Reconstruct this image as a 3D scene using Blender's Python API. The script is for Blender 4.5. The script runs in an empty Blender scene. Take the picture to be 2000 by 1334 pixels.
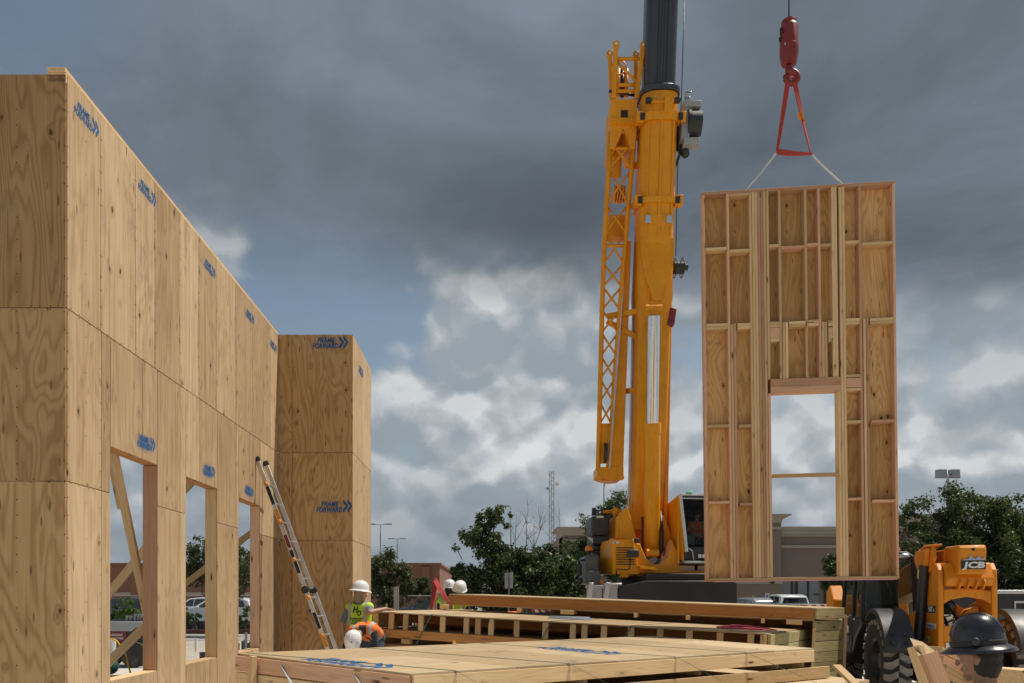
import bpy, bmesh, math, random
import numpy as np
from mathutils import Vector as V, Matrix as Mx

# ------------------------------------------------------------------ camera, sky, sun, exposure
SC = bpy.context.scene
COL = SC.collection
R = math.radians
FPX, CX, HY, CZ = 1500.0, 957.0, 1167.0, 1.55      # focal length in photo pixels, vanishing point, eye height

cam = bpy.data.cameras.new('camera')
cam_o = bpy.data.objects.new('camera', cam); COL.objects.link(cam_o)
cam.sensor_width = 36.0; cam.lens = 36.0 * FPX / 2000.0
cam.shift_x = (1000 - CX) / 2000.0
cam.shift_y = (HY - 667) / 2000.0
cam.clip_start = 0.1; cam.clip_end = 4000
cam.dof.use_dof = True; cam.dof.focus_distance = 13.0; cam.dof.aperture_fstop = 4.5
cam_o.location = (0, 0, CZ); cam_o.rotation_euler = (R(90), 0, 0)
SC.camera = cam_o

SUN_EL, SUN_AZ = 63.0, 13.0                          # azimuth counted from +X towards +Y
SUN = V((math.cos(R(SUN_EL)) * math.cos(R(SUN_AZ)), math.cos(R(SUN_EL)) * math.sin(R(SUN_AZ)), math.sin(R(SUN_EL))))
sl = bpy.data.lights.new('sun', 'SUN'); sl.energy = 4.0; sl.angle = R(0.8); sl.color = (1.0, 0.93, 0.82)
so = bpy.data.objects.new('sun', sl); COL.objects.link(so)
so.rotation_euler = SUN.to_track_quat('Z', 'Y').to_euler()

SC.view_settings.view_transform = 'Standard'; SC.view_settings.look = 'None'
SC.view_settings.gamma = 1.0; SC.view_settings.use_curve_mapping = False
SC.view_settings.exposure = 0.15
SC.render.engine = 'CYCLES'
SC.cycles.use_denoising = True
try: SC.cycles.denoiser = 'OPENIMAGEDENOISE'
except Exception: pass
SC.cycles.max_bounces = 6; SC.cycles.transparent_max_bounces = 12
SC.cycles.caustics_reflective = False; SC.cycles.caustics_refractive = False

class NT:
    """small helper for writing node graphs"""
    def __init__(s, tree): s.t = tree; s.n = tree.nodes; s.l = tree.links
    def new(s, typ, **kw):
        n = s.n.new(typ)
        for k, v in kw.items(): setattr(n, k, v)
        return n
    def put(s, node, sock, val):
        if isinstance(val, bpy.types.NodeSocket): s.l.new(val, node.inputs[sock])
        elif val is not None: node.inputs[sock].default_value = val
    def m(s, op, a, b=None, c=None, clamp=False):
        n = s.new('ShaderNodeMath', operation=op, use_clamp=clamp)
        s.put(n, 0, a)
        if b is not None: s.put(n, 1, b)
        if c is not None: s.put(n, 2, c)
        return n.outputs[0]
    def vm(s, op, a, b=None):
        n = s.new('ShaderNodeVectorMath', operation=op)
        s.put(n, 0, a)
        if b is not None: s.put(n, 1, b)
        return n.outputs[0]
    def xyz(s, x, y, z):
        n = s.new('ShaderNodeCombineXYZ'); s.put(n, 0, x); s.put(n, 1, y); s.put(n, 2, z); return n.outputs[0]
    def sep(s, v):
        n = s.new('ShaderNodeSeparateXYZ'); s.put(n, 0, v); return n.outputs
    def noise(s, v, scale, detail=3, rough=.55, dist=0.0, lac=2.0):
        n = s.new('ShaderNodeTexNoise'); s.put(n, 'Vector', v)
        s.put(n, 'Scale', scale); s.put(n, 'Detail', detail); s.put(n, 'Roughness', rough); s.put(n, 'Distortion', dist); s.put(n, 'Lacunarity', lac)
        return n.outputs['Fac']
    def voro(s, v, scale, feature='F1', rnd=1.0):
        n = s.new('ShaderNodeTexVoronoi', feature=feature); s.put(n, 'Vector', v); s.put(n, 'Scale', scale); s.put(n, 'Randomness', rnd)
        return n
    def smooth(s, v, a, b, lo=0.0, hi=1.0):
        n = s.new('ShaderNodeMapRange', interpolation_type='SMOOTHSTEP'); s.put(n, 0, v)
        s.put(n, 1, a); s.put(n, 2, b); s.put(n, 3, lo); s.put(n, 4, hi); return n.outputs[0]
    def lin(s, v, a, b, lo=0.0, hi=1.0):
        n = s.new('ShaderNodeMapRange'); s.put(n, 0, v); s.put(n, 1, a); s.put(n, 2, b); s.put(n, 3, lo); s.put(n, 4, hi); return n.outputs[0]
    def mix(s, f, a, b, mode='MIX'):
        n = s.new('ShaderNodeMix', data_type='RGBA', blend_type=mode)
        s.put(n, 0, f); 
        for i, v in ((6, a), (7, b)):
            if isinstance(v, (tuple, list)): v = tuple(v) + ((1,) if len(v) == 3 else ())
            s.put(n, i, v)
        return n.outputs[2]
    def ramp(s, f, stops):
        n = s.new('ShaderNodeValToRGB'); s.put(n, 0, f)
        el = n.color_ramp.elements
        while len(el) < len(stops): el.new(0.5)
        for e, (p, c) in zip(el, stops): e.position = p; e.color = tuple(c) + (1,)
        return n.outputs[0]

# ---- world: Nishita sky with a dark broken cloud deck above and cumulus towards the horizon
W = bpy.data.worlds.new('World'); SC.world = W; W.use_nodes = True
k = NT(W.node_tree)
for n in list(k.n): k.n.remove(n)
sky = k.new('ShaderNodeTexSky', sky_type='NISHITA', sun_disc=False)
sky.sun_elevation = R(SUN_EL); sky.sun_rotation = R(90 - SUN_AZ); sky.air_density = 1.0; sky.dust_density = 1.2; sky.ozone_density = 1.0
STR = 0.1
d = k.new('ShaderNodeTexCoord').outputs['Generated']
d = k.vm('NORMALIZE', d)
dx, dy, dz = k.sep(d)
zc = k.m('MAXIMUM', dz, 0.015)
el = k.m('ARCSINE', zc)                                        # elevation, radians
az = k.m('ARCTAN2', dx, dy)                                    # 0 straight ahead, + to the right
clear = k.vm('MULTIPLY', sky.outputs[0], (1.05 * STR, 0.95 * STR, 0.80 * STR))
# high dark deck, mapped onto a flat layer overhead
def gauss(a0, e0, ra, re):
    """soft bump in the sky round azimuth a0, elevation e0"""
    x_ = k.m('DIVIDE', k.m('SUBTRACT', az, a0), ra); y_ = k.m('DIVIDE', k.m('SUBTRACT', el, e0), re)
    return k.m('EXPONENT', k.m('MULTIPLY', k.m('ADD', k.m('MULTIPLY', x_, x_), k.m('MULTIPLY', y_, y_)), -1.0))
px_, py_ = k.m('DIVIDE', dx, k.m('MAXIMUM', zc, .08)), k.m('DIVIDE', dy, k.m('MAXIMUM', zc, .08))
dp = k.xyz(px_, py_, 3.7)
rr = k.m('SQRT', k.m('ADD', k.m('MULTIPLY', px_, px_), k.m('MULTIPLY', py_, py_)))
edge_n = k.noise(k.vm('ADD', dp, (4.1, 2.3, 0)), 0.8, 7, .52, .25)
edge = k.m('ADD', rr, k.m('MULTIPLY', k.m('SUBTRACT', edge_n, .5), 1.5))
edge = k.m('SUBTRACT', edge, k.lin(az, -.45, .65, -.15, .62))
deck = k.smooth(edge, 2.75, 1.80)
gap = k.m('ADD', gauss(-.60, .62, .17, .15), k.m('MULTIPLY', k.m('SUBTRACT', edge_n, .5), .9))
gap = k.smooth(gap, .20, .85, 0, .85)
deck = k.m('MULTIPLY', deck, k.m('SUBTRACT', 1, gap))
dtone = k.noise(k.vm('ADD', dp, (1.3, 7.7, 0)), 0.50, 5, .48, .3)
dtone2 = k.noise(k.vm('ADD', dp, (9.3, 1.7, 0)), 1.5, 6, .6, .3)
dt = k.m('ADD', k.m('MULTIPLY', dtone, .62), k.m('MULTIPLY', dtone2, .38))
dt = k.m('SUBTRACT', dt, k.m('MULTIPLY', gauss(-.02, .48, .34, .10), .085))
dt = k.m('ADD', dt, k.lin(el, .50, .80, 0, .06))
deck_c = k.ramp(dt, [(0.34, (.072, .089, .107)), (0.45, (.100, .123, .149)), (0.55, (.138, .170, .207)), (0.70, (.22, .265, .32))])
# cumulus seen from the side: soft billows in azimuth / elevation, lit from above
cv = k.xyz(az, k.m('MULTIPLY', el, 1.25), 0.0)
w1 = k.new('ShaderNodeTexNoise'); k.put(w1, 'Vector', cv); k.put(w1, 'Scale', 8.0); k.put(w1, 'Detail', 5); k.put(w1, 'Roughness', .6)
cvw = k.vm('ADD', cv, k.vm('MULTIPLY', k.vm('SUBTRACT', w1.outputs['Color'], (.5, .5, .5)), (.07, .07, 0)))
def billow(v):
    acc = None
    for sc_, am in ((5.5, .44), (12.0, .30), (27.0, .18)):
        n_ = k.new('ShaderNodeTexVoronoi', feature='SMOOTH_F1', voronoi_dimensions='2D'); k.put(n_, 'Vector', v); k.put(n_, 'Scale', sc_); k.put(n_, 'Smoothness', .8)
        q = k.m('MULTIPLY', k.m('SUBTRACT', .6, n_.outputs['Distance']), am)
        acc = q if acc is None else k.m('ADD', acc, q)
    return acc
def dens(v):
    return k.m('ADD', k.m('MULTIPLY', k.noise(k.vm('ADD', v, (3.1, 5.2, 0)), 4.2, 7, .56), .62), k.m('MULTIPLY', billow(v), .62))
c0 = dens(cvw); c1 = dens(k.vm('ADD', cvw, (.006, .030, 0)))
env = k.m('ADD', k.m('MULTIPLY', gauss(.03, .25, .26, .16), .32), k.m('MULTIPLY', gauss(.58, .30, .16, .07), .14))
env = k.m('ADD', env, k.m('MULTIPLY', gauss(-.20, .37, .16, .10), -.20))
env = k.m('ADD', env, k.m('MULTIPLY', gauss(-.34, .42, .10, .05), .10))
env = k.m('ADD', env, k.m('MULTIPLY', gauss(-.54, .63, .22, .16), -.22))
cov = k.m('ADD', k.m('ADD', c0, env), k.lin(el, .50, .10, -.03, .05))
cm = k.smooth(cov, .39, .52)
shade = k.lin(k.m('SUBTRACT', c0, c1), -.06, .085, 0, 1)
soft = k.noise(k.vm('ADD', cvw, (8.2, 1.1, 0)), 3.6, 6, .52)
lit = k.m('ADD', k.m('MULTIPLY', shade, .60), k.m('MULTIPLY', k.m('SUBTRACT', soft, .27), .80))
lit = k.m('ADD', lit, k.m('MULTIPLY', gauss(.06, .28, .24, .14), .10))
cum_c = k.ramp(lit, [(0.06, (.235, .274, .313)), (0.34, (.285, .328, .368)), (0.56, (.360, .398, .428)), (0.78, (.475, .503, .522)), (0.97, (.63, .65, .66))])
haze = k.smooth(el, .17, .0, 0, .8)
cum_c = k.mix(haze, cum_c, (.215, .258, .305))
clear = k.mix(k.smooth(el, .30, .02, 0, .70), clear, (.205, .262, .325))
c = k.mix(cm, clear, cum_c)
c = k.mix(deck, c, deck_c)
# below the horizon: plain dull ground tone
c = k.mix(k.smooth(dz, -.005, -.03), c, (.20, .18, .155))
bg = k.new('ShaderNodeBackground'); k.put(bg, 0, c); k.put(bg, 1, 1.0)
out = k.new('ShaderNodeOutputWorld'); k.l.new(bg.outputs[0], out.inputs[0])

# ------------------------------------------------------------------ helpers
def P(px, py, Y):
    """world point at depth Y behind photo pixel (px, py)"""
    return V(((px - CX) * Y / FPX, Y, CZ + (HY - py) * Y / FPX))

def link(o, parent=None):
    COL.objects.link(o)
    if parent is not None: o.parent = parent
    return o

def tag(o, label=None, cat=None, group=None, kind=None):
    if label: o['label'] = label
    if cat: o['category'] = cat
    if group: o['group'] = group
    if kind: o['kind'] = kind
    return o

def thing(name, label, cat, M=None, group=None):
    o = bpy.data.objects.new(name, None); o.empty_display_size = .2
    if M is not None: o.matrix_basis = M
    return tag(link(o), label, cat, group, 'thing')

def T(loc, rz=0.0, rx=0.0, ry=0.0):
    return Mx.Translation(V(loc)) @ Mx.Rotation(rz, 4, 'Z') @ Mx.Rotation(ry, 4, 'Y') @ Mx.Rotation(rx, 4, 'X')

def frame(o, x, z):
    """matrix with given origin, x axis and approximate z axis"""
    x = V(x).normalized(); z = V(z); z = (z - x * z.dot(x)).normalized(); y = z.cross(x)
    m = Mx((x, y, z)).transposed().to_4x4(); m.translation = V(o); return m

class MB:
    def __init__(s): s.v = []; s.f = []; s.mi = []; s.cur = 0
    def add(s, vs, fs):
        b = len(s.v); s.v += [tuple(p) for p in vs]
        for f in fs: s.f.append(tuple(i + b for i in f)); s.mi.append(s.cur)
        return s
    def box(s, x0, x1, y0, y1, z0, z1):
        vs = [(x, y, z) for x in (x0, x1) for y in (y0, y1) for z in (z0, z1)]
        return s.add(vs, [(0, 1, 3, 2), (4, 6, 7, 5), (0, 4, 5, 1), (2, 3, 7, 6), (0, 2, 6, 4), (1, 5, 7, 3)])
    def beam(s, a, b, w, h=None, up=(0, 0, 1)):
        a, b = V(a), V(b); h = h or w
        x = (b - a).normalized(); u = V(up)
        if abs(x.dot(u)) > .98: u = V((0, 1, 0))
        y = u.cross(x).normalized() * w / 2; z = x.cross(y.normalized()) * h / 2
        vs = [p + sy * y + sz * z for p in (a, b) for sy in (-1, 1) for sz in (-1, 1)]
        return s.add(vs, [(0, 1, 3, 2), (4, 6, 7, 5), (0, 4, 5, 1), (2, 3, 7, 6), (0, 2, 6, 4), (1, 5, 7, 3)])
    def tube(s, a, b, r0, r1=None, n=10, cap=True):
        a, b = V(a), V(b); r1 = r0 if r1 is None else r1
        x = (b - a).normalized(); u = V((0, 0, 1)) if abs(x.z) < .9 else V((1, 0, 0))
        y = u.cross(x).normalized(); z = x.cross(y)
        vs = []
        for p, r in ((a, r0), (b, r1)):
            for i in range(n):
                t = 2 * math.pi * i / n; vs.append(p + (y * math.cos(t) + z * math.sin(t)) * r)
        fs = [(i, (i + 1) % n, n + (i + 1) % n, n + i) for i in range(n)]
        if cap: fs += [tuple(range(n - 1, -1, -1)), tuple(range(n, 2 * n))]
        return s.add(vs, fs)
    def path(s, pts, r, n=6, closed=False):
        pts = [V(p) for p in pts]; m = len(pts); vs = []; prev = None
        for i, p in enumerate(pts):
            if closed: t = pts[(i + 1) % m] - pts[i - 1]
            else: t = pts[min(i + 1, m - 1)] - pts[max(i - 1, 0)]
            t.normalize()
            if prev is None:
                u = V((0, 0, 1)) if abs(t.z) < .9 else V((1, 0, 0)); y = u.cross(t).normalized()
            else: y = (prev - t * prev.dot(t)).normalized()
            prev = y; z = t.cross(y)
            rad = r[i] if isinstance(r, (list, tuple)) else r
            for j in range(n):
                a = 2 * math.pi * j / n; vs.append(p + (y * math.cos(a) + z * math.sin(a)) * rad)
        fs = []
        for i in range(m if closed else m - 1):
            i2 = (i + 1) % m
            for j in range(n):
                fs.append((i * n + j, i * n + (j + 1) % n, i2 * n + (j + 1) % n, i2 * n + j))
        if not closed: fs += [tuple(range(n - 1, -1, -1)), tuple(range((m - 1) * n, m * n))]
        return s.add(vs, fs)
    def prism(s, pts, vec):
        vec = V(vec); n = len(pts); pts = [V(p) for p in pts]
        vs = pts + [p + vec for p in pts]
        fs = [tuple(range(n - 1, -1, -1)), tuple(range(n, 2 * n))] + [(i, (i + 1) % n, n + (i + 1) % n, n + i) for i in range(n)]
        return s.add(vs, fs)
    def loft(s, rings, cap=True, closed=True):
        n = len(rings[0]); vs = [p for r in rings for p in r]; fs = []
        for i in range(len(rings) - 1):
            for j in range(n if closed else n - 1):
                fs.append((i * n + j, i * n + (j + 1) % n, (i + 1) * n + (j + 1) % n, (i + 1) * n + j))
        if cap: fs += [tuple(range(n - 1, -1, -1)), tuple(range((len(rings) - 1) * n, len(rings) * n))]
        return s.add(vs, fs)
    def lathe(s, prof, c=(0, 0, 0), n=20, sx=1.0, sy=1.0, M=None, cap=True):
        c = V(c); rings = []
        for r, z in prof:
            ring = []
            for i in range(n):
                a = 2 * math.pi * i / n; p = V((r * sx * math.cos(a), r * sy * math.sin(a), z))
                if M is not None: p = M @ p
                ring.append(c + p)
            rings.append(ring)
        return s.loft(rings, cap)
    def sphere(s, c, r, n=12, M=None):
        if not isinstance(r, (tuple, list)): r = (r, r, r)
        m = max(6, n // 2 + 2); c = V(c); rings = []
        for i in range(m + 1):
            t = math.pi * i / m; q = max(math.sin(t), 1e-3); ring = []
            for j in range(n):
                a = 2 * math.pi * j / n; p = V((r[0] * q * math.cos(a), r[1] * q * math.sin(a), -r[2] * math.cos(t)))
                if M is not None: p = M @ p
                ring.append(c + p)
            rings.append(ring)
        return s.loft(rings)
    def build(s, name, mats, parent=None, M=None, smooth=False, bevel=0.0, seg=2, kind=None, fix=True):
        me = bpy.data.meshes.new(name); me.from_pydata([tuple(p) for p in s.v], [], s.f)
        if not isinstance(mats, (list, tuple)): mats = [mats]
        for m in mats: me.materials.append(m)
        if len(mats) > 1: me.polygons.foreach_set('material_index', s.mi)
        if fix:
            bm = bmesh.new(); bm.from_mesh(me); bmesh.ops.recalc_face_normals(bm, faces=bm.faces); bm.to_mesh(me); bm.free()
        me.polygons.foreach_set('use_smooth', [bool(smooth)] * len(me.polygons))
        o = bpy.data.objects.new(name, me); link(o, parent)
        if M is not None: o.matrix_basis = M
        if bevel:
            b = o.modifiers.new('bevel', 'BEVEL'); b.width = bevel; b.segments = seg; b.limit_method = 'ANGLE'; b.angle_limit = R(35)
        if smooth == 'auto' or bevel:
            me.polygons.foreach_set('use_smooth', [True] * len(me.polygons))
            try: me.set_sharp_from_angle(angle=R(38))
            except Exception: pass
        if kind: o['kind'] = kind
        return o

_bc = {}
def board_mesh(l, w, h, mat, ch=.003):
    key = (round(l, 3), round(w, 3), round(h, 3), mat.name, ch)
    if key in _bc: return _bc[key]
    bm = bmesh.new(); bmesh.ops.create_cube(bm, size=1.0)
    for v in bm.verts: v.co = (v.co.x * l, v.co.y * w, v.co.z * h)
    if ch: bmesh.ops.bevel(bm, geom=list(bm.edges), offset=min(ch, min(l, w, h) * .2), segments=1, affect='EDGES')
    me = bpy.data.meshes.new('board'); bm.to_mesh(me); bm.free(); me.materials.append(mat)
    _bc[key] = me; return me

def board(name, parent, a, b, w, h, mat, up=(0, 0, 1), ch=.003):
    """a length of timber from a to b, w across, h along 'up'; grain follows its length"""
    a, b = V(a), V(b); x = b - a; u = V(up)
    if abs(x.normalized().dot(u)) > .98: u = V((0, 1, 0))
    o = bpy.data.objects.new(name, board_mesh(x.length, w, h, mat, ch))
    o.matrix_basis = frame((a + b) / 2, x, u)
    return link(o, parent)

def sheet(name, parent, o, ex, ez, w, h, th, mat, ch=.0015):
    """a plywood sheet: lower left corner o, width along ex, height along ez (grain along ez), thickness behind"""
    M = frame(o, ex, ez); key = ('sheet', round(w, 3), round(h, 3), th, mat.name)
    if key not in _bc:
        me = board_mesh(w, th, h, mat, ch).copy(); me.transform(Mx.Translation((w / 2, th / 2, h / 2))); _bc[key] = me
    ob = bpy.data.objects.new(name, _bc[key]); ob.matrix_basis = M
    return link(ob, parent)

def text_mesh(body, size, shear=0.0, bold=0.0, space=1.0, align='LEFT'):
    cu = bpy.data.curves.new('t', 'FONT'); cu.body = body; cu.size = size; cu.shear = shear; cu.offset = bold; cu.space_character = space
    cu.align_x = align; cu.resolution_u = 2
    o = bpy.data.objects.new('t', cu); COL.objects.link(o)
    dg = bpy.context.evaluated_depsgraph_get()
    me = bpy.data.meshes.new_from_object(o.evaluated_get(dg))
    bpy.data.objects.remove(o); bpy.data.curves.remove(cu)
    return me

def lettering(name, parent, M, lines, mat, extra=None):
    """flat lettering in the local XY plane of M. lines: (text, size, x, y, shear, bold[, width])"""
    bm = bmesh.new()
    for ln in lines:
        body, size, x, y, sh, bo = ln[:6]
        me = text_mesh(body, size, sh, bo)
        xs = [v.co.x for v in me.vertices]; x0, x1 = min(xs), max(xs)
        sc = (ln[6] / (x1 - x0)) if len(ln) > 6 else 1.0
        me.transform(Mx.Translation((x, y, 0)) @ Mx.Diagonal((sc, 1, 1, 1)) @ Mx.Translation((-x0, 0, 0)))
        bm.from_mesh(me); bpy.data.meshes.remove(me)
    for poly in extra or []:
        bm.faces.new([bm.verts.new((p[0], p[1], 0)) for p in poly])
    me = bpy.data.meshes.new(name); bm.to_mesh(me); bm.free(); me.materials.append(mat)
    o = bpy.data.objects.new(name, me); o.matrix_basis = M
    return link(o, parent)

# ------------------------------------------------------------------ materials
MATS = {}
def mat(name):
    m = bpy.data.materials.new(name); m.use_nodes = True; MATS[name] = m
    k = NT(m.node_tree); b = k.n['Principled BSDF']
    return m, k, b

def simple(name, col, rough=.6, metal=0.0, var=.12, scale=6.0, coat=0.0, spec=.5, bump=0.0, dirt=None, streak=0.0):
    m, k, b = mat(name)
    co = k.new('ShaderNodeTexCoord').outputs['Object']
    n = k.noise(co, scale, 5, .6); n2 = k.noise(co, scale * 7, 3, .6)
    f = k.m('ADD', k.m('MULTIPLY', n, .7), k.m('MULTIPLY', n2, .3))
    lo = tuple(c * (1 - var) for c in col); hi = tuple(min(c * (1 + var), 1) for c in col)
    c = k.ramp(f, [(.3, lo), (.7, hi)])
    if dirt:
        dn = k.noise(k.vm('MULTIPLY', co, (1, 1, .5)), scale * .6, 7, .7)
        c = k.mix(k.smooth(dn, .52, .72, 0, dirt[3]), c, dirt[:3])
    if streak:
        sn = k.noise(k.vm('MULTIPLY', co, (9, 9, .35)), 1.0, 4, .6); c = k.mix(k.smooth(sn, .55, .75, 0, streak), c, tuple(q * .35 for q in col))
    k.put(b, 'Base Color', c)
    k.put(b, 'Roughness', k.lin(n, .3, .7, max(rough - .08, .02), min(rough + .08, 1)))
    k.put(b, 'Metallic', metal); k.put(b, 'Coat Weight', coat); k.put(b, 'Coat Roughness', .12); k.put(b, 'Specular IOR Level', spec)
    if bump:
        bn = k.new('ShaderNodeBump'); k.put(bn, 'Strength', bump); k.put(bn, 'Distance', .01); k.put(bn, 'Height', n2); k.l.new(bn.outputs[0], b.inputs['Normal'])
    return m

def wood(name, light, dark, knot=(.10, .045, .02), axis=0, ring=9.0, rings=1.0, knots=1.0, fine=1.0, grey=.25, ply=False, lines=42.0, thin=1):
    """softwood: growth-ring contours, fine grain, knots, weather stains; each piece shifted and toned by its random"""
    m, k, b = mat(name)
    co = k.new('ShaderNodeTexCoord').outputs['Object']
    oi = k.new('ShaderNodeObjectInfo'); rnd = oi.outputs['Random']
    off = k.xyz(k.m('MULTIPLY', rnd, 37.0), k.m('MULTIPLY', rnd, 83.0), k.m('MULTIPLY', rnd, 59.0))
    p = k.vm('ADD', co, off)
    s_ring = [ring] * 3; s_ring[axis] = ring * (.20 if ply else .06)
    s_fine = [95.0] * 3; s_fine[axis] = 1.6
    s_kn = [5.2] * 3; s_kn[axis] = 3.0
    if not ply: s_kn = [9.0] * 3; s_kn[axis] = 2.6
    else: s_kn[thin] = 0.0
    # knots first, they bend the rings
    kp = k.vm('ADD', k.vm('MULTIPLY', p, tuple(s_kn)), k.vm('MULTIPLY', k.xyz(k.noise(p, 9, 2), k.noise(p, 8, 2), k.noise(p, 7, 2)), (.16, .16, .16)))
    vo = k.voro(kp, 1.0); dist = vo.outputs['Distance']
    keep = k.m('GREATER_THAN', k.sep(vo.outputs['Color'])[0], 1 - (.36 if ply else .6) * knots)
    kn = k.m('MULTIPLY', k.smooth(dist, .115 if ply else .16, .06), keep)
    halo = k.m('MULTIPLY', k.smooth(dist, .30, .07), keep)
    rn = k.noise(k.vm('MULTIPLY', p, tuple(s_ring)), .30 if ply else 1.0, 2.6 if ply else 1.5, .42, .55 if ply else .1)
    rn = k.m('ADD', rn, k.m('MULTIPLY', halo, .05))
    ph = k.m('MULTIPLY', rn, lines)
    line = k.m('ADD', k.m('MULTIPLY', k.m('SINE', ph), .5), .5)
    line = k.m('POWER', line, 2.0)
    fg = k.noise(k.vm('MULTIPLY', p, tuple(s_fine)), 1.0, 2, .6)
    s_st = [26.0] * 3; s_st[axis] = .55
    fs = k.noise(k.vm('MULTIPLY', p, tuple(s_st)), 1.0, 3, .6)
    f = k.m('ADD', k.m('MULTIPLY', line, .40 * rings), k.m('ADD', k.m('MULTIPLY', k.m('SUBTRACT', fg, .40), 1.0 * fine), k.m('MULTIPLY', k.m('SUBTRACT', fs, .45), 1.3 * fine)))
    tone = k.noise(p, 1.1 if ply else .8, 3, .5)
    f = k.m('ADD', f, k.m('MULTIPLY', k.m('SUBTRACT', tone, .5), .8), clamp=True)
    c = k.mix(f, light, dark)
    # each piece its own tone
    t = k.lin(rnd, 0, 1, .72, 1.15)
    c = k.vm('MULTIPLY', c, k.xyz(t, k.m('POWER', t, 1.15), k.m('POWER', t, 1.35)))
    c = k.mix(k.m('MULTIPLY', halo, .38), c, tuple(a * .62 for a in dark))
    c = k.mix(kn, c, knot)
    s_da = [15.0] * 3; s_da[axis] = 3.0
    if ply: s_da[thin] = 0.0
    vd = k.voro(k.vm('MULTIPLY', p, tuple(s_da)), 1.0)
    dash = k.m('MULTIPLY', k.smooth(vd.outputs['Distance'], .19, .08), k.m('GREATER_THAN', k.sep(vd.outputs['Color'])[1], 1 - .16 * knots))
    c = k.mix(k.m('MULTIPLY', dash, .8), c, (.13, .065, .03))
    gst = [1.6] * 3; gst[axis] = .8
    g = k.noise(k.vm('MULTIPLY', p, tuple(gst)), 2.4, 8, .72, .5)
    c = k.mix(k.smooth(g, .56, .74, 0, grey), c, (.17, .145, .12))
    sm = k.noise(k.vm('MULTIPLY', p, (2.6, 2.6, 7.0) if ply else (3, 3, 3)), 1.6, 9, .78, .2)
    c = k.mix(k.smooth(sm, .665, .71, 0, grey * 1.1), c, (.075, .06, .05))
    k.put(b, 'Base Color', c); k.put(b, 'Roughness', .74); k.put(b, 'Specular IOR Level', .25)
    bn = k.new('ShaderNodeBump'); k.put(bn, 'Strength', .12); k.put(bn, 'Distance', .003)
    k.put(bn, 'Height', k.m('SUBTRACT', k.m('MULTIPLY', fg, .5), k.m('ADD', k.m('MULTIPLY', line, .25), kn))); k.l.new(bn.outputs[0], b.inputs['Normal'])
    return m

PLY = wood('plywood_light', (.56, .408, .248), (.335, .208, .108), axis=2, ring=6.5, rings=.6, knots=.95, fine=1.25, grey=.6, ply=True, lines=95)
PLYF = wood('plywood_figured', (.70, .43, .185), (.41, .20, .06), axis=2, ring=7.0, rings=1.2, knots=1.7, fine=.5, grey=.38, ply=True, lines=150)
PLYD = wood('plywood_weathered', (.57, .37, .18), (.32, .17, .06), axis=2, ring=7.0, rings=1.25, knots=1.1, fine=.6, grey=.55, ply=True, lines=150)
PLYT = wood('plywood_top', (.53, .405, .25), (.35, .245, .135), axis=0, ring=6.0, rings=.4, knots=.5, fine=1.0, grey=.75, ply=True, lines=70, thin=2)
PINE = wood('pine_lumber', (.74, .53, .29), (.52, .315, .14), axis=0, ring=16, rings=.75, knots=1.0, fine=.7)
PINK = wood('pinkish_lumber', (.70, .425, .265), (.48, .24, .13), axis=0, ring=16, rings=.75, knots=1.0, fine=.7)
FIR = wood('fir_beam', (.58, .285, .10), (.38, .155, .045), axis=0, ring=14, rings=.75, knots=.8, fine=.6, grey=.2)
TREATED = wood('treated_lumber', (.56, .48, .25), (.33, .255, .11), axis=0, ring=16, rings=1.1, knots=.8, fine=.7, grey=.4)

ORANGE = simple('crane_orange_paint', (.78, .32, .006), .42, var=.10, scale=1.2, coat=.08, spec=.35, dirt=(.30, .11, .012, .50), streak=.35)
TORANGE = simple('loader_orange_paint', (.70, .25, .010), .46, var=.10, scale=2.2, coat=.05, spec=.35, dirt=(.26, .11, .04, .65), streak=.35)
BLACKP = simple('black_paint', (.022, .023, .027), .42, var=.2, scale=2)
CHAR = simple('charcoal_paint', (.045, .05, .058), .45, var=.15, scale=2)
BOOMK = simple('dark_boom_paint', (.035, .037, .045), .28, var=.12, scale=1, coat=.3)
GREYP = simple('grey_paint', (.36, .38, .40), .5, var=.1, scale=3, dirt=(.12, .11, .1, .4))
STEEL = simple('bare_steel', (.55, .56, .58), .32, 1.0, .12, 5)
CHROME = simple('chrome_rod', (.78, .79, .82), .16, 1.0, .05, 2)
ALU = simple('aluminium', (.62, .62, .62), .38, .85, .1, 8)
RUBBER = simple('tyre_rubber', (.035, .033, .031), .85, var=.3, scale=7, bump=.3, dirt=(.15, .13, .11, .7))
PLASTK = simple('black_plastic', (.03, .032, .036), .5, var=.2, scale=4, dirt=(.09, .085, .08, .25))
RED = simple('red_paint', (.20, .026, .024), .45, var=.2, scale=9, dirt=(.10, .02, .02, .5))
REDW = simple('red_webbing', (.40, .045, .036), .8, var=.25, scale=25, bump=.4)
WEBW = simple('white_webbing', (.62, .60, .56), .8, var=.15, scale=20)
WHITE = simple('white_paint', (.74, .74, .73), .4, var=.06, scale=3)
WHITEPL = simple('white_helmet_plastic', (.78, .78, .78), .28, var=.05, scale=9, coat=.3, dirt=(.35, .33, .3, .25))
BLKHEL = simple('black_helmet_plastic', (.016, .017, .024), .30, var=.2, scale=12, coat=.12, dirt=(.06, .06, .065, .5))
LIME = simple('lime_vest_fabric', (.50, .76, .035), .8, var=.12, scale=10, bump=.3)
ORV = simple('orange_vest_fabric', (.85, .20, .02), .8, var=.12, scale=10, bump=.3)
REFL = simple('reflective_tape', (.42, .42, .43), .45, var=.1, scale=14)
NAVY = simple('dark_clothing', (.035, .04, .055), .9, var=.25, scale=12, bump=.3)
GREYS = simple('grey_shirt', (.17, .19, .22), .9, var=.2, scale=12, bump=.3)
DENIM = simple('denim', (.06, .08, .12), .9, var=.25, scale=14, bump=.3)
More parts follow.
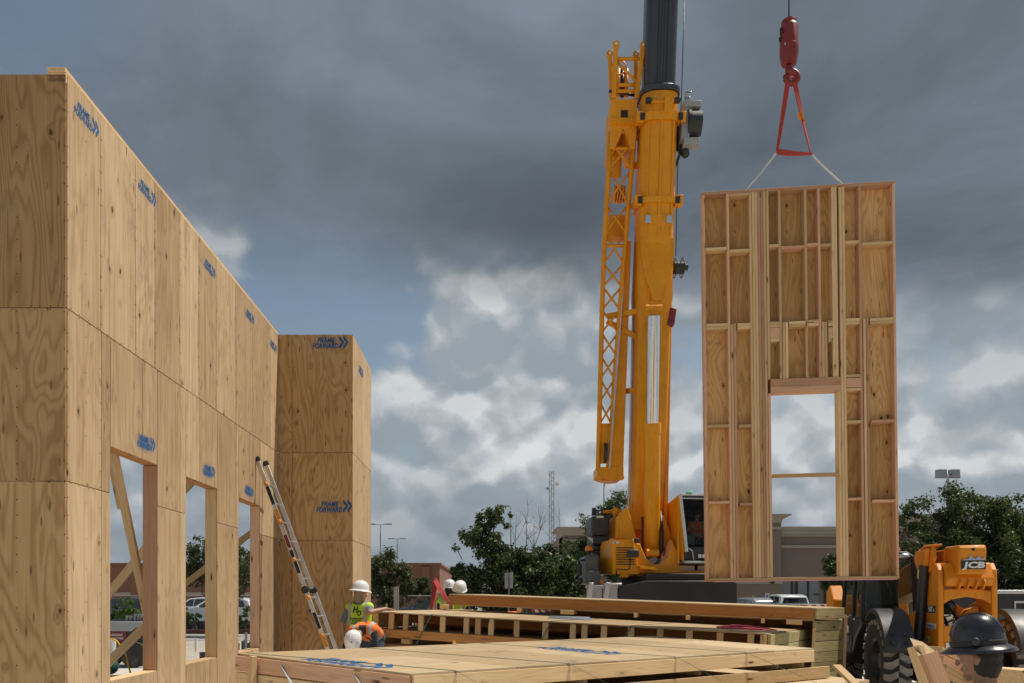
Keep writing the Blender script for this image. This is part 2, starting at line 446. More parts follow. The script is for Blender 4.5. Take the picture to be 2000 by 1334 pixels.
SKIN = simple('skin', (.44, .24, .16), .55, var=.12, scale=18)
HAIR = simple('dark_hair', (.018, .013, .010), .7, var=.4, scale=60, bump=.5)
BOOT = simple('boot_leather', (.10, .06, .035), .7, var=.3, scale=14)
TANF = simple('tan_neck_cloth', (.33, .26, .18), .9, var=.15, scale=14)
BLUEP = simple('blue_spray_paint', (.010, .10, .28), .75, var=.30, scale=22)
INK = simple('black_print', (.02, .02, .022), .7, var=.1)
WHITEPR = simple('white_print', (.72, .72, .70), .6, var=.06)
YELLOWPR = simple('yellow_print', (.70, .48, .05), .6, var=.1)
PALEYEL = simple('pale_yellow_print', (.62, .58, .28), .6, var=.1)
BLUEPR = simple('blue_print', (.06, .14, .40), .6, var=.1)
GREENT = simple('green_strap', (.045, .16, .115), .5, var=.2, scale=12)
NEON = simple('neon_green_tag', (.15, .75, .03), .7, var=.1)
PINKF = simple('pink_foam', (.80, .36, .40), .8, var=.1)
YHOSE = simple('yellow_hose', (.75, .42, .02), .5, var=.15)
GALV = simple('galvanised_steel', (.42, .44, .46), .48, .7, .15, 10)
PVC = simple('pvc_pipe', (.70, .70, .69), .45, var=.08)
CONDUIT = simple('grey_conduit', (.16, .17, .18), .6, var=.1)
AMBER = simple('amber_lens', (.80, .20, .01), .25, var=.1, coat=.3)
REDL = simple('red_lens', (.35, .01, .01), .25, var=.1, coat=.3)
CARW = simple('white_car_paint', (.70, .71, .72), .22, var=.03, coat=.6)
CARK = simple('dark_car_paint', (.03, .035, .045), .22, var=.05, coat=.6)
CARS = simple('silver_car_paint', (.42, .43, .44), .25, .4, var=.05, coat=.5)
TAR = simple('dark_tarp', (.022, .022, .024), .6, var=.3, scale=5, bump=.6)
SEALBK = simple('sealant_dark', (.03, .025, .02), .9, var=.2)
REFW = simple('reflector_white', (.72, .70, .68), .45, var=.1)
REFR = simple('reflector_red', (.50, .03, .03), .45, var=.1)
TREAD = simple('dusty_tread_rubber', (.24, .22, .195), .9, var=.3, scale=9, bump=.4)
TEALG = simple('green_tank_paint', (.02, .09, .075), .4, var=.1)

def glass_mat(name, tint, refl=.25):
    m, k, b = mat(name)
    k.put(b, 'Base Color', tint + (1,)); k.put(b, 'Roughness', .04); k.put(b, 'Specular IOR Level', .8); k.put(b, 'Coat Weight', .4)
    tr = k.new('ShaderNodeBsdfTransparent'); k.put(tr, 0, (.74, .82, .78, 1))
    mx = k.new('ShaderNodeMixShader'); k.put(mx, 0, 1 - refl)
    k.l.new(b.outputs[0], mx.inputs[1]); k.l.new(tr.outputs[0], mx.inputs[2])
    o = k.n['Material Output']; k.l.new(mx.outputs[0], o.inputs[0]); return m
GLASS = glass_mat('cab_glass', (.05, .07, .062), .26)
DGLASS = glass_mat('dark_car_glass', (.012, .015, .018), .93)

def overspray(name, col, amt):
    """soft paint mist round a stencil: fades out from the middle of the patch, speckled"""
    m, k, b = mat(name)
    co = k.new('ShaderNodeTexCoord').outputs['Generated']
    q = k.vm('MULTIPLY', k.vm('SUBTRACT', co, (.5, .5, 0)), (2, 2, 0))
    ln = k.new('ShaderNodeVectorMath', operation='LENGTH'); k.put(ln, 0, q)
    n = k.noise(co, 14, 5, .75); n2 = k.noise(co, 60, 2, .6)
    a = k.m('MULTIPLY', k.smooth(ln.outputs['Value'], 1.0, .25), k.m('ADD', k.m('MULTIPLY', n, .7), k.m('MULTIPLY', n2, .5)))
    k.put(b, 'Base Color', col + (1,)); k.put(b, 'Roughness', .8)
    k.put(b, 'Alpha', k.m('MULTIPLY', a, amt, clamp=True)); return m
MIST = overspray('blue_paint_mist', (.012, .10, .30), .22)
MISTH = overspray('heavy_blue_paint_mist', (.012, .12, .36), .75)
# ------------------------------------------------------------------ ground
def ground_mat(name, c1, c2, scale, stain, rough=.9, joints=None):
    m, k, b = mat(name)
    co = k.new('ShaderNodeTexCoord').outputs['Object']
    n = k.noise(co, scale, 8, .65); n2 = k.noise(co, scale * 14, 4, .6); n3 = k.noise(co, scale * .22, 5, .6)
    c = k.ramp(k.m('ADD', k.m('MULTIPLY', n, .6), k.m('MULTIPLY', n2, .4)), [(.3, c1), (.7, c2)])
    c = k.mix(k.smooth(n3, .48, .68, 0, .55), c, stain)
    k.put(b, 'Base Color', c); k.put(b, 'Roughness', rough); k.put(b, 'Specular IOR Level', .3)
    bn = k.new('ShaderNodeBump'); k.put(bn, 'Strength', .3); k.put(bn, 'Distance', .01); k.put(bn, 'Height', n2); k.l.new(bn.outputs[0], b.inputs['Normal'])
    return m
CONC = ground_mat('slab_concrete', (.50, .475, .435), (.63, .60, .555), .9, (.42, .375, .325))
ASPH = ground_mat('parking_asphalt', (.10, .10, .10), (.17, .168, .162), .5, (.22, .21, .19))
DIRT = ground_mat('caliche_ground', (.36, .32, .265), (.50, .455, .385), .6, (.30, .26, .21))
LOT = ground_mat('parking_concrete', (.26, .255, .245), (.36, .35, .335), .4, (.20, .19, .18))

g = MB(); g.box(-1500, 1500, -200, 2600, -.6, -.15); tag(g.build('ground', DIRT), kind='structure')
g = MB(); g.box(-60, 60, 30, 58.0, -.4, -.140); tag(g.build('parking_lot', LOT), kind='structure')
slab_n = 0
slab = bpy.data.objects.new('concrete_slab', None); link(slab); tag(slab, kind='structure')
for i in range(6):
    for j in range(4):
        x0, y0 = -15 + i * 5.0, -3 + j * 5.2
        b_ = MB(); b_.box(x0 + .006, x0 + 4.994, y0 + .006, y0 + 5.194, -.35, 0.0)
        b_.build('slab_bay', CONC, slab, bevel=.006)
g = MB(); g.box(-14.99, 14.99, -2.99, 17.79, -.35, -.02); g.build('joint_filler', SEALBK, slab)

# ------------------------------------------------------------------ framed long wall with three window openings
WX = -3.42; TH = .012; SD = .14
ZS1, ZS2, ZT = 2.49, 3.89, 5.79
WIN = [(6.92, 7.90), (8.64, 9.63), (10.45, 11.43)]
ZW0, ZW1 = .80, 2.91
wall = thing('framed_wall', 'long pale plywood wall with three tall window openings, left of the ladder', 'wall', T((WX, 6.2, 0)))
def WP(y, z, x=0.0): return V((x, y - 6.2, z))
def wsheet(y0, y1, z0, z1, m=PLY):
    g_ = .0042
    return sheet('plywood_sheet', wall, WP(y0 + g_, z0 + g_), (0, 1, 0), (0, 0, 1), y1 - y0 - 2 * g_, z1 - z0 - 2 * g_, TH, m)
up = [6.214, 6.75, 7.41, 7.84, 8.48, 9.02, 9.61, 10.32, 11.05, 11.95, 12.38]
for a, b in zip(up[:-1], up[1:]): wsheet(a, b, ZS2, ZT)
for a, b in ((6.214, 6.76), (6.76, 6.92), (7.90, 8.48), (8.48, 8.64), (9.63, 10.38), (10.38, 10.45), (11.43, 11.95), (11.95, 12.38)): wsheet(a, b, ZS1, ZS2)
for (a, b), mid in zip(WIN, (7.55, 9.05, 10.9)):
    wsheet(a, mid, ZW1, ZS2); wsheet(mid, b, ZW1, ZS2)
    wsheet(a, b, .01, ZW0)
for a, b in ((6.214, 6.76), (6.76, 6.92), (7.90, 8.48), (8.48, 8.64), (9.63, 10.38), (10.38, 10.45), (11.43, 11.95), (11.95, 12.38)): wsheet(a, b, .01, ZS1)
xs = -TH - SD / 2 - .001
def wstud(y, z0, z1, name='stud', m=None): board(name, wall, WP(y, z0, xs), WP(y, z1, xs), .038, SD, m or random.Random(y).choice((PINE, PINE, PINK)), up=(1, 0, 0))
for y in [6.25, 6.76, 8.27, 10.04, 12.34] : wstud(y, .04, ZT - .08)
for y in (7.41, 9.02, 10.9, 11.95): wstud(y, ZW1 + .20 if y != 11.95 else .04, ZT - .08)
for (a, b), jm in zip(WIN, (PINK, PINE, PINK)):
    wstud(a - .022, .04, ZW1 + .18, 'king_stud', jm)
    o = board('jamb', wall, WP(b + .019, ZW0 + .002, xs), WP(b + .019, ZW1 - .002, xs), .038, SD, jm, up=(1, 0, 0))
    board('jamb', wall, WP(a - .021 + .002, ZW0 + .002, xs), WP(a - .019, ZW1 - .002, xs), .036, SD, jm, up=(1, 0, 0))
    board('header', wall, WP(a - .03, ZW1 + .095, xs), WP(b + .03, ZW1 + .095, xs), SD, .185, FIR)
    board('sill', wall, WP(a + .002, ZW0 - .019, xs), WP(b - .002, ZW0 - .019, xs), SD, .038, PINE)
    wstud((a + b) / 2, .04, ZW0 - .04, 'cripple_stud')
    wstud(b + .06, .04, ZT - .08, 'king_stud')
for z in (ZS1, ZS2):
    for a, b in ((6.27, 6.74), (7.98, 8.25), (8.29, 8.60), (9.71, 10.02), (10.06, 10.40), (11.51, 11.93), (11.97, 12.32)):
        board('blocking', wall, WP(a, z, xs), WP(b, z, xs), SD, .038, PINE)
for a, b in ((6.78, 7.39), (7.43, 8.25), (9.04, 10.02), (10.06, 10.88), (10.92, 11.93)):
    board('blocking', wall, WP(a, ZS2, xs), WP(b, ZS2, xs), SD, .038, PINE)
for dz in (-.06, -.02): board('top_plate', wall, WP(6.2, ZT + dz + .001, xs + .003), WP(12.38, ZT + dz + .001, xs + .003), SD + .012, .037, PINE)
board('cap_plate', wall, WP(6.19, ZT + .018, xs + .006), WP(12.38, ZT + .018, xs + .006), SD + .008, .036, PINE)
board('bottom_plate', wall, WP(6.21, .02, xs), WP(12.36, .02, xs), SD, .038, TREATED)

# blue stencils
STENL = [('FRAME', .118, .085, .098, .2, .0042, .30), ('FORWARD', .118, 0.0, 0.0, .2, .0042, .445)]
def chev(x):
    a, h, t = .072, .205, .05
    out = []
    for q in (x, x + .075):
        out.append([(q, -.004), (q + .018, -.004), (q + a + .018, h / 2), (q + .018, h), (q, h), (q, h - .055), (q + .05, h / 2), (q, .05)])
    return out
def stencil(parent, M, mist=.5, scale=1.0, name='stencilled_lettering'):
    S = Mx.Scale(scale, 4)
    if mist:
        b_ = MB(); w, h = .70, .34; b_.add([(-.10, -.09, 0), (w - .10, -.09, 0), (w - .10, h - .09, 0), (-.10, h - .09, 0)], [(0, 1, 2, 3)])
        b_.build('paint_mist', MISTH if mist > .9 else MIST, parent, M=M @ S @ Mx.Translation((0, 0, -.0006)), fix=False)
    return lettering(name, parent, M @ S, STENL, BLUEP, chev(.455))
def onwall(y, z, scale=.62, mist=.5):
    M = frame(WP(y, z, .0022), (0, 1, 0), (1, 0, 0)) @ Mx.Rotation(R(random.Random(y * 7).uniform(-2.5, 2.5)), 4, 'Z')   # local x along the wall, local z out of it
    stencil(wall, M, mist, scale)
for y, z, mi, sc in ((6.31, 5.545, .4, .66), (7.46, 5.53, .5, .66), (9.17, 5.51, .5, .64), (10.74, 5.50, .6, .64), (11.93, 5.47, .6, .62),
                 (7.44, 3.02, 1, .66), (9.15, 3.02, 1, .66), (10.70, 3.01, 1, .66)):
    onwall(y, z, sc, mi)

# interior braces of the long wall
brace = thing('diagonal_brace', 'doubled timber brace slanting behind the nearest window opening', 'brace')
board('plank', brace, P(219, 872, 7.6), P(289, 1210, 8.6), .038, .089, PINE, up=(1, -.25, 0))
board('plank', brace, P(209, 850, 7.64), P(238, 994, 8.07), .038, .089, PINE, up=(1, -.25, 0))
brace = thing('diagonal_brace', 'timber brace rising behind the brick coloured building in the nearest window', 'brace')
board('plank', brace, P(160, 1225, 9.6), P(330, 1015, 9.6), .038, .10, PINE, up=(0, 0, 1))
brace = thing('diagonal_brace', 'low timber brace over the yellow hoses in the nearest window', 'brace')
board('plank', brace, P(180, 1325, 9.2), P(330, 1178, 9.2), .038, .10, PINE, up=(0, 0, 1))
brace = thing('diagonal_brace', 'long timber brace crossing the two farther window openings', 'brace')
board('plank', brace, P(330, 1165, 12.6), P(520, 1018, 12.6), .038, .095, PINE, up=(0, 0, 1))
brace = thing('diagonal_brace', 'short timber brace at the top corner of the middle window', 'brace')
board('plank', brace, P(352, 965, 9.9), P(402, 915, 9.9), .038, .089, PINE, up=(0, 0, 1))

# ------------------------------------------------------------------ near return of the wall (shaded end face)
ret = thing('return_wall', 'tall shaded plywood end face at the left edge, swirling grain', 'wall', T((-4.62, 6.2, 0)))
for x0, x1 in ((0, 1.198),):
    for z0, z1 in ((.01, ZS1), (ZS1, ZS2), (ZS2, ZT - .012)):
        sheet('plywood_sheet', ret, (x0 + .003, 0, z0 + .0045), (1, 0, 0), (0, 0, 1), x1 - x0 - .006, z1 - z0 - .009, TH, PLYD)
for x in (.02, .42, .82, 1.0): board('stud', ret, (x, TH + .072, .04), (x, TH + .072, ZT - .07), .038, SD, PINE, up=(0, 1, 0))
for z in (ZS1, ZS2): board('blocking', ret, (.04, TH + .072, z), (.98, TH + .072, z), SD, .038, PINE)
board('top_plate', ret, (0, TH + .072, ZT - .035), (1.04, TH + .072, ZT - .035), SD, .038, PINE)
board('bottom_plate', ret, (0, TH + .072, .02), (1.04, TH + .072, .02), SD, .038, TREATED)

# ------------------------------------------------------------------ far column
CY, CXR, CD = 12.40, -2.215, 1.9
colm = thing('plywood_column', 'tall boxed plywood column with two blue stencils, behind the ladder', 'column', T((WX, CY, 0)))
CWD = CXR - WX
for x0, x1 in ((-.10, .225), (.225, CWD)):
    for z0, z1 in ((.01, 2.475), (2.475, ZS2), (ZS2, 5.80)):
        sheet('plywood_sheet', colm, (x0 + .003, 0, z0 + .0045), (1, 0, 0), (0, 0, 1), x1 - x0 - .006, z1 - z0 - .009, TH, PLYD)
for y0, y1 in ((.013, .95), (.95, CD)):
    for z0, z1 in ((.01, 2.475), (2.475, ZS2), (ZS2, 5.80)):
        sheet('plywood_sheet', colm, (CWD, y0 + .002, z0 + .0045), (0, 1, 0), (0, 0, 1), y1 - y0 - .004, z1 - z0 - .009, TH, PLY)
for z0, z1 in ((.01, 2.475), (2.475, ZS2), (ZS2, 5.80)):
    sheet('plywood_sheet', colm, (CWD, CD, z0 + .0045), (-1, 0, 0), (0, 0, 1), CWD, z1 - z0 - .009, TH, PLY)
    sheet('plywood_sheet', colm, (0, CD - .02, z0 + .0045), (0, -1, 0), (0, 0, 1), CD - .04, z1 - z0 - .009, TH, PLY)
for x, y in ((.06, .05), (.225, .05), (.62, .05), (CWD - .05, .05), (CWD - .05, .95), (CWD - .05, CD - .06), (.06, CD - .06)):
    board('stud', colm, (x, y + .02, .04), (x, y + .02, 5.75), .038, .07, PINE, up=(0, 1, 0))
for z in (2.475, ZS2):
    board('blocking', colm, (.08, .07, z), (CWD - .07, .07, z), .09, .038, PINE)
    board('blocking', colm, (CWD - .06, .10, z), (CWD - .06, CD - .1, z), .09, .038, PINE)
for a, b in (((.02, .07), (CWD - .02, .07)), ((.02, CD - .06), (CWD - .02, CD - .06)), ((CWD - .065, .13), (CWD - .065, CD - .12)), ((.06, .13), (.06, CD - .12))):
    board('top_plate', colm, (a[0], a[1], 5.785), (b[0], b[1], 5.785), .10, .036, PINE)
for cx, z in ((.555, 5.575), (.62, 2.93)):
    stencil(colm, frame((cx, -.0022, z), (1, 0, 0), (0, -1, 0)), .35, .94)
stencil(colm, frame((CWD + .0022, .55, 5.36), (0, 1, 0), (1, 0, 0)), .6, .75)

# nail heads on the sheathing
def nails(parent, rows):
    b_ = MB()
    for o, ex, n_, out_, cnt, step in rows:
        o, ex, out_ = V(o), V(ex), V(out_); side = ex.cross(out_)
        rg = random.Random(cnt + o.x * 7 + o.z)
        for i in range(cnt):
            if rg.random() < .12: continue
            c_ = o + ex * (i * step + rg.uniform(-.02, .02)) + side * rg.uniform(-.004, .004) + out_ * .0012; r_ = .0058
            b_.add([c_ + (ex * math.cos(t) + side * math.sin(t)) * r_ for t in [j * math.pi / 3 for j in range(6)]], [tuple(range(6))])
    b_.build('nail_heads', SEALBK, parent, kind='stuff', fix=False)
rows = []
for y in up[1:-1]: rows += [(WP(y + s, ZS2 + .05), (0, 0, 1), 0, (1, 0, 0), 12, .15) for s in (-.012, .012)]
for z in (ZS1, ZS2):
    rows += [(WP(6.25, z + s), (0, 1, 0), 0, (1, 0, 0), 40 if z == ZS2 else 4, .15) for s in (-.014, .014)]
rows += [(WP(6.22, .1), (0, 0, 1), 0, (1, 0, 0), 37, .15), (WP(6.74, .1), (0, 0, 1), 0, (1, 0, 0), 24, .15), (WP(6.5, .1), (0, 0, 1), 0, (1, 0, 0), 20, .28)]
nails(wall, rows)
rows = []
for x in (1.185, .80, .40): rows += [((x, 0, .1), (0, 0, 1), 0, (0, -1, 0), 37, .15)]
for z in (ZS1, ZS2): rows += [((.03, 0, z + s), (1, 0, 0), 0, (0, -1, 0), 8, .15) for s in (-.014, .014)]
nails(ret, rows)
rows = [((x, 0, .1), (0, 0, 1), 0, (0, -1, 0), 37, .15) for x in (.213, .237, .62, CWD - .016)]
rows += [((.03, 0, z + s), (1, 0, 0), 0, (0, -1, 0), 8, .15) for s in (-.014, .014) for z in (2.475, ZS2)]
rows += [((CWD, .9, .1), (0, 0, 1), 0, (1, 0, 0), 37, .15)]
nails(colm, rows)

# ------------------------------------------------------------------ hanging wall panel
TLp, BLp, BRp = P(1370, 375, 10.85), P(1380, 1135, 10.85), P(1757, 1130, 10.61)
HX = (BRp - BLp).normalized(); HZ = (TLp - BLp); PH = HZ.length; PW = (BRp - BLp).length
HM = frame(BLp, HX, HZ)
pan = thing('hanging_wall_panel', 'tall framed wood panel with a door opening, hanging from the red sling', 'wall panel', HM)
UPX = PW / 616.0; VPX = PH / 1236.0
def hu(x): return (x - 33.0) * UPX                       # zoomed photo column (read at the top) -> across
def hv(y, x=33.0):                                        # zoomed photo row -> up, allowing for the slant of the rows
    t = (x - 33.0) / 616.0
    top, bot = 72 + (40 - 72) * t, 1308 + (1303 - 1308) * t
    return (bot - y) / (bot - top) * PH
SDP = .14
def hb(name, u0, v0, u1, v1, w, m=None, d=SDP, y=SDP / 2):
    rg = random.Random(u0 * 13 + v0)
    return board(name, pan, (u0, y, v0), (u1, y, v1), d, w, m or rg.choice((PINE, PINE, PINE, PINK)), up=(1, 0, 0) if abs(u1 - u0) < .01 else (0, 0, 1))
S = .038
v_bot, v_top = S, PH - S
hb('top_plate', 0, PH - S / 2, PW, PH - S / 2, S, PINK); hb('bottom_plate', 0, S / 2, PW, S / 2, S, PINE)
def hstud(x, v0=None, v1=None, name='stud', m=None, y=None):
    jy = random.Random(int(x * 10)).uniform(0, .007)
    hb(name, hu(x), v_bot + .001 if v0 is None else v0, hu(x), v_top - .001 if v1 is None else v1, S - .003, m, d=SDP - jy, y=jy / 2 + SDP / 2)
pack_l = [189.5, 198.5, 207.5, 216.5, 225.5, 234.5]
vo1 = hv(712, 250)                                        # underside of header
hstud(37.5, m=PINK); hstud(644.5, m=PINK); hstud(116)
for i, x in enumerate(pack_l): hstud(x, m=(PINE, PINE, PINE, PINK, PINK, PINE)[i])
hstud(244, v1=vo1 - .002, name='trimmer', m=PINK)
v_hd = hv(664, 350)
for x, m_ in ((244, PINE), (283, PINE), (366, PINE), (408.5, PINK), (452.5, PINE), (461.5, PINE)): hstud(x, v0=v_hd + .001, m=m_)
hstud(467.5, v1=vo1 - .002, name='trimmer', m=PINE)
hstud(477, m=PINE); hstud(486, m=PINE) ; hstud(538)
for x, y0 in ((134.5, 490), (558, 474)): hstud(x, v1=hv(y0, x), name='jack_stud', m=PINK)
hstud(125.4, v1=hv(492, 120), name='jack_stud', m=PINE); hstud(548.5, v1=hv(476, 550), name='jack_stud', m=PINE)
for x in (293, 302, 417.8, 426.9): hstud(x, v0=v_hd + .001, v1=hv(486, x), name='cripple_stud', m=PINE)
# header: two stacked members
hb('header', hu(248.6), (vo1 + hv(689, 350)) / 2, hu(472.2), (vo1 + hv(689, 350)) / 2, abs(hv(689, 350) - vo1) - .002, PINK)
hb('header', hu(248.6), (hv(689, 350) + v_hd) / 2, hu(472.2), (hv(689, 350) + v_hd) / 2, abs(v_hd - hv(689, 350)) - .002, PINK)
def blk(x0, x1, y, h=S, m=None, d=SDP): 
    v = hv(y, (x0 + x1) / 2); hb('blocking', hu(x0) + .0195, v, hu(x1) - .0195, v, h, m, d, d / 2)
for x0, x1, y in ((37.5, 116, 252), (116, 189.5, 258), (244, 283, 243), (283, 366, 248), (366, 408.5, 240), (408.5, 452.5, 242), (486, 538, 233), (538, 644.5, 237)): blk(x0, x1, y)
for x0, x1, y in ((37.5, 116, 494), (139, 189.5, 493), (244, 283, 489), (305, 366, 488), (366, 408.5, 484), (430, 452.5, 486), (486, 538, 480), (562, 644.5, 479)):
    blk(x0, x1, y, m=PINE); blk(x0, x1, y + 9.2)
for x0, x1, y in ((37.5, 116, 815), (139, 189.5, 815), (486, 540, 804), (562, 644.5, 802), (37.5, 116, 1058), (139, 189.5, 1064), (486, 540, 1049), (562, 644.5, 1056)): blk(x0, x1, y)
blk(248, 467.5, 971, m=PINE)
blk(486, 540, 658); blk(486, 540, 701, m=PINE)
blk(486, 540, 680, h=.13, m=PINK, d=.10)
for x0, x1 in ((244, 283), (430, 452.5)):
    blk(x0, x1, 521, h=.15, d=.11); blk(x0, x1, 543)
blk(116, 189.5, 79, h=.03)
# sheathing on the far side
u_l, u_r = hu(250), hu(463)
def hs(u0, u1, v0, v1):
    sheet('plywood_sheet', pan, (u0 + .002, SDP + .0015, v0 + .002), (1, 0, 0), (0, 0, 1), u1 - u0 - .004, v1 - v0 - .004, .013, PLYF)
ua, ub = hu(207), hu(482)
for u0, u1 in ((0, ua), (ub, PW)):
    for v0, v1 in ((-.01, hv(815)), (hv(815), hv(497)), (hv(497), PH)): hs(u0, u1, v0, v1)
hs(ua, u_l, -.01, vo1); hs(u_r, ub, -.01, vo1)
um = hu(366)
for u0, u1 in ((ua, um), (um, ub)):
    hs(u0, u1, vo1, hv(492, 350)); hs(u0, u1, hv(492, 350), PH)
b_ = MB(); b_.box(.12, PW - .03, -.004, SDP + .03, -.0125, -.0015); b_.build('sill_foam', PINKF, pan)

# rigging above the panel
HYD = 10.72
hook = thing('hook_block', 'dark red overhaul ball and hook hanging from the crane cable', 'hook', T(P(1541, 125, HYD)))
sc_ = HYD / FPX
b_ = MB(); b_.lathe([(.035, .60), (.10, .595), (.103, .575), (.085, .56), (.112, .53), (.122, .49), (.122, .24), (.126, .235), (.126, .12), (.10, 0.0), (.07, -.01), (.0, -.01)], n=28)
b_.build('ball_weight', RED, hook, smooth='auto')
b_ = MB(); b_.tube((-.125, -.02, .43), (-.10, -.04, .43), .045, n=14); b_.tube((-.128, .0, .33), (-.10, -.03, .33), .035, n=14); b_.build('access_hole', SEALBK, hook, smooth='auto')
b_ = MB(); b_.tube((0, 0, -.01), (0, 0, -.075), .035); b_.sphere((0, 0, -.09), (.055, .04, .06)); b_.build('swivel', RED, hook, smooth=True)
pts = [V((math.cos(a) * .085 + .035, 0, math.sin(a) * .085 - .185)) for a in [R(t) for t in range(130, -221, -18)]]
pts = [V((.0, 0, -.06))] + pts[:]
rad = [.03] + [.030 + .014 * math.sin(math.pi * i / (len(pts) - 2)) for i in range(len(pts) - 1)]; rad[-1] = .012
b_ = MB(); b_.path(pts, rad, n=10); b_.build('hook', RED, hook, smooth=True)
b_ = MB(); b_.tube((0, 0, .6), (-.01, .12, 52.5), .011, n=8); b_.build('hoist_cable', BLACKP, hook, smooth=True)
lettering('lettering', hook, frame((-.10, -.088, .20), (.93, -.37, 0), (-.37, -.93, 0)), [('5MT', .045, 0, 0, .1, .001)], WHITEPR)

sling = thing('lifting_sling', 'red webbing sling in a triangle below the crane hook', 'sling')
ap = P(1543, 152, HYD); bl_ = P(1518, 296, HYD); br_ = P(1583, 299, HYD)
def strap(b_, a, c, w, t=.014, twist=0.0):
    a, c = V(a), V(c); x = (c - a).normalized(); n_ = 9; rings = []
    for i in range(n_):
        q = i / (n_ - 1); ang = twist * q; y0 = V((1, 0, 0)); y0 = (y0 - x * y0.dot(x)).normalized(); z0 = x.cross(y0)
        y = y0 * math.cos(ang) + z0 * math.sin(ang); z = x.cross(y); p = a.lerp(c, q) + V((0, 0, -.012 * math.sin(math.pi * q)))
        ww = w * (.82 + .25 * math.sin(3 * q + 1))
        rings.append([p + y * ww / 2 + z * t / 2, p - y * ww / 2 + z * t / 2, p - y * ww / 2 - z * t / 2, p + y * ww / 2 - z * t / 2])
    b_.loft(rings)
b_ = MB(); strap(b_, ap + V((-.03, -.02, 0)), bl_, .06, twist=.9); b_.build('sling_leg', REDW, sling, smooth='auto')
b_ = MB(); strap(b_, ap + V((.04, -.02, 0)), br_, .06, twist=-1.0); b_.build('sling_leg', REDW, sling, smooth='auto')
b_ = MB(); strap(b_, bl_ + V((-.01, 0, 0)), br_ + V((.02, 0, -.01)), .055, t=.045, twist=.6); b_.build('sling_leg', REDW, sling, smooth='auto')
b_ = MB(); b_.path([ap + V((.035 + .055 * math.cos(t), .0, -.0 + .055 * math.sin(t))) for t in [R(q) for q in range(-20, 201, 20)]], .022, n=8); b_.build('sling_eye', REDW, sling, smooth=True)
b_ = MB(); c_ = ap.lerp(br_, .52); b_.beam(c_ + V((-.02, -.01, .05)), c_ + V((.02, -.01, -.05)), .065, .03, up=(0, 1, 0)); b_.build('wear_sleeve', TORANGE, sling)
for a, c, t_ in ((bl_, P(1458, 369, HYD), 'left'), (br_, P(1654, 357, 10.62), 'right')):
    st = thing('lifting_strap', f'thin white webbing strap running from the red sling to the panel top, {t_} one', 'strap', group='white straps between sling and panel')
    b_ = MB(); strap(b_, a, c + V((0, .07, .0)), .026, t=.008, twist=1.5); b_.build('webbing', WEBW, st, smooth='auto')

# ------------------------------------------------------------------ stacks of framed panels on the slab
def quad_panel(th, M, corners, dz0, dz1, mat_, name):
    """flat plate over four corners (local), between heights dz0..dz1"""
    b_ = MB(); b_.prism([V(c) + V((0, 0, dz0)) for c in corners], (0, 0, dz1 - dz0)); return b_.build(name, mat_, th, M=M)

# middle stack
L0, R0 = V((-1.87, 12.1, 1.336)), V((3.62, 10.03, 1.08))
U_ = (R0 - L0); ML = U_.length; U_.normalize(); WD = V((.58, .815, 0))
MM = frame(L0, U_, (0, 0, 1)); MI = MM.inverted(); wl = MI.to_3x3() @ WD
def mp(l, w, z): return V((l, 0, z)) + wl * w
def deck_boards(th, l0, l1, w0, w1, zt, cuts, th_=.018, m=PLYT):
    cs = [l0] + cuts + [l1]
    for a, b in zip(cs[:-1], cs[1:]):
        b_ = MB(); b_.prism([mp(a + .002, w0, zt - th_), mp(b - .002, w0, zt - th_), mp(b - .002, w1, zt - th_), mp(a + .002, w1, zt - th_)], (0, 0, th_)); b_.build('plywood_sheet', m, th)
g1 = 'framed panels stacked flat on the slab'
m1 = thing('floor_cassette', 'open ladder-framed panel with short studs along its side, a hand resting on it', 'wood panel', MM, g1)
deck_boards(m1, 0, ML, 0, 2.25, 0, [1.9, 3.9])
l = .20; i = 0
for l in (.05, .33, .58, .845, 1.21, 1.60, 1.79, 2.0, 2.40, 2.84, 3.25, 3.42, 3.70, 4.08, 4.48, 4.87, 5.27, 5.66, 5.82):
    board('stud', m1, mp(l, .045, -.022), mp(l, .045, -.268), .085, .038, PINE, up=(0, 1, 0))
for w, h_ in ((.55, .16), (1.3, .25), (2.1, .25)): board('beam', m1, mp(.02, w, -.02 - h_ / 2), mp(ML - .05, w, -.02 - h_ / 2), .04, h_, FIR)
deck_boards(m1, 0.01, ML - .05, .07, 2.2, -.272, [1.9, 3.9], .012)
board('beam', m1, mp(0.0, 2.15, -.335), mp(ML - .04, 2.15, -.335), .045, .12, FIR)
board('beam', m1, mp(0.0, .03, -.335), mp(ML - .04, .03, -.335), .045, .13, FIR)
for w, z in ((0.4, -.145), (1.5, -.145)): board('end_board', m1, mp(-.02, w - .36, z), mp(-.02, w + .6, z), .04, .245, PINE)
board('end_board', m1, mp(ML + .02, .03, -.09), mp(ML + .02, 2.25, -.09), .04, .15, TREATED)
board('end_board', m1, mp(ML + .02, .03, -.25), mp(ML + .02, 2.25, -.25), .04, .15, TREATED)
board('end_stud', m1, mp(ML - .03, .02, -.02), mp(ML - .03, .02, -.32), .038, .09, PINE, up=(0, 1, 0))
m2 = thing('floor_cassette', 'lower panel of the middle stack with an orange-brown beam, under the ladder-framed panel', 'wood panel', MM, g1)
for l in (.1, 1.5, 3.0, 4.6): board('spacer_block', m2, mp(l, 0.02, -.45), mp(l, 1.9, -.45), .09, .085, PINE)
for l in (.02, .55): board('end_block', m2, mp(l, .02, -.44), mp(l + .16, .02, -.44), .09, .07, PINE)
board('beam', m2, mp(-.03, .03, -.585), mp(ML, .03, -.585), .045, .17, FIR)
deck_boards(m2, -.03, ML, .06, 2.2, -.50, [2.4, 4.8])
board('end_board', m2, mp(ML + .02, .03, -.43), mp(ML + .02, 2.25, -.43), .04, .16, TREATED)
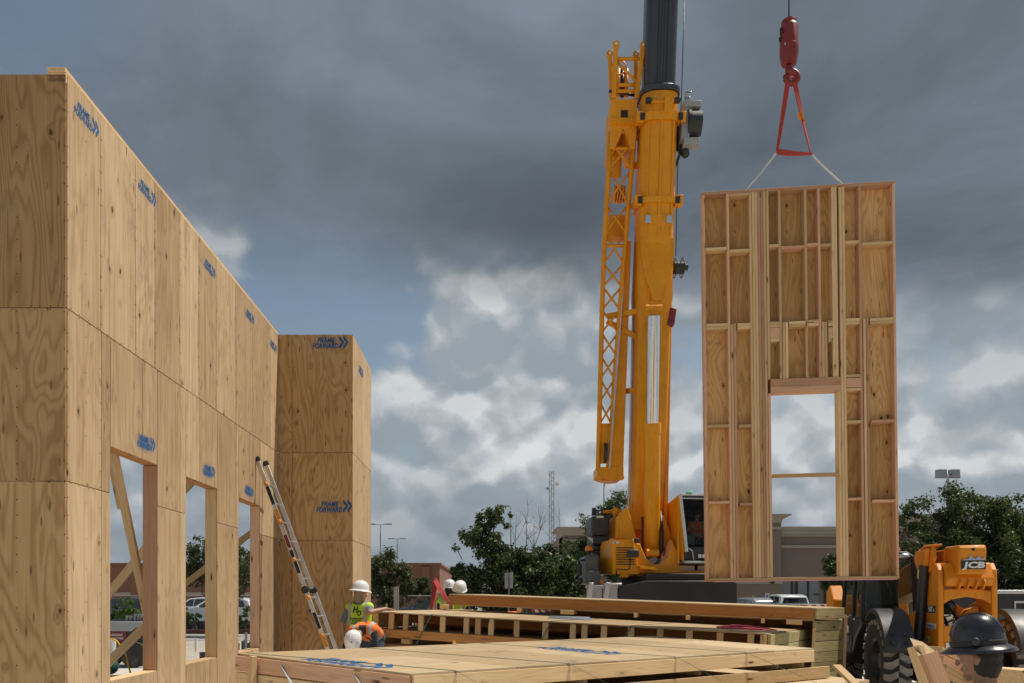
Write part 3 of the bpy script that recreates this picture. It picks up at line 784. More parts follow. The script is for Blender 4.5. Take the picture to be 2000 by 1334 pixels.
board('end_board', m2, mp(ML + .02, .03, -.60), mp(ML + .02, 2.25, -.60), .04, .16, TREATED)
board('beam', m2, mp(-.02, 2.15, -.60), mp(ML, 2.15, -.60), .04, .16, FIR)
m3 = thing('floor_cassette', 'bottom panel of the middle stack, close to the slab behind the orange vest', 'wood panel', MM, g1)
for q in range(2):
    zz = -.76 - .17 * q - (.07 * q)
    board('beam', m3, mp(0, .03, zz), mp(ML, .03, zz), .045, .15, PINE); board('beam', m3, mp(0, 2.1, zz), mp(ML, 2.1, zz), .045, .15, PINE)
    for l in (.05, 2, 4, ML): board('end_board', m3, mp(l, .06, zz), mp(l, 2.07, zz), .04, .15, TREATED)
b_ = MB()
for l in (.6, 3.0, 5.2):
    b_.cur = 0; w_ = MM @ mp(l, 1.0, 0); zb = (MM.inverted() @ V((w_.x, w_.y, 0))).z + .03
    zt_ = -1.09
    board('cribbing', m3, mp(l, .0, (zb + zt_) / 2), mp(l, 2.1, (zb + zt_) / 2), .10, max(zt_ - zb, .05), TREATED)

# rear stack, its top panel lying across the middle stack
Rr, Rl = V((4.77, 11.3, 1.39)), V((-.71, 13.35, 1.60))
UR = (Rr - Rl); RLEN = UR.length; UR.normalize(); RM = frame(Rl, UR, (0, 0, 1)); wr = RM.inverted().to_3x3() @ V((.8, .6, 0))
def rp(l, w, z): return V((l, 0, z)) + wr * w
r1 = thing('floor_cassette', 'topmost panel, a long orange-brown beam with a bright green tag, in front of the crane', 'wood panel', RM, g1)
board('beam', r1, rp(0, .02, -.085), rp(RLEN - .01, .02, -.085), .045, .155, FIR)
board('beam', r1, rp(0, 0.75, -.085), rp(RLEN - .01, 0.75, -.085), .045, .155, FIR)
for l in (.02, 1.4, 2.8, 4.2): board('joist', r1, rp(l, .06, -.085), rp(l, 0.73, -.085), .04, .15, FIR)
cs = [0, 2.1, 4.0, RLEN]
for a, b in zip(cs[:-1], cs[1:]):
    b_ = MB(); b_.prism([rp(a + .002, -.01, -.006), rp(b - .002, -.01, -.006), rp(b - .002, 0.78, -.006), rp(a + .002, 0.78, -.006)], (0, 0, .016)); b_.build('plywood_sheet', PLYT, r1)
board('end_board', r1, rp(RLEN + .02, .0, -.075), rp(RLEN + .02, 0.78, -.075), .04, .16, TREATED)
board('bottom_strip', r1, rp(.0, .02, -.172), rp(RLEN, .02, -.172), .05, .015, PINE)
for l, ln in ((-.16, .16), (1.25, .07), (2.0, .22), (3.2, .05), (4.0, .06), (5.1, .05), (5.45, .22)):
    board('spacer_block', r1, rp(l, .05, -.215), rp(l + ln, .05, -.215), .25, .07, PINE)
lettering('paper_tag', r1, frame(rp(RLEN - .36, -.0045, -.085), (1, 0, 0), (0, -1, 0)), [], NEON, [[(0, 0), (.16, -.006), (.162, .06), (.002, .065)]])
lettering('tag_writing', r1, frame(rp(RLEN - .33, -.0065, -.07), (1, 0, 0), (0, -1, 0)), [('165-X', .045, 0, 0, 0, .0)], INK)
r2 = thing('floor_cassette', 'weathered panel under the long beam, greenish boards on its right end', 'wood panel', RM, g1)
for q in range(2):
    board('end_board', r2, rp(RLEN - .02, .05, -.26 - .155 * q), rp(RLEN - .02, 0.88, -.26 - .155 * q), .04, .15, TREATED)
    board('beam', r2, rp(1.2, 0.84, -.26 - .155 * q), rp(RLEN, 0.84, -.26 - .155 * q), .04, .15, FIR)
deck_l = [rp(1.2, .12, -.2), rp(RLEN - .05, .12, -.2), rp(RLEN - .05, 0.82, -.2), rp(1.2, 0.82, -.2)]
b_ = MB(); b_.prism(deck_l, (0, 0, .014)); b_.build('plywood_sheet', PLYT, r2)
r3 = thing('floor_cassette', 'lowest weathered panel of the rear stack, boards and a post on its right end', 'wood panel', RM, g1)
for q in range(5):
    z_ = -.575 - .155 * q
    if q < 4 or True:
        board('end_board', r3, rp(RLEN - .02, .05, z_), rp(RLEN - .02, 0.88, z_), .04, .148, TREATED)
    if q < 4: board('beam', r3, rp(1.2, 0.84, z_), rp(RLEN, 0.84, z_), .04, .148, FIR)
board('post', r3, rp(RLEN + .01, .0, -.30), rp(RLEN + .01, .0, -1.1), .045, .09, PINE, up=(0, 1, 0))
board('post', r3, rp(RLEN + .02, 0.86, -.12), rp(RLEN + .02, 0.86, -1.1), .045, .09, PINE, up=(0, 1, 0))
for l in (1.6, 3.4, 5.2): board('cribbing', r3, rp(l, .3, -1.27), rp(l, 0.84, -1.27), .10, .14, TREATED)

# front stack
FA, FB, FC, FD = V((-.65, 6.38, .917)), V((3.9, 9.24, .94)), V((-2.42, 7.34, 1.017)), V((2.13, 10.2, 1.04))
fu = (FB - FA); FL = fu.length; fu.normalize(); FM = frame(FA, fu, (0, 0, 1)); fv = FM.inverted().to_3x3() @ (FC - FA)
def fp(l, w, z): return V((l, 0, z)) + fv * w                         # w in 0..1 across
f1 = thing('floor_cassette', 'big flat plywood panel in the foreground, tied with green straps', 'wood panel', FM, g1)
cs = [0, 1.05, 2.25, 3.45, 4.65, FL]
for a, b in zip(cs[:-1], cs[1:]):
    for w0, w1 in ((0, .62), (.62, 1.0)):
        b_ = MB(); b_.prism([fp(a + .0015, w0 + .001, -.019), fp(b - .0015, w0 + .001, -.019), fp(b - .0015, w1 - .001, -.019), fp(a + .0015, w1 - .001, -.019)], (0, 0, .019)); b_.build('plywood_sheet', PLYT, f1)
board('rim_board', f1, fp(.02, .006, -.091), fp(FL - .004, .006, -.091), .04, .14, PINE)
board('rim_board', f1, fp(0, .99, -.091), fp(FL, .99, -.091), .04, .14, PINE)
board('end_board', f1, fp(.0, .012, -.091), fp(.0, 1.0, -.091), .04, .14, PINK)
board('end_board', f1, fp(FL - .03, .03, -.091), fp(FL - .03, .98, -.091), .04, .14, PINE)
for l in (1.0, 2.0, 3.0, 4.0): board('joist', f1, fp(l, .02, -.09), fp(l, .98, -.09), .04, .138, PINE)
board('end_post', f1, fp(-.05, .86, .0), fp(-.07, .86, -.60), .10, .05, PINE, up=(1, 0, 0))
# stencils lying on the plywood top
FN = V((1, 0, 0)).cross(fv).normalized()
def top_at(px, py):
    """point of the panel top behind a photo pixel, in panel coordinates"""
    n_ = FM.to_3x3() @ FN; d_ = P(px, py, 1.0) - V((0, 0, CZ)); t_ = (FA - V((0, 0, CZ))).dot(n_) / d_.dot(n_)
    return FM.inverted() @ (V((0, 0, CZ)) + d_ * t_)
for px, py, sc_ in ((585, 1289, 1.5), (1046, 1266, 1.5)):
    stencil(f1, frame(top_at(px, py) + FN * .0022, -fv, FN), .5, sc_)
f2 = thing('floor_cassette', 'second panel of the foreground stack, its pale side showing below the plywood top', 'wood panel', FM, g1)
board('rim_board', f2, fp(.1, .006, -.30), fp(FL + .3, .006, -.30), .04, .14, PINE)
board('end_board', f2, fp(.0, .012, -.245), fp(.0, 1.0, -.245), .04, .14, PINE)
board('rim_board', f2, fp(.1, .99, -.25), fp(FL, .99, -.25), .04, .14, PINE)
for l in (.5, 2.0, 3.6, 4.9): board('spacer_block', f2, fp(l, .06, -.20), fp(l, .95, -.20), .09, .07, PINE)
board('end_board', f2, fp(FL - .1, .03, -.25), fp(FL - .1, .98, -.25), .04, .15, PINE)
f3 = thing('floor_cassette', 'bottom panel of the foreground stack, reaching farther right than the ones above', 'wood panel', FM, g1)
for a, b in ((1.2, 3.4), (3.4, 5.9)):
    b_ = MB(); b_.prism([fp(a + .002, -.16, -.40), fp(b - .002, -.16, -.40), fp(b - .002, .9, -.40), fp(a + .002, .9, -.40)], (0, 0, .019)); b_.build('plywood_sheet', PLYT, f3)
board('rim_board', f3, fp(.4, -.15, -.475), fp(5.9, -.15, -.475), .04, .14, PINE)
board('rim_board', f3, fp(.4, .95, -.475), fp(5.9, .95, -.475), .04, .14, PINE)
board('end_board', f3, fp(5.88, -.13, -.475), fp(5.88, .93, -.475), .04, .14, PINE)
board('end_board', f3, fp(.1, -.1, -.475), fp(.1, .93, -.475), .04, .14, PINE)
board('upright_end', f3, fp(5.35, .10, -.30), fp(5.75, .35, -.30), .05, .15, PINE)
for q in range(3):
    for l in (.9, 3.0, 5.1): board('cribbing', f3, fp(l, -.12, -.60 - .11 * q), fp(l, .95, -.60 - .11 * q), .10, .105, TREATED)
# steel straps on the near left end, green poly straps over the top
for w, a0 in ((.70, 0), (.28, .0)):
    b_ = MB(); p0 = fp(-.026, w, -.06); b_.beam(p0, p0 + V((-.012, -.30, -.36)) + fv * -.10, .006, .022, up=(1, 0, 0)); b_.build('steel_strap', GREYP, f1)
def thong(pts, name='strapping'):
    b_ = MB(); pts = [V(p) for p in pts]
    for a, c in zip(pts[:-1], pts[1:]): b_.beam(a, c, .015, .0022, up=(0, 0, 1) if abs((c - a).normalized().z) < .7 else (0, 1, 0))
    return b_.build(name, GREENT, f1)
for l, dl in ((.42, .5), (1.65, .60), (3.05, .62), (4.15, .85)):
    thong([fp(l - .35, .99, .004), fp(l, 0.0, .004), fp(l + .004, -.012, -.01), fp(l + dl, -.16, -.40)])
for l in (.95, 2.85, 4.0):
    b_ = MB(); a = MM @ mp(l + .12, -.004, .003); 
    b_.beam(mp(l + .1, -.004, .004), mp(l - .12, -.03, -.46), .015, .003, up=(0, 1, 0)); b_.beam(mp(l + .1, -.004, .004), mp(l + .1, 2.2, .004), .015, .003); b_.build('strapping', GREENT, m1)

# small things lying on the stacks
rope = thing('rope_bundle', 'flat coil of red and white rope on the right end of the middle stack', 'rope', MM @ T(mp(ML - .5, .75, .0)))
b_ = MB(); rg = random.Random(5)
for q in range(14):
    x0 = rg.uniform(-.42, -.1); x1 = rg.uniform(.1, .44); y = rg.uniform(-.16, .16); z = .012 + .05 * rg.random() * (1 - abs(y) / .2)
    b_.path([(x0, y, .01), (x0 * .4, y + rg.uniform(-.05, .05), z), (x1 * .4, y + rg.uniform(-.05, .05), z), (x1, y + rg.uniform(-.05, .05), .01)], .009, n=5)
b_.build('rope_strands', simple('red_white_rope', (.55, .10, .13), .8, var=.5, scale=40), rope, smooth=True, kind='stuff')
papr = thing('paper_bundle', 'pale grey crumpled paper bundle on the middle stack', 'paper', MM @ T(mp(2.75, .9, 0)))
b_ = MB(); b_.loft([[(-.32, -.1, .003), (.3, -.12, .003), (.34, .1, .003), (-.3, .12, .003)], [(-.28, -.06, .04), (.22, -.08, .025), (.3, .07, .05), (-.26, .08, .03)]]); b_.build('paper', GREYS, papr)
chip = thing('wood_chip', 'small broken wood chip on the far edge of the foreground panel', 'wood chip', FM @ T(fp(2.35, .985, .0)))
b_ = MB(); b_.loft([[(-.03, -.02, 0), (.035, -.015, 0), (.02, .025, 0)], [(-.01, -.004, .045), (.008, -.002, .045), (.002, .008, .045)]]); b_.build('chip', FIR, chip)

# ------------------------------------------------------------------ ladder against the wall
lad = thing('folding_ladder', 'aluminium folding ladder with orange latches leaning on the plywood wall', 'ladder')
lt, lb = V((-3.39, 11.22, 3.54)), V((-2.06, 11.15, 0.0)); ldir = (lt - lb).normalized(); side = V((.06, 1, 0)).normalized()
mid_ = lb + ldir * ((lt - lb).length * .47)
for s_, (a, b), wd in ((0, (lb, mid_), .02), (1, (mid_ + ldir * .02, lt), .0)):
    for q in (0, 1):
        off = side * ((.42 if s_ == 0 else .36) * q + wd * (1 - 2 * q) * -0)
        b_ = MB(); b_.beam(a + off, b + off, .026, .062, up=side.cross(ldir)); r_ = b_.build('rail', ALU, lad, bevel=.004)
        if s_ == 1:
            c = MB(); c.beam(b + off, b + off + ldir * .07, .036, .085, up=side.cross(ldir)); c.build('end_cap', PLASTK, lad, bevel=.008)
        nrm = side.cross(ldir)
        if q == 0:
            for t0, t1, m_ in ((.12, .30, INK), (.32, .42, RED), (.50, .62, TORANGE), (.66, .80, INK)):
                c = MB(); c.beam(a.lerp(b, t0) + off - side * .0155, a.lerp(b, t1) + off - side * .0155, .001, .05, up=nrm); c.build('sticker', m_, lad)
        else:
            for t0, t1 in ((.2, .34), (.45, .6), (.7, .84)):
                c = MB(); c.beam(a.lerp(b, t0) + off + nrm * -.0385, a.lerp(b, t1) + off + nrm * -.0385, .024, .002, up=nrm); c.build('sticker', INK, lad)
n_r = 12
for i in range(n_r):
    q = lb + ldir * (.18 + i * .295); 
    if (q - lb).length > (lt - lb).length - .1: break
    wdt = .42 if i < 6 else .36
    b_ = MB(); b_.tube(q + side * -.01, q + side * (wdt + .07), .017, n=8); b_.build('rung', ALU, lad, smooth='auto')
    if i % 2 == 1:
        c = MB(); c.sphere(q - side * .03, (.03, .03, .035)); c.build('latch', TORANGE, lad, smooth=True)
for q in (0, 1):
    b_ = MB(); c = mid_ + side * (.39 * q); b_.tube(c - side * .035, c + side * .035, .055, n=14); b_.build('hinge', PLASTK, lad, smooth='auto')
# ------------------------------------------------------------------ mobile crane
CB = V((4.13, 20.5, -.15))
crane = thing('mobile_crane', 'orange mobile crane with upright boom, folded lattice jib and dark chassis', 'crane', T(CB))
CI = Mx.Translation(-CB)
def cb(b_, name, m, parent=None, **kw): 
    o = b_.build(name, m, parent or crane, M=CI if (parent is None or parent == crane) else None, **kw); return o
B0, B1 = V((4.13, 20.5, 3.29)), V((4.10, 18.38, 15.85))
AX = (B1 - B0).normalized(); EX = (V((1, 0, 0)) - AX * AX.x).normalized(); EY = AX.cross(EX)      # EY points away from camera
def ay(y):
    """distance along the boom axis that shows at photo row y"""
    lo, hi = -8.0, 60.0
    for _ in range(50):
        md = (lo + hi) / 2; p = B0 + AX * md; yy = HY - (p.z - CZ) * FPX / p.y
        lo, hi = (md, hi) if yy > y else (lo, md)
    return lo
def bp(x, y, t): return B0 + EX * x + EY * y + AX * t            # boom coordinates
def secring(t, w, d, c=.25, yo=0.0):
    """boom cross-section: rounded box"""
    out_ = []
    for sx, sy, a0 in ((1, -1, -90), (1, 1, 0), (-1, 1, 90), (-1, -1, 180)):
        for q in range(5):
            a = R(a0 + 22.5 * q); out_.append(bp(sx * (w / 2 - c) + c * math.cos(a), yo + sy * (d / 2 - c) + c * math.sin(a), t))
    return out_
t_lo, t_mid, t_top = ay(1085), ay(600), ay(188)
boom = MB(); boom.loft([secring(ay(1010), .80, 1.0, .10, .05), secring(ay(600), .84, 1.05, .12, .05)])
cb(boom, 'boom_lower_section', ORANGE, smooth='auto')
b_ = MB(); b_.loft([secring(ay(605), .86, 1.06, .14, .05), secring(ay(585), .90, 1.10, .16, .05), secring(ay(500), .88, 1.10, .26, .05), secring(ay(195), .86, 1.10, .33, .05)])
cb(b_, 'boom_base_section', ORANGE, smooth='auto')
# shield that gathers the load into the lift cylinder
b_ = MB(); z0, z1, z2 = ay(598), ay(545), ay(475)
rows_ = [(z0, .10, -.66), (z0 + (z1 - z0) * .5, .20, -.63), (z1, .33, -.58), (z1 + (z2 - z1) * .5, .40, -.53), (z2, .43, -.42)]
rings = []
for t_, hw, yo in rows_: rings.append([bp(-hw, yo, t_), bp(-hw * .5, yo - .035, t_), bp(0, yo - .05, t_), bp(hw * .5, yo - .035, t_), bp(hw, yo, t_), bp(hw, -.30, t_), bp(-hw, -.30, t_)])
b_.loft(rings); cb(b_, 'cylinder_shield', ORANGE, smooth='auto')
b_ = MB()
for x in (-.30, .0, .30): b_.beam(bp(x, -.515 if x == 0 else -.49, ay(470)), bp(x, -.515 if x == 0 else -.49, ay(250)), .03 if x else .05, .012, up=EY)
cb(b_, 'boom_rib', ORANGE)
for y0, y1, w, d in ((236, 252, .98, 1.2), (397, 409, .98, 1.2)):
    b_ = MB(); b_.loft([secring(ay(y1), w, d, .30, .05), secring(ay(y0), w, d, .30, .05)]); cb(b_, 'boom_collar', ORANGE, smooth='auto')
    for s_ in (-1, 1):
        b_ = MB(); t_ = (ay(y0) + ay(y1)) / 2; b_.beam(bp(s_ * .50, -.35, t_ - .12), bp(s_ * .50, -.35, t_ + .12), .18, .24, up=EY); cb(b_, 'collar_lug', ORANGE, bevel=.01)
        b_ = MB(); b_.beam(bp(s_ * .46, -.475, t_ - .08), bp(s_ * .46, -.475, t_ + .08), .10, .02, up=EY); cb(b_, 'slide_pad', BLACKP)
b_ = MB(); t_ = ay(441); b_.beam(bp(-.34, -.50, t_ ), bp(.34, -.50, t_), .03, .24, up=AX); cb(b_, 'bracket_band', ORANGE, bevel=.006)
for s_ in (-1, 1):
    b_ = MB(); b_.beam(bp(s_ * .26 - .07, -.52, t_), bp(s_ * .26 + .07, -.52, t_), .015, .17, up=AX); cb(b_, 'steel_plate', STEEL, bevel=.004)
for s_ in (-1, 1):
    b_ = MB(); t_ = ay(218); b_.beam(bp(s_ * .34, -.50, t_), bp(s_ * .34 , -.66, t_), .13, .09, up=AX); b_.tube(bp(s_ * .34 - .08, -.62, t_), bp(s_ * .34 + .06, -.62, t_), .05, n=10); cb(b_, 'lamp_bracket', BLACKP, bevel=.01)
b_ = MB(); t_ = ay(218); b_.tube(bp(-.3, -.52, t_), bp(.3, -.52, t_), .04, n=8); b_.beam(bp(.13, -.54, t_ - .25), bp(.13, -.54, t_ + .1), .18, .08, up=EY); cb(b_, 'front_bar', ORANGE)
# black collar and dark telescopic sections
b_ = MB(); b_.loft([secring(ay(194), .96, 1.18, .36, .05), secring(ay(184), .96, 1.18, .36, .05)]); b_.loft([secring(ay(184), .92, 1.12, .34, .05), secring(ay(180), .88, 1.05, .34, .05)]); cb(b_, 'boom_head_ring', BOOMK, smooth='auto')
tt = [ay(190), ay(-190), 26.0, 36.0, 46.0, 50.6]
for i_, (a, c) in enumerate(zip(tt[:-1], tt[1:])):
    w = .76 - .05 * i_
    b_ = MB(); b_.loft([secring(a - .3, w, w * 1.22, w * .42, .05), secring(c, w, w * 1.22, w * .42, .05)]); cb(b_, 'telescopic_section', BOOMK, smooth='auto')
    b_ = MB()
    for x in (-.13, -.06, .01, .09): b_.beam(bp(x * w / .76, .05 - w * .612, a), bp(x * w / .76, .05 - w * .612, c), .022, .012, up=EY)
    cb(b_, 'section_rib', BLACKP)
b_ = MB(); tip = bp(0, -.1, 50.9); b_.beam(bp(0, .4, 50.2), bp(0, -.75, 51.2), .45, .5, up=AX); cb(b_, 'boom_head', ORANGE, bevel=.02)
# lift cylinder in front of the boom
c_lo, c_mid, c_hi = P(1273, 1085, 19.75), P(1274, 828, 18.95), P(1277, 618, 18.45)
b_ = MB(); dcy = (c_mid - c_lo).normalized(); b_.tube(c_lo, c_mid, .20, n=24); b_.tube(c_mid - dcy * .22, c_mid + dcy * .02, .215, n=24); cb(b_, 'cylinder_barrel', ORANGE, smooth='auto')
b_ = MB(); b_.tube(c_mid, c_hi, .148, n=24); cb(b_, 'cylinder_rod', CHROME, smooth='auto')
b_ = MB(); b_.beam(c_hi - V((0, 0, .05)), c_hi + V((0, .05, .35)), .16, .16, up=(0, 1, 0)); b_.tube(c_hi + V((-.2, .02, .2)), c_hi + V((.2, .02, .2)), .09, n=12); cb(b_, 'cylinder_eye', ORANGE, smooth='auto')
b_ = MB(); b_.path([P(1289, 1000, 19.6), P(1293, 1040, 19.5), P(1292, 1075, 19.5), P(1284, 1090, 19.5)], .05, n=8); cb(b_, 'hydraulic_hose', BLACKP, smooth=True)
b_ = MB(); b_.path([P(1255, 1010, 19.9), P(1255, 1075, 19.7)], .03, n=8); cb(b_, 'hydraulic_hose', BLACKP, smooth=True)
b_ = MB(); b_.beam(bp(-.405, -.1, ay(1010)), bp(-.425, -.1, ay(600)), .03, .5, up=EY); cb(b_, 'side_strip', ORANGE)
b_ = MB(); b_.beam(P(1296, 1085, 20.3), P(1306, 600, 19.5), .10, .35, up=(0, 1, 0)); cb(b_, 'side_channel', ORANGE, bevel=.01)
b_ = MB(); b_.path([P(1229, 1000, 20.4), P(1231, 820, 19.8), P(1236, 620, 19.6)], .018, n=6); cb(b_, 'side_cable', WHITE, smooth=True)
# boom foot box
b_ = MB(); b_.loft([[P(1222, 1035, 20.0), P(1262, 1035, 20.0), P(1262, 1035, 21.2), P(1222, 1035, 21.2)], [P(1229, 985, 19.95), P(1262, 985, 19.95), P(1262, 985, 21.1), P(1229, 985, 21.1)]]); cb(b_, 'boom_foot', ORANGE, bevel=.02)

# winch / hydraulic unit on the right of the boom head
YW = 18.7
b_ = MB(); b_.beam(P(1340, 207, YW), P(1334, 282, YW), .20, .4, up=(0, 1, 0)); cb(b_, 'winch_frame', GREYP, bevel=.01)
for y in (209, 281):
    b_ = MB(); b_.beam(P(1333, y, YW - .1), P(1367 if y < 250 else 1364, y, YW - .1), .30, .15, up=(0, 0, 1)); cb(b_, 'winch_bracket', GREYP, bevel=.01)
b_ = MB(); b_.tube(P(1344, 246, YW - .02), P(1366, 246, YW - .02), .33, n=28); b_.tube(P(1340, 246, YW), P(1345, 246, YW), .36, n=28); cb(b_, 'winch_drum', PLASTK, smooth='auto')
b_ = MB(); b_.path([P(1332, 220, YW + .3), P(1331, 250, YW + .35), P(1333, 290, YW + .1), P(1340, 303, YW)], [.10, .12, .14, .09], n=10); cb(b_, 'hose_bundle', BLACKP, smooth=True)
b_ = MB(); b_.beam(P(1338, 183, YW), P(1349, 183, YW), .1, .07); b_.tube(P(1341, 190, YW), P(1343, 205, YW), .05, n=8); b_.tube(P(1346, 190, YW), P(1349, 203, YW), .035, n=8); cb(b_, 'valve_block', STEEL, bevel=.008)
b_ = MB(); b_.path([P(1328, 300, YW), P(1322, 318, 18.9), P(1317, 330, 19.0), P(1316, 350, 19.1)], .035, n=6); cb(b_, 'hydraulic_hose', BLACKP, smooth=True)
b_ = MB(); b_.path([P(1337, -5, 17.6), P(1331, 190, 18.2), P(1323, 345, 18.7), P(1320, 500, 19.1)], .011, n=6); cb(b_, 'hoist_rope', BLACKP, smooth=True)
b_ = MB(); b_.tube(P(1319, 222, 18.9), P(1320, 300, 18.9), .035, n=8); cb(b_, 'guide_rod', STEEL, smooth=True)
# cable reel on the boom side
YR = 19.2
b_ = MB(); b_.tube(P(1316, 523, YR), P(1336, 523, YR), .15, n=16); b_.tube(P(1336, 522, YR), P(1343, 522, YR), .08, n=12); cb(b_, 'cable_reel', PLASTK, smooth='auto')
for x in (1318, 1332):
    b_ = MB(); c_ = P(x, 523, YR); b_.path([c_ + V((0, .24 * math.cos(a), .24 * math.sin(a))) for a in [R(q) for q in range(0, 360, 20)]], .012, n=5, closed=True)
    for q in range(0, 360, 60): b_.tube(c_, c_ + V((0, .24 * math.cos(R(q)), .24 * math.sin(R(q)))), .007, n=4)
    cb(b_, 'reel_rim', PLASTK, smooth=True)
b_ = MB(); b_.beam(P(1306, 525, 19.3), P(1318, 525, YR), .12, .15); cb(b_, 'reel_bracket', ORANGE, bevel=.01)
b_ = MB(); b_.beam(P(1314, 603, 19.2), P(1309, 637, 19.2), .17, .2, up=(0, 1, 0)); b_.cur = 0; cb(b_, 'red_flag_bag', RED, bevel=.03)
b_ = MB(); b_.path([P(1306, 637, 19.3), P(1304, 660, 19.35), P(1299, 685, 19.4)], .02, n=6); cb(b_, 'hydraulic_hose', BLACKP, smooth=True)

# folded lattice jib at the left of the boom
YJ = 19.6
def jp(x, y, dy=0.0):
    t_ = (y - 935) / (80 - 935); return P(x, y, YJ + .35 - 1.35 * t_ + dy)
JL = [(1168, 920), (1172, 760), (1176, 600), (1180, 480), (1187, 360), (1193, 258)]
JR = [(1190, 920), (1199, 760), (1211, 600), (1221, 480), (1229, 380), (1240, 258)]
def interp(pts, y):
    for (xa, ya), (xb, yb) in zip(pts[:-1], pts[1:]):
        if yb <= y <= ya: q = (y - ya) / (yb - ya); return xa + (xb - xa) * q
    return pts[-1][0]
jib = 'lattice'
for dy, nm in ((0, 'front'), (.75, 'rear')):
    for pts in (JL, JR):
        b_ = MB(); b_.path([jp(x, y, dy) for x, y in pts], .062 if dy == 0 else .052, n=8); cb(b_, 'jib_chord', ORANGE, smooth=True)
    ys = [275, 330, 400, 455, 515, 560, 605, 650, 695, 740, 785, 830]
    for i_, (a, c) in enumerate(zip(ys[:-1], ys[1:])):
        for fl in (0, 1):
            if dy > 0 and fl: continue
            xa = interp(JL, a) if (fl == 0) else interp(JR, a); xc = interp(JR, c) if fl == 0 else interp(JL, c)
            if i_ % 2: xa, xc = (interp(JR, a), interp(JL, c)) if fl == 0 else (interp(JL, a), interp(JR, c))
            b_ = MB(); b_.tube(jp(xa, a, dy), jp(xc, c, dy), .026, n=6); cb(b_, 'jib_brace', ORANGE, smooth=True)
for a in (258, 290, 480, 830):
    for pts in (JL, JR):
        b_ = MB(); b_.tube(jp(interp(pts, a), a), jp(interp(pts, a), a, .75), .03, n=6); cb(b_, 'jib_brace', ORANGE, smooth=True)
    b_ = MB(); b_.tube(jp(interp(JL, a), a), jp(interp(JR, a), a), .04, n=6); cb(b_, 'jib_brace', ORANGE, smooth=True)
# solid tapering box of the jib, lower right
b_ = MB(); b_.loft([[jp(1182, 925, -.05), jp(1217, 925, -.05), jp(1217, 925, .55), jp(1182, 925, .55)], [jp(1221, 470, .12), jp(1233, 470, .12), jp(1233, 470, .6), jp(1221, 470, .6)]]); cb(b_, 'jib_box_section', ORANGE, bevel=.01)
b_ = MB(); b_.beam(jp(1190, 915, -.06), jp(1222, 480, -.02), .05, .03, up=(0, 1, 0)); cb(b_, 'jib_edge_strip', STEEL)
b_ = MB(); b_.prism([jp(x, y, -.06) for x, y in ((1166, 912), (1218, 912), (1218, 932), (1212, 936), (1194, 938), (1176, 934), (1166, 930))], (0, .7, 0)); cb(b_, 'jib_foot', ORANGE, bevel=.008)
for x in (1169, 1214):
    b_ = MB(); b_.tube(jp(x, 933, -.1), jp(x, 933, -.02), .07, n=12); cb(b_, 'pin_eye', ORANGE, smooth='auto')
b_ = MB(); b_.beam(jp(1172, 938, .1), jp(1203, 938, .1), .12, .05); cb(b_, 'jib_bar', ORANGE)
b_ = MB(); b_.prism([jp(x, y, .0) for x, y in ((1174, 830), (1192, 830), (1190, 905), (1171, 905))], (0, .05, 0)); cb(b_, 'jib_plate', ORANGE)
b_ = MB(); c_ = jp(1182, 885, -.02)
b_.tube(c_ + V((-.03, 0, 0)), c_ + V((.03, 0, 0)), .26, n=18); cb(b_, 'jib_sheave', PLASTK, smooth='auto')
# connector plate block, sheave pack and head forks
b_ = MB(); b_.prism([jp(x, y, -.08) for x, y in ((1194, 193), (1244, 193), (1245, 232), (1241, 290), (1232, 290), (1218, 250), (1201, 290), (1191, 290))], (0, .9, 0)); cb(b_, 'jib_connector', ORANGE, bevel=.008)
b_ = MB(); b_.beam(jp(1213, 222, -.09), jp(1226, 222, -.09), .02, .16); cb(b_, 'connector_slot', SEALBK)
b_ = MB(); b_.beam(jp(1190, 237, -.1), jp(1245, 237, -.1), .08, .14); cb(b_, 'connector_flange', ORANGE, bevel=.006)
for i_ in range(5):
    b_ = MB(); c_ = jp(1199 + i_ * 5, 380, .25); b_.tube(c_ + V((-.014, 0, 0)), c_ + V((.014, 0, 0)), .21, n=18); cb(b_, 'sheave', ORANGE, smooth='auto')
b_ = MB(); b_.prism([jp(x, y, .3) for x, y in ((1190, 420), (1224, 420), (1219, 462), (1186, 462))], (0, .3, 0)); cb(b_, 'jib_plate', ORANGE, bevel=.005)
b_ = MB(); b_.tube(jp(1205, 300, .3), jp(1203, 345, .3), .13, n=12); cb(b_, 'jib_cylinder', ORANGE, smooth='auto')
for (x0, y0, x1, y1, dy) in ((1199, 193, 1203, 88, -.05), (1243, 193, 1256, 90, -.05), (1195, 200, 1191, 106, .75), (1240, 200, 1242, 108, .75)):
    b_ = MB(); a, c = jp(x0, y0, dy), jp(x1, y1, dy); b_.beam(a, c, .10, .11, up=(0, 1, 0)); b_.tube(c + V((0, -.05, 0)), c + V((0, .05, 0)), .085, n=14); cb(b_, 'jib_fork', ORANGE, bevel=.006)
    b_ = MB(); b_.tube(c + V((0, -.056, 0)), c + V((0, -.02, 0)), .035, n=10); cb(b_, 'fork_pin_hole', WHITE, smooth='auto')
for a, c in (((1202, 115), (1252, 115)), ((1200, 166), (1247, 166)), ((1200, 178), (1246, 178))):
    b_ = MB(); b_.tube(jp(*a, -.05), jp(*c, -.05), .04, n=6); cb(b_, 'jib_brace', ORANGE, smooth=True)
b_ = MB(); b_.tube(jp(1204, 120, -.05), jp(1246, 163, -.05), .032, n=6); cb(b_, 'jib_brace', ORANGE, smooth=True)
for dx in (1208, 1216, 1224):
    b_ = MB(); b_.tube(jp(dx, 135, .35), jp(dx - 1, 190, .35), .05, n=8); cb(b_, 'jib_hose', BLACKP if dx == 1216 else ORANGE, smooth=True)
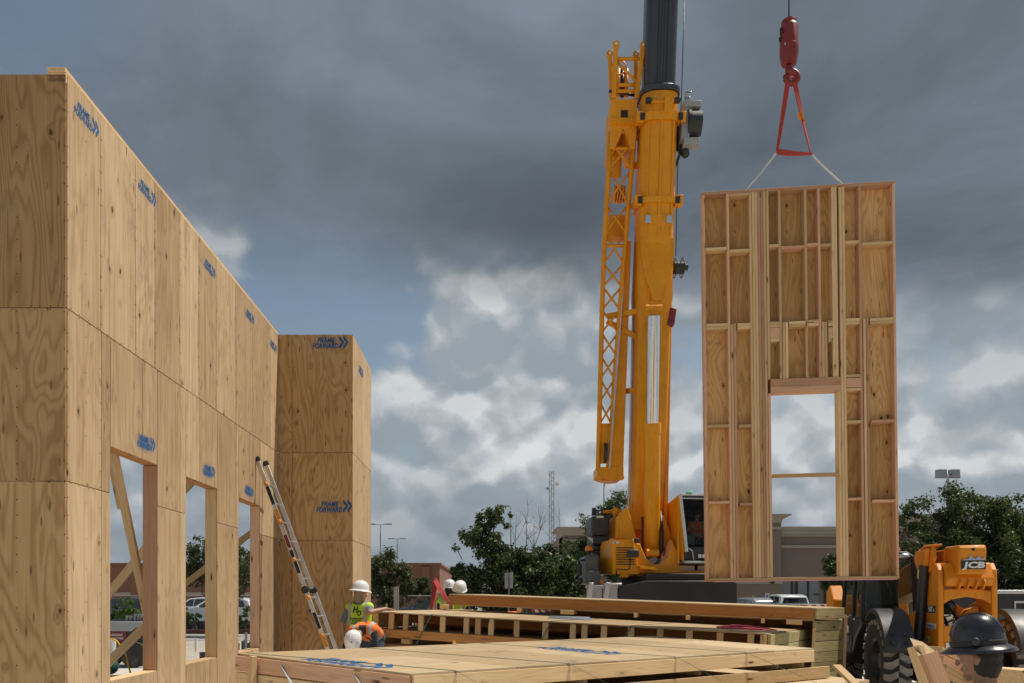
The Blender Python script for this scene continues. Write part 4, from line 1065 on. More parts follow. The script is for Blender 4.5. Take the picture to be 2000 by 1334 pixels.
b_ = MB(); b_.path([jp(1209 + 14 * math.cos(a), 132 + 14 * math.sin(a), .2) for a in [R(q) for q in range(0, 360, 24)]], .022, n=6, closed=True); cb(b_, 'jib_ring', ORANGE, smooth=True)
b_ = MB(); b_.tube(jp(1189, 178, .2), jp(1244, 187, .2), .035, n=8); cb(b_, 'pin_bar', BLACKP, smooth=True)
# links between jib and boom
for (xa, ya), (xb, yb) in (((1234, 404), (1248, 402)), ((1186, 618), (1238, 612)), ((1186, 628), (1246, 668)), ((1224, 764), (1238, 764)), ((1239, 270), (1252, 268)), ((1236, 325), (1250, 323))):
    b_ = MB(); b_.beam(jp(xa, ya, .25), bp((xb - 1268) * .012, -.3, ay(yb)), .10, .13); cb(b_, 'jib_link', ORANGE, bevel=.008)
b_ = MB(); b_.tube(jp(1238, 326, .1), jp(1251, 326, .1), .05, n=8); cb(b_, 'link_lamp', AMBER, smooth=True)

# upper carriage
YU = 19.0
b_ = MB(); b_.loft([[P(1197, 1122, YU), P(1250, 1122, YU), P(1250, 1122, YU + 1.6), P(1165, 1122, YU + 1.6)], [P(1195, 1053, YU), P(1238, 1053, YU), P(1238, 1053, YU + 1.6), P(1169, 1060, YU + 1.6)]]); cb(b_, 'engine_housing', ORANGE, bevel=.025, seg=3)
for i_ in range(8):
    y = 1070 + i_ * 4.6; b_ = MB(); b_.beam(P(1203, y, YU - .003), P(1236 + i_ * .6, y, YU - .003), .02, .022); cb(b_, 'louvre', SEALBK)
b_ = MB(); b_.beam(P(1197, 1059.5, YU - .003), P(1209, 1059.5, YU - .003), .004, .05); cb(b_, 'warning_label', WHITEPR)
b_ = MB(); b_.beam(P(1200, 1060, YU - .006), P(1203, 1060, YU - .006), .004, .03); cb(b_, 'warning_symbol', INK)
b_ = MB(); b_.box(*[v for pr in ((P(1221, 0, YU).x, P(1243, 0, YU).x), (YU - .35, YU - .2), (P(0, 1090, YU).z, P(0, 1075, YU).z)) for v in pr]); cb(b_, 'side_mirror', PLASTK, bevel=.03)
b_ = MB(); b_.path([P(1231, 1090, YU - .25), P(1230, 1110, YU - .25), P(1224, 1113, YU - .2), P(1205, 1111, YU - .1), P(1203, 1124, YU - .05)], .017, n=6); cb(b_, 'mirror_arm', BLACKP, smooth=True)
b_ = MB(); b_.box(P(1238, 0, YU).x, P(1246, 0, YU).x, YU - .15, YU, P(0, 1061, YU).z, P(0, 1052, YU).z); cb(b_, 'work_lamp', PLASTK, bevel=.02)
# stepped black counterweight and tanks at the left
for x0, x1, y0, y1, ya in ((1155, 1191, 1046, 1007, 20.2), (1156, 1190, 1063, 1046, 20.2), (1157, 1172, 1076, 1063, 20.3), (1157, 1172, 1098, 1077, 20.3)):
    b_ = MB(); a, c = P(x0, y0, ya), P(x1, y1, ya); b_.box(a.x, c.x, ya, ya + 1.1, a.z, c.z - .01); cb(b_, 'counterweight_block', CHAR, bevel=.05, seg=3)
b_ = MB(); b_.beam(P(1165, 1009.5, 20.19), P(1179, 1009.5, 20.19), .004, .06); cb(b_, 'warning_label', WHITEPR)
for x in (1160, 1178, 1185):
    b_ = MB(); b_.tube(P(x, 1007, 20.5), P(x, 992, 20.5), .07, .05, n=10); cb(b_, 'roof_fitting', PLASTK, smooth='auto')
b_ = MB(); b_.tube(P(1178, 1000, 20.4), P(1215, 998, 20.4), .05, n=8); b_.tube(P(1196, 1003, 20.3), P(1206, 996, 20.3), .11, n=10); cb(b_, 'pipework', ORANGE, smooth='auto')
# slewing frame: side cheeks carrying the boom and cylinder
def cheek(pts, y, th_, nm='slew_frame_cheek'):
    b_ = MB(); b_.prism([P(x, yy, y) for x, yy in pts], (0, th_, 0)); cb(b_, nm, ORANGE, bevel=.02)
cheek([(1204, 1052), (1206, 1010), (1213, 1000), (1224, 990), (1229, 1000), (1242, 1048), (1242, 1056)], 19.4, .3)
cheek([(1191, 1052), (1193, 1015), (1203, 1006), (1210, 1052)], 20.6, .25)
cheek([(1238, 1060), (1250, 1062), (1262, 1090), (1276, 1103), (1292, 1102), (1305, 1088), (1312, 1052), (1322, 1076), (1330, 1120), (1246, 1120)], 19.1, .45, 'turntable_frame')
cheek([(1292, 1010), (1297, 1006), (1313, 1050), (1318, 1072), (1305, 1076), (1298, 1062)], 19.7, .2)
cheek([(1222, 1012), (1258, 1012), (1258, 1070), (1236, 1070)], 20.9, .2)
b_ = MB(); b_.tube(P(1262, 1080, 19.3), P(1286, 1080, 19.3), .10, n=12); cb(b_, 'cylinder_pin', ORANGE, smooth='auto')
b_ = MB(); b_.beam(P(1248, 1108, 18.9), P(1278, 1110, 18.9), .25, .08); b_.tube(P(1278, 1112, 18.85), P(1285, 1112, 18.85), .03, n=8); cb(b_, 'walkway_step', ORANGE, bevel=.01)
b_ = MB(); b_.box(P(1240, 0, 20).x, P(1420, 0, 20).x, 19.2, 21.6, P(0, 1127, 20).z, P(0, 1116, 20).z); cb(b_, 'slew_platform', ORANGE, bevel=.02)
b_ = MB(); b_.tube(V((4.4, 20.5, 1.7)), V((4.4, 20.5, 2.1)), 1.0, n=32); cb(b_, 'slew_ring', BLACKP, smooth='auto')
# operator cab
YC = 18.9
xa, xb = P(1330, 0, YC).x, P(1432, 0, YC).x; za, zb_ = P(0, 1100, YC).z, P(0, 968, YC).z
ca = P(1330, 1100, YC)
b_ = MB(); b_.box(xa, xb, YC + .05, YC + 1.9, za - .02, za + .08); cb(b_, 'cab_floor', CHAR, bevel=.02)
b_ = MB(); b_.prism([P(1316, 985, YC + .9), P(1329, 966, YC), P(1336, 1075, YC), P(1336, 1100, YC), P(1326, 1100, YC + 1.2), P(1314, 1045, YC + 1.3)], (-.06, .12, 0)); cb(b_, 'cab_side_panel', ORANGE, bevel=.015)
b_ = MB(); b_.prism([(xa - .06, YC + .1, zb_), (xa - .06, YC + 1.9, zb_ - .1), (xa - .06, YC + 1.9, za), (xa - .06, YC + .1, za)], (.05, 0, 0)); cb(b_, 'cab_side_wall', ORANGE)
b_ = MB(); b_.prism([(xa, YC + .25, zb_ - .02), (xa, YC + 1.9, zb_ - .14), (xa, YC + 1.9, zb_ - .08), (xa, YC + .25, zb_ + .05)], (xb - xa, 0, 0)); cb(b_, 'cab_roof', CHAR, bevel=.015)
b_ = MB(); b_.box(xa, xb, YC + 1.85, YC + 1.9, za, zb_ - .1); cb(b_, 'cab_back_wall', BLACKP)
b_ = MB(); b_.box(xb - .04, xb, YC + .1, YC + 1.9, za, zb_ - .1); cb(b_, 'cab_side_wall', BLACKP)
b_ = MB(); b_.tube(P(1329, 966, YC), P(1341, 1078, YC), .045, n=10); b_.tube(P(1329, 966, YC), P(1318, 984, YC + .9), .03, n=8); cb(b_, 'cab_front_pillar', ALU, smooth='auto')
b_ = MB(); b_.tube(P(1330, 966, YC), P(1430, 968, YC), .03, n=8); b_.tube(P(1330, 973, YC), P(1430, 975, YC), .02, n=8); cb(b_, 'roof_rail', ALU, smooth='auto')
b_ = MB(); b_.box(P(1341, 0, YC).x, P(1352, 0, YC).x, YC - .02, YC + .06, P(0, 964, YC).z, P(0, 960, YC).z); cb(b_, 'green_lamp', simple('green_lens', (.12, .75, .35), .3), bevel=.008)
b_ = MB(); b_.box(P(1337, 0, YC).x, xb, YC - .02, YC + .12, P(0, 1100, YC).z, P(0, 1096, YC).z); cb(b_, 'cab_sill', ALU, bevel=.008)
b_ = MB(); b_.prism([(xa + .03, YC + .08, za + .08), (xb, YC + .08, za + .08), (xb, YC + .08, za + .42), (xa + .1, YC + .12, za + .42)], (0, .25, 0)); cb(b_, 'dashboard', PLASTK, bevel=.04)
b_ = MB(); b_.box(P(1343, 0, YC).x, P(1364, 0, YC).x, YC + .3, YC + .38, P(0, 1064, YC).z, P(0, 1042, YC).z); cb(b_, 'control_monitor', PLASTK, bevel=.02)
b_ = MB(); b_.box(P(1346, 0, YC).x, P(1362, 0, YC).x, YC + .29, YC + .299, P(0, 1061, YC).z, P(0, 1045, YC).z); cb(b_, 'monitor_screen', CHAR)
for x in (1364, 1372):
    b_ = MB(); b_.beam(P(x, 1086, YC + .07), P(x + 6, 1086, YC + .07), .004, .09); cb(b_, 'control_label', WHITEPR)
b_ = MB(); b_.path([P(1344, 1070, YC + .05), P(1352, 1076, YC + .02), P(1355, 1094, YC + .05)], .015, n=6); cb(b_, 'wiring_loom', GREYP, smooth=True)
b_ = MB(); b_.box(P(1366, 0, YC).x - .32, P(1366, 0, YC).x + .28, YC + 1.0, YC + 1.55, za + .1, za + .55); b_.box(P(1366, 0, YC).x - .3, P(1366, 0, YC).x + .26, YC + 1.45, YC + 1.62, za + .5, za + 1.25); cb(b_, 'driver_seat', BLACKP, bevel=.05)
b_ = MB(); b_.add([(xa + .12, YC + .04, za + .45), (xb - .05, YC + .04, za + .45), (xb - .05, YC + .2, zb_ - .03), (xa + .03, YC + .2, zb_ - .03)], [(0, 1, 2, 3)]); cb(b_, 'windscreen', glass_mat('clear_windscreen', (.03, .035, .04), .18), fix=False)
# carrier chassis
DGREY = simple('dark_grey_paint', (.11, .115, .12), .4, var=.1, scale=3, dirt=(.06, .06, .06, .3))
def cbox(x0, x1, y0, y1, Ya, dp, nm, m, bv=.02):
    b_ = MB(); a, c = P(x0, y0, Ya), P(x1, y1, Ya); b_.box(a.x, c.x, Ya, Ya + dp, a.z, c.z); return cb(b_, nm, m, bevel=bv)
b_ = MB(); b_.prism([P(x, y, 18.6) for x, y in ((1207, 1205), (1207, 1146), (1262, 1134), (1432, 1134), (1440, 1140), (1440, 1205))], (0, 2.9, 0)); cb(b_, 'chassis_box', BLACKP, bevel=.02)
cbox(1262, 1420, 1134, 1120, 18.75, 2.6, 'chassis_deck', BLACKP)
cbox(1440, 1660, 1200, 1180, 18.8, 2.6, 'chassis_tail', BLACKP)
cbox(1030, 1145, 1215, 1186, 18.9, 2.6, 'front_bumper', BLACKP)
def stripes(x0, x1, y0, y1, Ya):
    n_ = 7
    for i_ in range(n_):
        a0 = x0 + (x1 - x0) * i_ / n_; a1 = x0 + (x1 - x0) * (i_ + 1) / n_; sl_ = (x1 - x0) / n_ * .8
        b_ = MB(); b_.prism([P(a0 - sl_, y1, Ya), P(a1 - sl_, y1, Ya), P(a1, y0, Ya), P(a0, y0, Ya)], (0, .01, 0)); cb(b_, 'warning_stripe', REFR if i_ % 2 == 0 else REFW)
stripes(1575, 1632, 1192, 1181, 18.78); stripes(1040, 1085, 1196, 1187, 18.88)
for x0, x1 in ((1146, 1176), (1178, 1206)):
    cbox(x0, x1, 1175, 1147, 18.55, .05, 'aluminium_panel', GALV, .01)
cbox(1144, 1207, 1149, 1143, 18.5, .08, 'panel_rail', GALV, .01)
for xt, xb_ in ((1155, 1149), (1188, 1181), ):
    b_ = MB(); b_.beam(P(xb_, 1178, 18.45), P(xt, 1138, 18.45), .11, .04, up=(0, 1, 0)); cb(b_, 'access_ladder', ALU, bevel=.008)
cbox(1180, 1215, 1143, 1139, 18.5, .3, 'step_plate', ALU, .01)
cbox(1144, 1172, 1140, 1083, 19.3, 1.6, 'carrier_cab', DGREY, .08)
cbox(1150, 1172, 1142, 1115, 19.0, .3, 'carrier_cab_door', DGREY, .03)
cbox(1127, 1137, 1125, 1099, 19.2, .12, 'carrier_mirror', PLASTK, .05)
cbox(1129, 1139, 1141, 1128, 19.2, .14, 'carrier_mirror', PLASTK, .06)
b_ = MB(); b_.path([P(1129, 1100, 19.25), P(1134, 1094, 19.3), P(1150, 1094, 19.6)], .025, n=6); b_.path([P(1131, 1140, 19.25), P(1134, 1149, 19.3), P(1146, 1150, 19.5)], .025, n=6); cb(b_, 'mirror_arm', BLACKP, smooth=True)
b_ = MB(); b_.lathe([(.10, 0), (.10, .02), (.095, .08), (.075, .12), (.03, .14), (.0, .142)], c=P(1150, 1076, 19.6), n=16); cb(b_, 'beacon', AMBER, smooth=True)
b_ = MB(); b_.tube(P(1150, 1085, 19.6), P(1150, 1075, 19.6), .05, n=10); cb(b_, 'beacon_post', BLACKP)
b_ = MB(); b_.prism([P(1146, 1048, 20.0), P(1158, 1052, 20.0), P(1158, 1060, 20.0)], (0, .05, 0)); cb(b_, 'paper_flap', WHITEPR)
b_ = MB(); b_.tube(P(1175, 1138, 18.9), P(1175, 1136, 18.9) + V((0, -.06, 0)), .05, n=10); cb(b_, 'marker_lamp', AMBER)
cbox(1212, 1228, 1128, 1122, 18.95, .3, 'support_leg', ORANGE, .02)
for x in (1.6, 3.2, 5.4, 7.0, 8.6):
    for y in (18.85, 21.2):
        b_ = MB(); c_ = V((x, y, .55)); b_.lathe([(.0, -.16), (.36, -.16), (.60, -.17), (.67, -.10), (.68, 0), (.67, .10), (.60, .17), (.36, .16), (.0, .16)], c=c_, n=28, M=Mx.Rotation(R(90), 3, 'X')); cb(b_, 'wheel', RUBBER, smooth='auto')
b_ = MB(); b_.box(.8, 10.2, 19.4, 20.9, .55, 1.15); cb(b_, 'chassis_beam', BLACKP)
# engine cover side face lettering (small maker's marks)
lettering('fleet_lettering', crane, CI @ frame(P(1189, 1100, 19.2) + V((-.12, .25, .1)), (-.25, 1, 0), (-1, -.25, 0)), [('AMERICA', .10, 0, .08, .2, .0)], BLUEPR)

# ------------------------------------------------------------------ telehandler
TH_ = R(-14)
TM = T((6.62, 11.0, 0), TH_)
tel = thing('telehandler', 'orange and black telehandler parked on the right, its rear towards the viewer', 'telehandler', TM)
def wheel(x, y, rad, wd, steer=0.0):
    M = T((x, y, rad), steer) @ Mx.Rotation(R(90), 4, 'Y')
    w = bpy.data.objects.new('wheel', None); link(w, tel); w.matrix_basis = M
    b_ = MB(); h = wd / 2
    b_.lathe([(rad * .50, -h * .78), (rad * .62, -h * .98), (rad * .80, -h), (rad * .91, -h * .88), (rad * .935, -h * .4), (rad * .935, h * .4), (rad * .91, h * .88), (rad * .80, h), (rad * .62, h * .98), (rad * .50, h * .78)], n=40, cap=False); b_.build('tyre', RUBBER, w, smooth='auto')
    b_ = MB(); n_ = 22
    for i in range(n_):
        for s_ in (-1, 1):
            a0 = 2 * math.pi * (i + (.5 if s_ > 0 else 0)) / n_
            pts = []
            for r_ in (rad * .90, rad * 1.0):
                for (da, z) in ((0.0, .03), (.17, .03), (.29, .55), (.27, 1.0), (.11, 1.0), (.10, .55)):
                    rr_ = r_ - (.05 * rad if z == 1.0 else 0); a = a0 + da * .92; pts.append((rr_ * math.cos(a), rr_ * math.sin(a), s_ * z * h * 1.0))
            b_.add(pts, [tuple(range(6, 12)), (0, 1, 7, 6), (1, 2, 8, 7), (2, 3, 9, 8), (3, 4, 10, 9), (4, 5, 11, 10), (5, 0, 6, 11)])
    b_.build('tread_blocks', TREAD, w, kind='stuff')
    b_ = MB(); b_.lathe([(.0, -h * .35), (rad * .22, -h * .35), (rad * .24, -h * .2), (rad * .42, -h * .15), (rad * .47, -h * .72), (rad * .53, -h * .86), (rad * .53, h * .86), (rad * .47, h * .7), (rad * .42, h * .1), (.0, h * .1)], n=32); b_.build('rim', BLACKP, w, smooth='auto')
    for i in range(8):
        a = 2 * math.pi * i / 8; b_ = MB(); b_.tube((rad * .33 * math.cos(a), rad * .33 * math.sin(a), -h * .12), (rad * .33 * math.cos(a), rad * .33 * math.sin(a), -h * .28), .018, n=6); b_.build('wheel_nut', STEEL, w)
for x, y, st in ((-.86, 0, 0.03), (.78, 0, .03), (-.86, 2.75, 0), (.78, 2.75, 0)): wheel(x, y, .625, .36, st)
def tb(b_, name, m, **kw): return b_.build(name, m, tel, **kw)
# rear side plates with the cut-out cross member
plate = [(-.62, .70), (-.62, 1.52), (-.60, 1.92), (-.50, 2.02), (-.38, 2.02), (-.30, 1.90), (-.02, 1.50), (.55, 1.34), (.78, 1.30), (.80, 1.12), (.45, .78), (.30, .45), (-.45, .42)]
for x in (-.36, .29):
    b_ = MB(); b_.prism([(x, y, z) for y, z in plate], (.07, 0, 0)); tb(b_, 'side_plate', TORANGE, bevel=.015)
b_ = MB(); b_.prism([(x, -.60, z) for x, z in ((-.288, 1.46), (-.288, 1.66), (.0, 1.68), (.288, 1.64), (.288, 1.46), (.20, 1.52), (.0, 1.56), (-.20, 1.52))], (0, .06, 0)); tb(b_, 'cross_member', TORANGE, bevel=.01)
b_ = MB(); b_.box(-.288, .288, -.585, -.54, .55, 1.16); tb(b_, 'cross_member', TORANGE, bevel=.01)
b_ = MB(); b_.box(-.55, .52, -.45, .6, .35, .72); tb(b_, 'rear_axle_housing', BLACKP, bevel=.04)
b_ = MB(); b_.box(-.62, .55, .5, 3.0, .50, .95); tb(b_, 'main_chassis', BLACKP, bevel=.03)
for y in (0, 2.75):
    b_ = MB(); b_.tube((-.95, y, .63), (.95, y, .63), .12, n=12); tb(b_, 'axle', BLACKP)
# hoses and gear seen through the cut-out
for i, (x, z) in enumerate(((-.18, 1.2), (-.05, 1.25), (.1, 1.2))):
    b_ = MB(); b_.path([(x, -.35, .9), (x + .05, -.2, z), (x + .02, .1, z + .2), (x, .4, 1.5)], .022, n=6); tb(b_, 'hydraulic_hose', BLACKP, smooth=True)
b_ = MB(); b_.prism([(-.05, -.3, 1.18), (.24, -.3, 1.2), (.24, -.3, 1.42), (.1, -.3, 1.38)], (0, .2, 0)); tb(b_, 'bracket_plate', TORANGE, bevel=.01)
b_ = MB(); b_.prism([(.02, -.12, 1.45), (.16, -.12, 1.36), (.02, -.12, 1.32)], (0, .1, 0)); tb(b_, 'guard_plate', TORANGE)
# boom: rear knuckle, slanting forward beam, label
def loftbox(b_, secs): 
    b_.loft([[(x0, y, z0), (x1, y, z0), (x1, y, z1), (x0, y, z1)] for y, x0, x1, z0, z1 in secs])
b_ = MB(); loftbox(b_, [(-.30, -.20, .20, 1.76, 2.22), (.5, -.21, .21, 1.62, 2.22), (1.2, -.20, .20, 1.64, 2.12), (3.6, -.18, .18, 1.36, 1.78), (4.6, -.17, .17, 1.18, 1.58)]); tb(b_, 'lift_boom', TORANGE, bevel=.02)
b_ = MB(); b_.prism([(-.285, y, z) for y, z in ((-.72, 1.80), (-.66, 1.70), (-.2, 1.72), (.1, 1.9), (.1, 2.06), (-.60, 2.02))], (.57, 0, 0)); tb(b_, 'boom_knuckle', TORANGE, bevel=.02)
b_ = MB(); b_.prism([(-.17, y, z) for y, z in ((-.80, 1.86), (-.82, 2.20), (-.78, 2.25), (-.25, 2.26), (-.25, 1.86))], (.33, 0, 0)); tb(b_, 'boom_end_cover', TORANGE, bevel=.02)
for x in (-.14, -.04, .06, .15):
    b_ = MB(); b_.prism([(x, y, z) for y, z in ((-.74, 1.80), (-.78, 1.75), (-.70, 1.66), (-.45, 1.64), (-.45, 1.78))], (.02, 0, 0)); tb(b_, 'knuckle_rib', TORANGE, bevel=.004)
b_ = MB(); b_.prism([(-.44, y, z) for y, z in ((-.36, 2.24), (.16, 2.22), (.22, 2.10), (.10, 1.98), (-.20, 1.84))], (.06, 0, 0)); tb(b_, 'pivot_guard', TORANGE, bevel=.012)
b_ = MB(); b_.prism([(-.46, -.42, 2.26), (-.26, -.45, 2.27), (-.2, .14, 2.22), (-.40, .16, 2.22)], (0, 0, .025)); tb(b_, 'top_plate', TORANGE, bevel=.008)
b_ = MB(); b_.prism([(-.38, y, z) for y, z in ((-.40, 2.28), (-.10, 2.10), (-.16, 1.84), (-.30, 1.95), (-.46, 2.1))], (.05, 0, 0)); tb(b_, 'gusset_plate', TORANGE, bevel=.008)
b_ = MB(); b_.tube((-.42, .05, .95), (-.42, -.22, 2.0), .07, n=14); tb(b_, 'lift_cylinder', BLACKP, smooth='auto')
b_ = MB(); b_.beam((-.492, -.17, 1.82), (-.492, -.20, 1.95), .004, .05, up=(0, 1, 0)); tb(b_, 'warning_label', PALEYEL)
b_ = MB(); b_.prism([(-.2145, y, z) for y, z in ((.36, 1.76), (1.2, 1.71), (1.2, 2.05), (.36, 2.12))], (.004, 0, 0)); tb(b_, 'rental_label', WHITEPR)
lettering('label_lettering', tel, frame((-.217, 1.17, 1.82), (0, -1, .06), (-1, 0, 0)), [('Rentals', .22, 0, 0, 0, .004, .76)], INK)
# cab
cx0, cx1, cy0, cy1 = -1.02, -.24, .84, 2.35
b_ = MB(); b_.prism([(cx0, y, z) for y, z in ((cy0, 1.28), (cy1 + .05, 1.18), (cy1 + .05, .62), (cy0 + .75, .55), (cy0 + .45, .9), (cy0, 1.12))], (cx1 - cx0, 0, 0)); tb(b_, 'cab_body', BLACKP, bevel=.03)
pil = {'a': (cx0 + .01, cy0 + .02), 'b': (cx1, cy0 + .02), 'c': (cx0 + .01, cy1), 'd': (cx1, cy1), 'e': (cx0 + .005, 1.45)}
for nm, (x, y) in pil.items():
    b_ = MB(); lean = .06 if y < 1 else (-.12 if y > 2 else 0); b_.beam((x, y, 1.18), (x + (.05 if x < -.6 else -.02), y + lean, 2.16), .06, .07, up=(0, 1, 0)); tb(b_, 'cab_pillar', BLACKP, bevel=.012)
b_ = MB(); b_.loft([[(cx0 + .02, cy0 + .05, 2.14), (cx1, cy0 + .05, 2.14), (cx1, cy1 - .1, 2.14), (cx0 + .02, cy1 - .1, 2.14)], [(cx0 + .06, cy0 + .06, 2.22), (cx1 - .03, cy0 + .06, 2.22), (cx1 - .03, cy1 - .15, 2.20), (cx0 + .06, cy1 - .15, 2.20)], [(cx0 + .16, cy0 + .2, 2.27), (cx1 - .12, cy0 + .2, 2.27), (cx1 - .12, cy1 - .3, 2.25), (cx0 + .16, cy1 - .3, 2.25)]]); tb(b_, 'cab_roof', PLASTK, bevel=.03)
b_ = MB(); b_.path([(cx1 + .03, cy0 + .04, 1.25), (cx1 + .03, cy0 + .04, 2.0), (cx1 - .02, cy0 + .06, 2.16), (cx1 - .12, cy0 + .08, 2.23), (cx0 + .2, cy0 + .10, 2.25)], .04, n=8); tb(b_, 'roof_frame', PLASTK, smooth=True)
b_ = MB(); b_.sphere((cx1 - .16, cy0 + .05, 2.19), (.09, .05, .05), n=14); tb(b_, 'work_lamp', STEEL, smooth=True)
b_ = MB(); b_.lathe([(.05, 0), (.05, .06), (.03, .08), (0, .085)], c=(cx1 - .2, cy0 + .3, 2.26), n=12); tb(b_, 'beacon', AMBER, smooth=True)
b_ = MB(); b_.add([(cx0 + .04, cy0 + .03, 1.27), (cx1 - .02, cy0 + .03, 1.27), (cx1 - .04, cy0 + .085, 2.13), (cx0 + .08, cy0 + .085, 2.13)], [(0, 1, 2, 3)]); tb(b_, 'rear_window', GLASS, fix=False)
b_ = MB(); b_.add([(cx0 + .012, .92, 1.28), (cx0 + .012, 1.42, 1.25), (cx0 + .05, 1.42, 2.13), (cx0 + .05, .97, 2.13)], [(0, 1, 2, 3)]); b_.add([(cx0 + .012, 1.49, 1.1), (cx0 + .012, 2.32, 1.0), (cx0 + .05, 2.2, 2.13), (cx0 + .05, 1.49, 2.13)], [(0, 1, 2, 3)]); tb(b_, 'side_window', GLASS, fix=False)
b_ = MB(); b_.add([(cx0 + .04, cy1 + .02, 1.2), (cx1 - .02, cy1 + .02, 1.2), (cx1 - .04, cy1 - .1, 2.13), (cx0 + .08, cy1 - .1, 2.13)], [(0, 1, 2, 3)]); tb(b_, 'windscreen', GLASS, fix=False)
b_ = MB(); b_.path([(cx0 + .25, cy0 + .0, 2.08), (cx0 + .50, cy0 - .02, 1.42)], .010, n=5); b_.path([(cx0 + .49, cy0 - .02, 1.8), (cx0 + .52, cy0 - .02, 1.38)], .012, n=5); tb(b_, 'rear_wiper', BLACKP, smooth=True)
b_ = MB(); b_.box(cx0 + .12, cx0 + .6, 1.15, 1.6, .95, 1.45); b_.box(cx0 + .12, cx0 + .6, 1.08, 1.22, 1.4, 2.0); tb(b_, 'driver_seat', CHAR, bevel=.05)
b_ = MB(); b_.path([(cx0 + .35, 2.0 + .0, 1.5 + 0)] , .01) if False else None
b_ = MB(); b_.path([(cx0 + .36 + .18 * math.cos(a), 1.95 - .07 * math.sin(a), 1.56 + .16 * math.sin(a)) for a in [R(q) for q in range(0, 360, 24)]], .016, n=6, closed=True); tb(b_, 'steering_wheel', BLACKP, smooth=True)
b_ = MB(); b_.prism([(cx0 - .012, y, z) for y, z in ((1.50, 1.14), (2.36, 1.06), (2.36, .62), (1.62, .62), (1.5, .80))], (.012, 0, 0)); tb(b_, 'cab_door', BLACKP, bevel=.004)
lettering('maker_lettering', tel, frame((cx0 - .016, 2.3, .84), (0, -1, 0), (-1, 0, 0)), [('JCB', .17, 0, 0, .12, .006, .42)], WHITEPR)
b_ = MB(); b_.beam((cx0 - .014, 2.25, 1.05), (cx0 - .014, 2.08, 1.05), .003, .08); tb(b_, 'number_plate', PALEYEL)
lettering('number_lettering', tel, frame((cx0 - .017, 2.24, 1.03), (0, -1, 0), (-1, 0, 0)), [('1384', .055, 0, 0, 0, .001)], INK)
for (y, z, w, h, m_) in ((1.78, 1.02, .09, .12, WHITEPR), (1.78, .86, .12, .10, BLUEPR), (1.30, 1.20, .10, .03, WHITEPR)):
    b_ = MB(); b_.beam((cx0 - .014, y + w / 2, z), (cx0 - .014, y - w / 2, z), .003, h); tb(b_, 'sticker', m_)
b_ = MB(); b_.beam((cx0 + .15, cy0 + .028, 1.36), (cx0 + .26, cy0 + .028, 1.36), .003, .04); tb(b_, 'sticker', TEALG)
b_ = MB(); b_.prism([(cx0 - .10, y, z) for y, z in ((1.55, .60), (2.3, .60), (2.3, .45), (1.65, .45))], (.35, 0, 0)); tb(b_, 'cab_step', BLACKP, bevel=.02)
b_ = MB(); b_.box(cx0 - .12, cx0 + .2, 1.72, 2.28, .16, .20); b_.beam((cx0 - .08, 2.0, .2), (cx0 - .02, 2.0, .5), .03, .3, up=(0, 1, 0)); tb(b_, 'footstep', BLACKP, bevel=.01)
# front frame and carriage beyond the cab
b_ = MB(); b_.prism([(-.62, y, z) for y, z in ((4.4, .5), (4.75, .5), (4.75, 1.5), (4.5, 1.6), (4.35, 1.2))], (1.2, 0, 0)); tb(b_, 'fork_carriage', TORANGE, bevel=.02)
b_ = MB(); b_.prism([(-1.08, y, z) for y, z in ((2.9, 1.0), (3.5, 1.0), (3.5, 1.65), (3.2, 1.78), (2.9, 1.5))], (.22, 0, 0)); tb(b_, 'front_fender_housing', TORANGE, bevel=.03)
# mudguards
for x, sgn in ((-.86, -1), (.78, 1)):
    outer = []; 
    for a in range(-34, 75, 9): outer.append(R(a))
    b_ = MB(); rings = []
    for a in outer:
        yy, zz = -.78 * math.sin(a) , .635 + .735 * math.cos(a)
        rings.append([(x - .20, yy * .97, zz - .012), (x - .185, yy, zz + .02), (x + .185, yy, zz + .02), (x + .20, yy * .97, zz - .012), (x + .20, yy * .93, zz - .05), (x - .20, yy * .93, zz - .05)])
    b_.loft(rings); tb(b_, 'mudguard', PLASTK, smooth='auto')
    for sx in (-.08, .08):
        for a in (58, 68):
            q = R(a); b_ = MB(); p = V((x + sx, -.80 * math.sin(q), .655 + .735 * math.cos(q))); nn = V((0, -math.sin(q), math.cos(q))); b_.tube(p - nn * .01, p + nn * .012, .026, n=10); tb(b_, 'mudguard_bolt', BLACKP, smooth='auto')
# lettering on the rear
b_ = MB(); b_.beam((-.145, -.831, 1.985), (.145, -.831, 1.985), .006, .115); tb(b_, 'badge_plate', INK)
lettering('maker_lettering', tel, frame((-.135, -.836, 1.945), (1, 0, 0), (0, -1, 0)), [('JCB', .11, 0, 0, .12, .005, .27)], WHITEPR)
b_ = MB(); b_.add([(-.14, -.832, 2.045), (.13, -.832, 2.045), (.13, -.832, 2.085), (.10, -.832, 2.06), (.06, -.832, 2.105), (.02, -.832, 2.06), (-.03, -.832, 2.11), (-.06, -.832, 2.06), (-.11, -.832, 2.06)], [tuple(range(9))]); tb(b_, 'emblem', simple('blue_white_emblem', (.35, .42, .55), .5, var=.6, scale=30), fix=False)
b_ = MB(); b_.tube((0.0, -.815, 2.19), (0.0, -.825, 2.19), .02, n=10); tb(b_, 'cover_hole', SEALBK)
SPL = -.3645
b_ = MB(); b_.beam((SPL, -.12, 1.385), (SPL, -.50, 1.385), .003, .10); tb(b_, 'badge_plate', INK)
lettering('model_lettering', tel, frame((SPL - .003, -.15, 1.355), (0, -1, 0), (-1, 0, 0)), [('507', .10, .05, 0, 0, .004, .20), ('-42', .05, .26, 0, 0, .002)], WHITEPR)
b_ = MB(); b_.beam((SPL, -.10, 1.16), (SPL, -.52, 1.15), .003, .075); tb(b_, 'rental_label', WHITEPR)
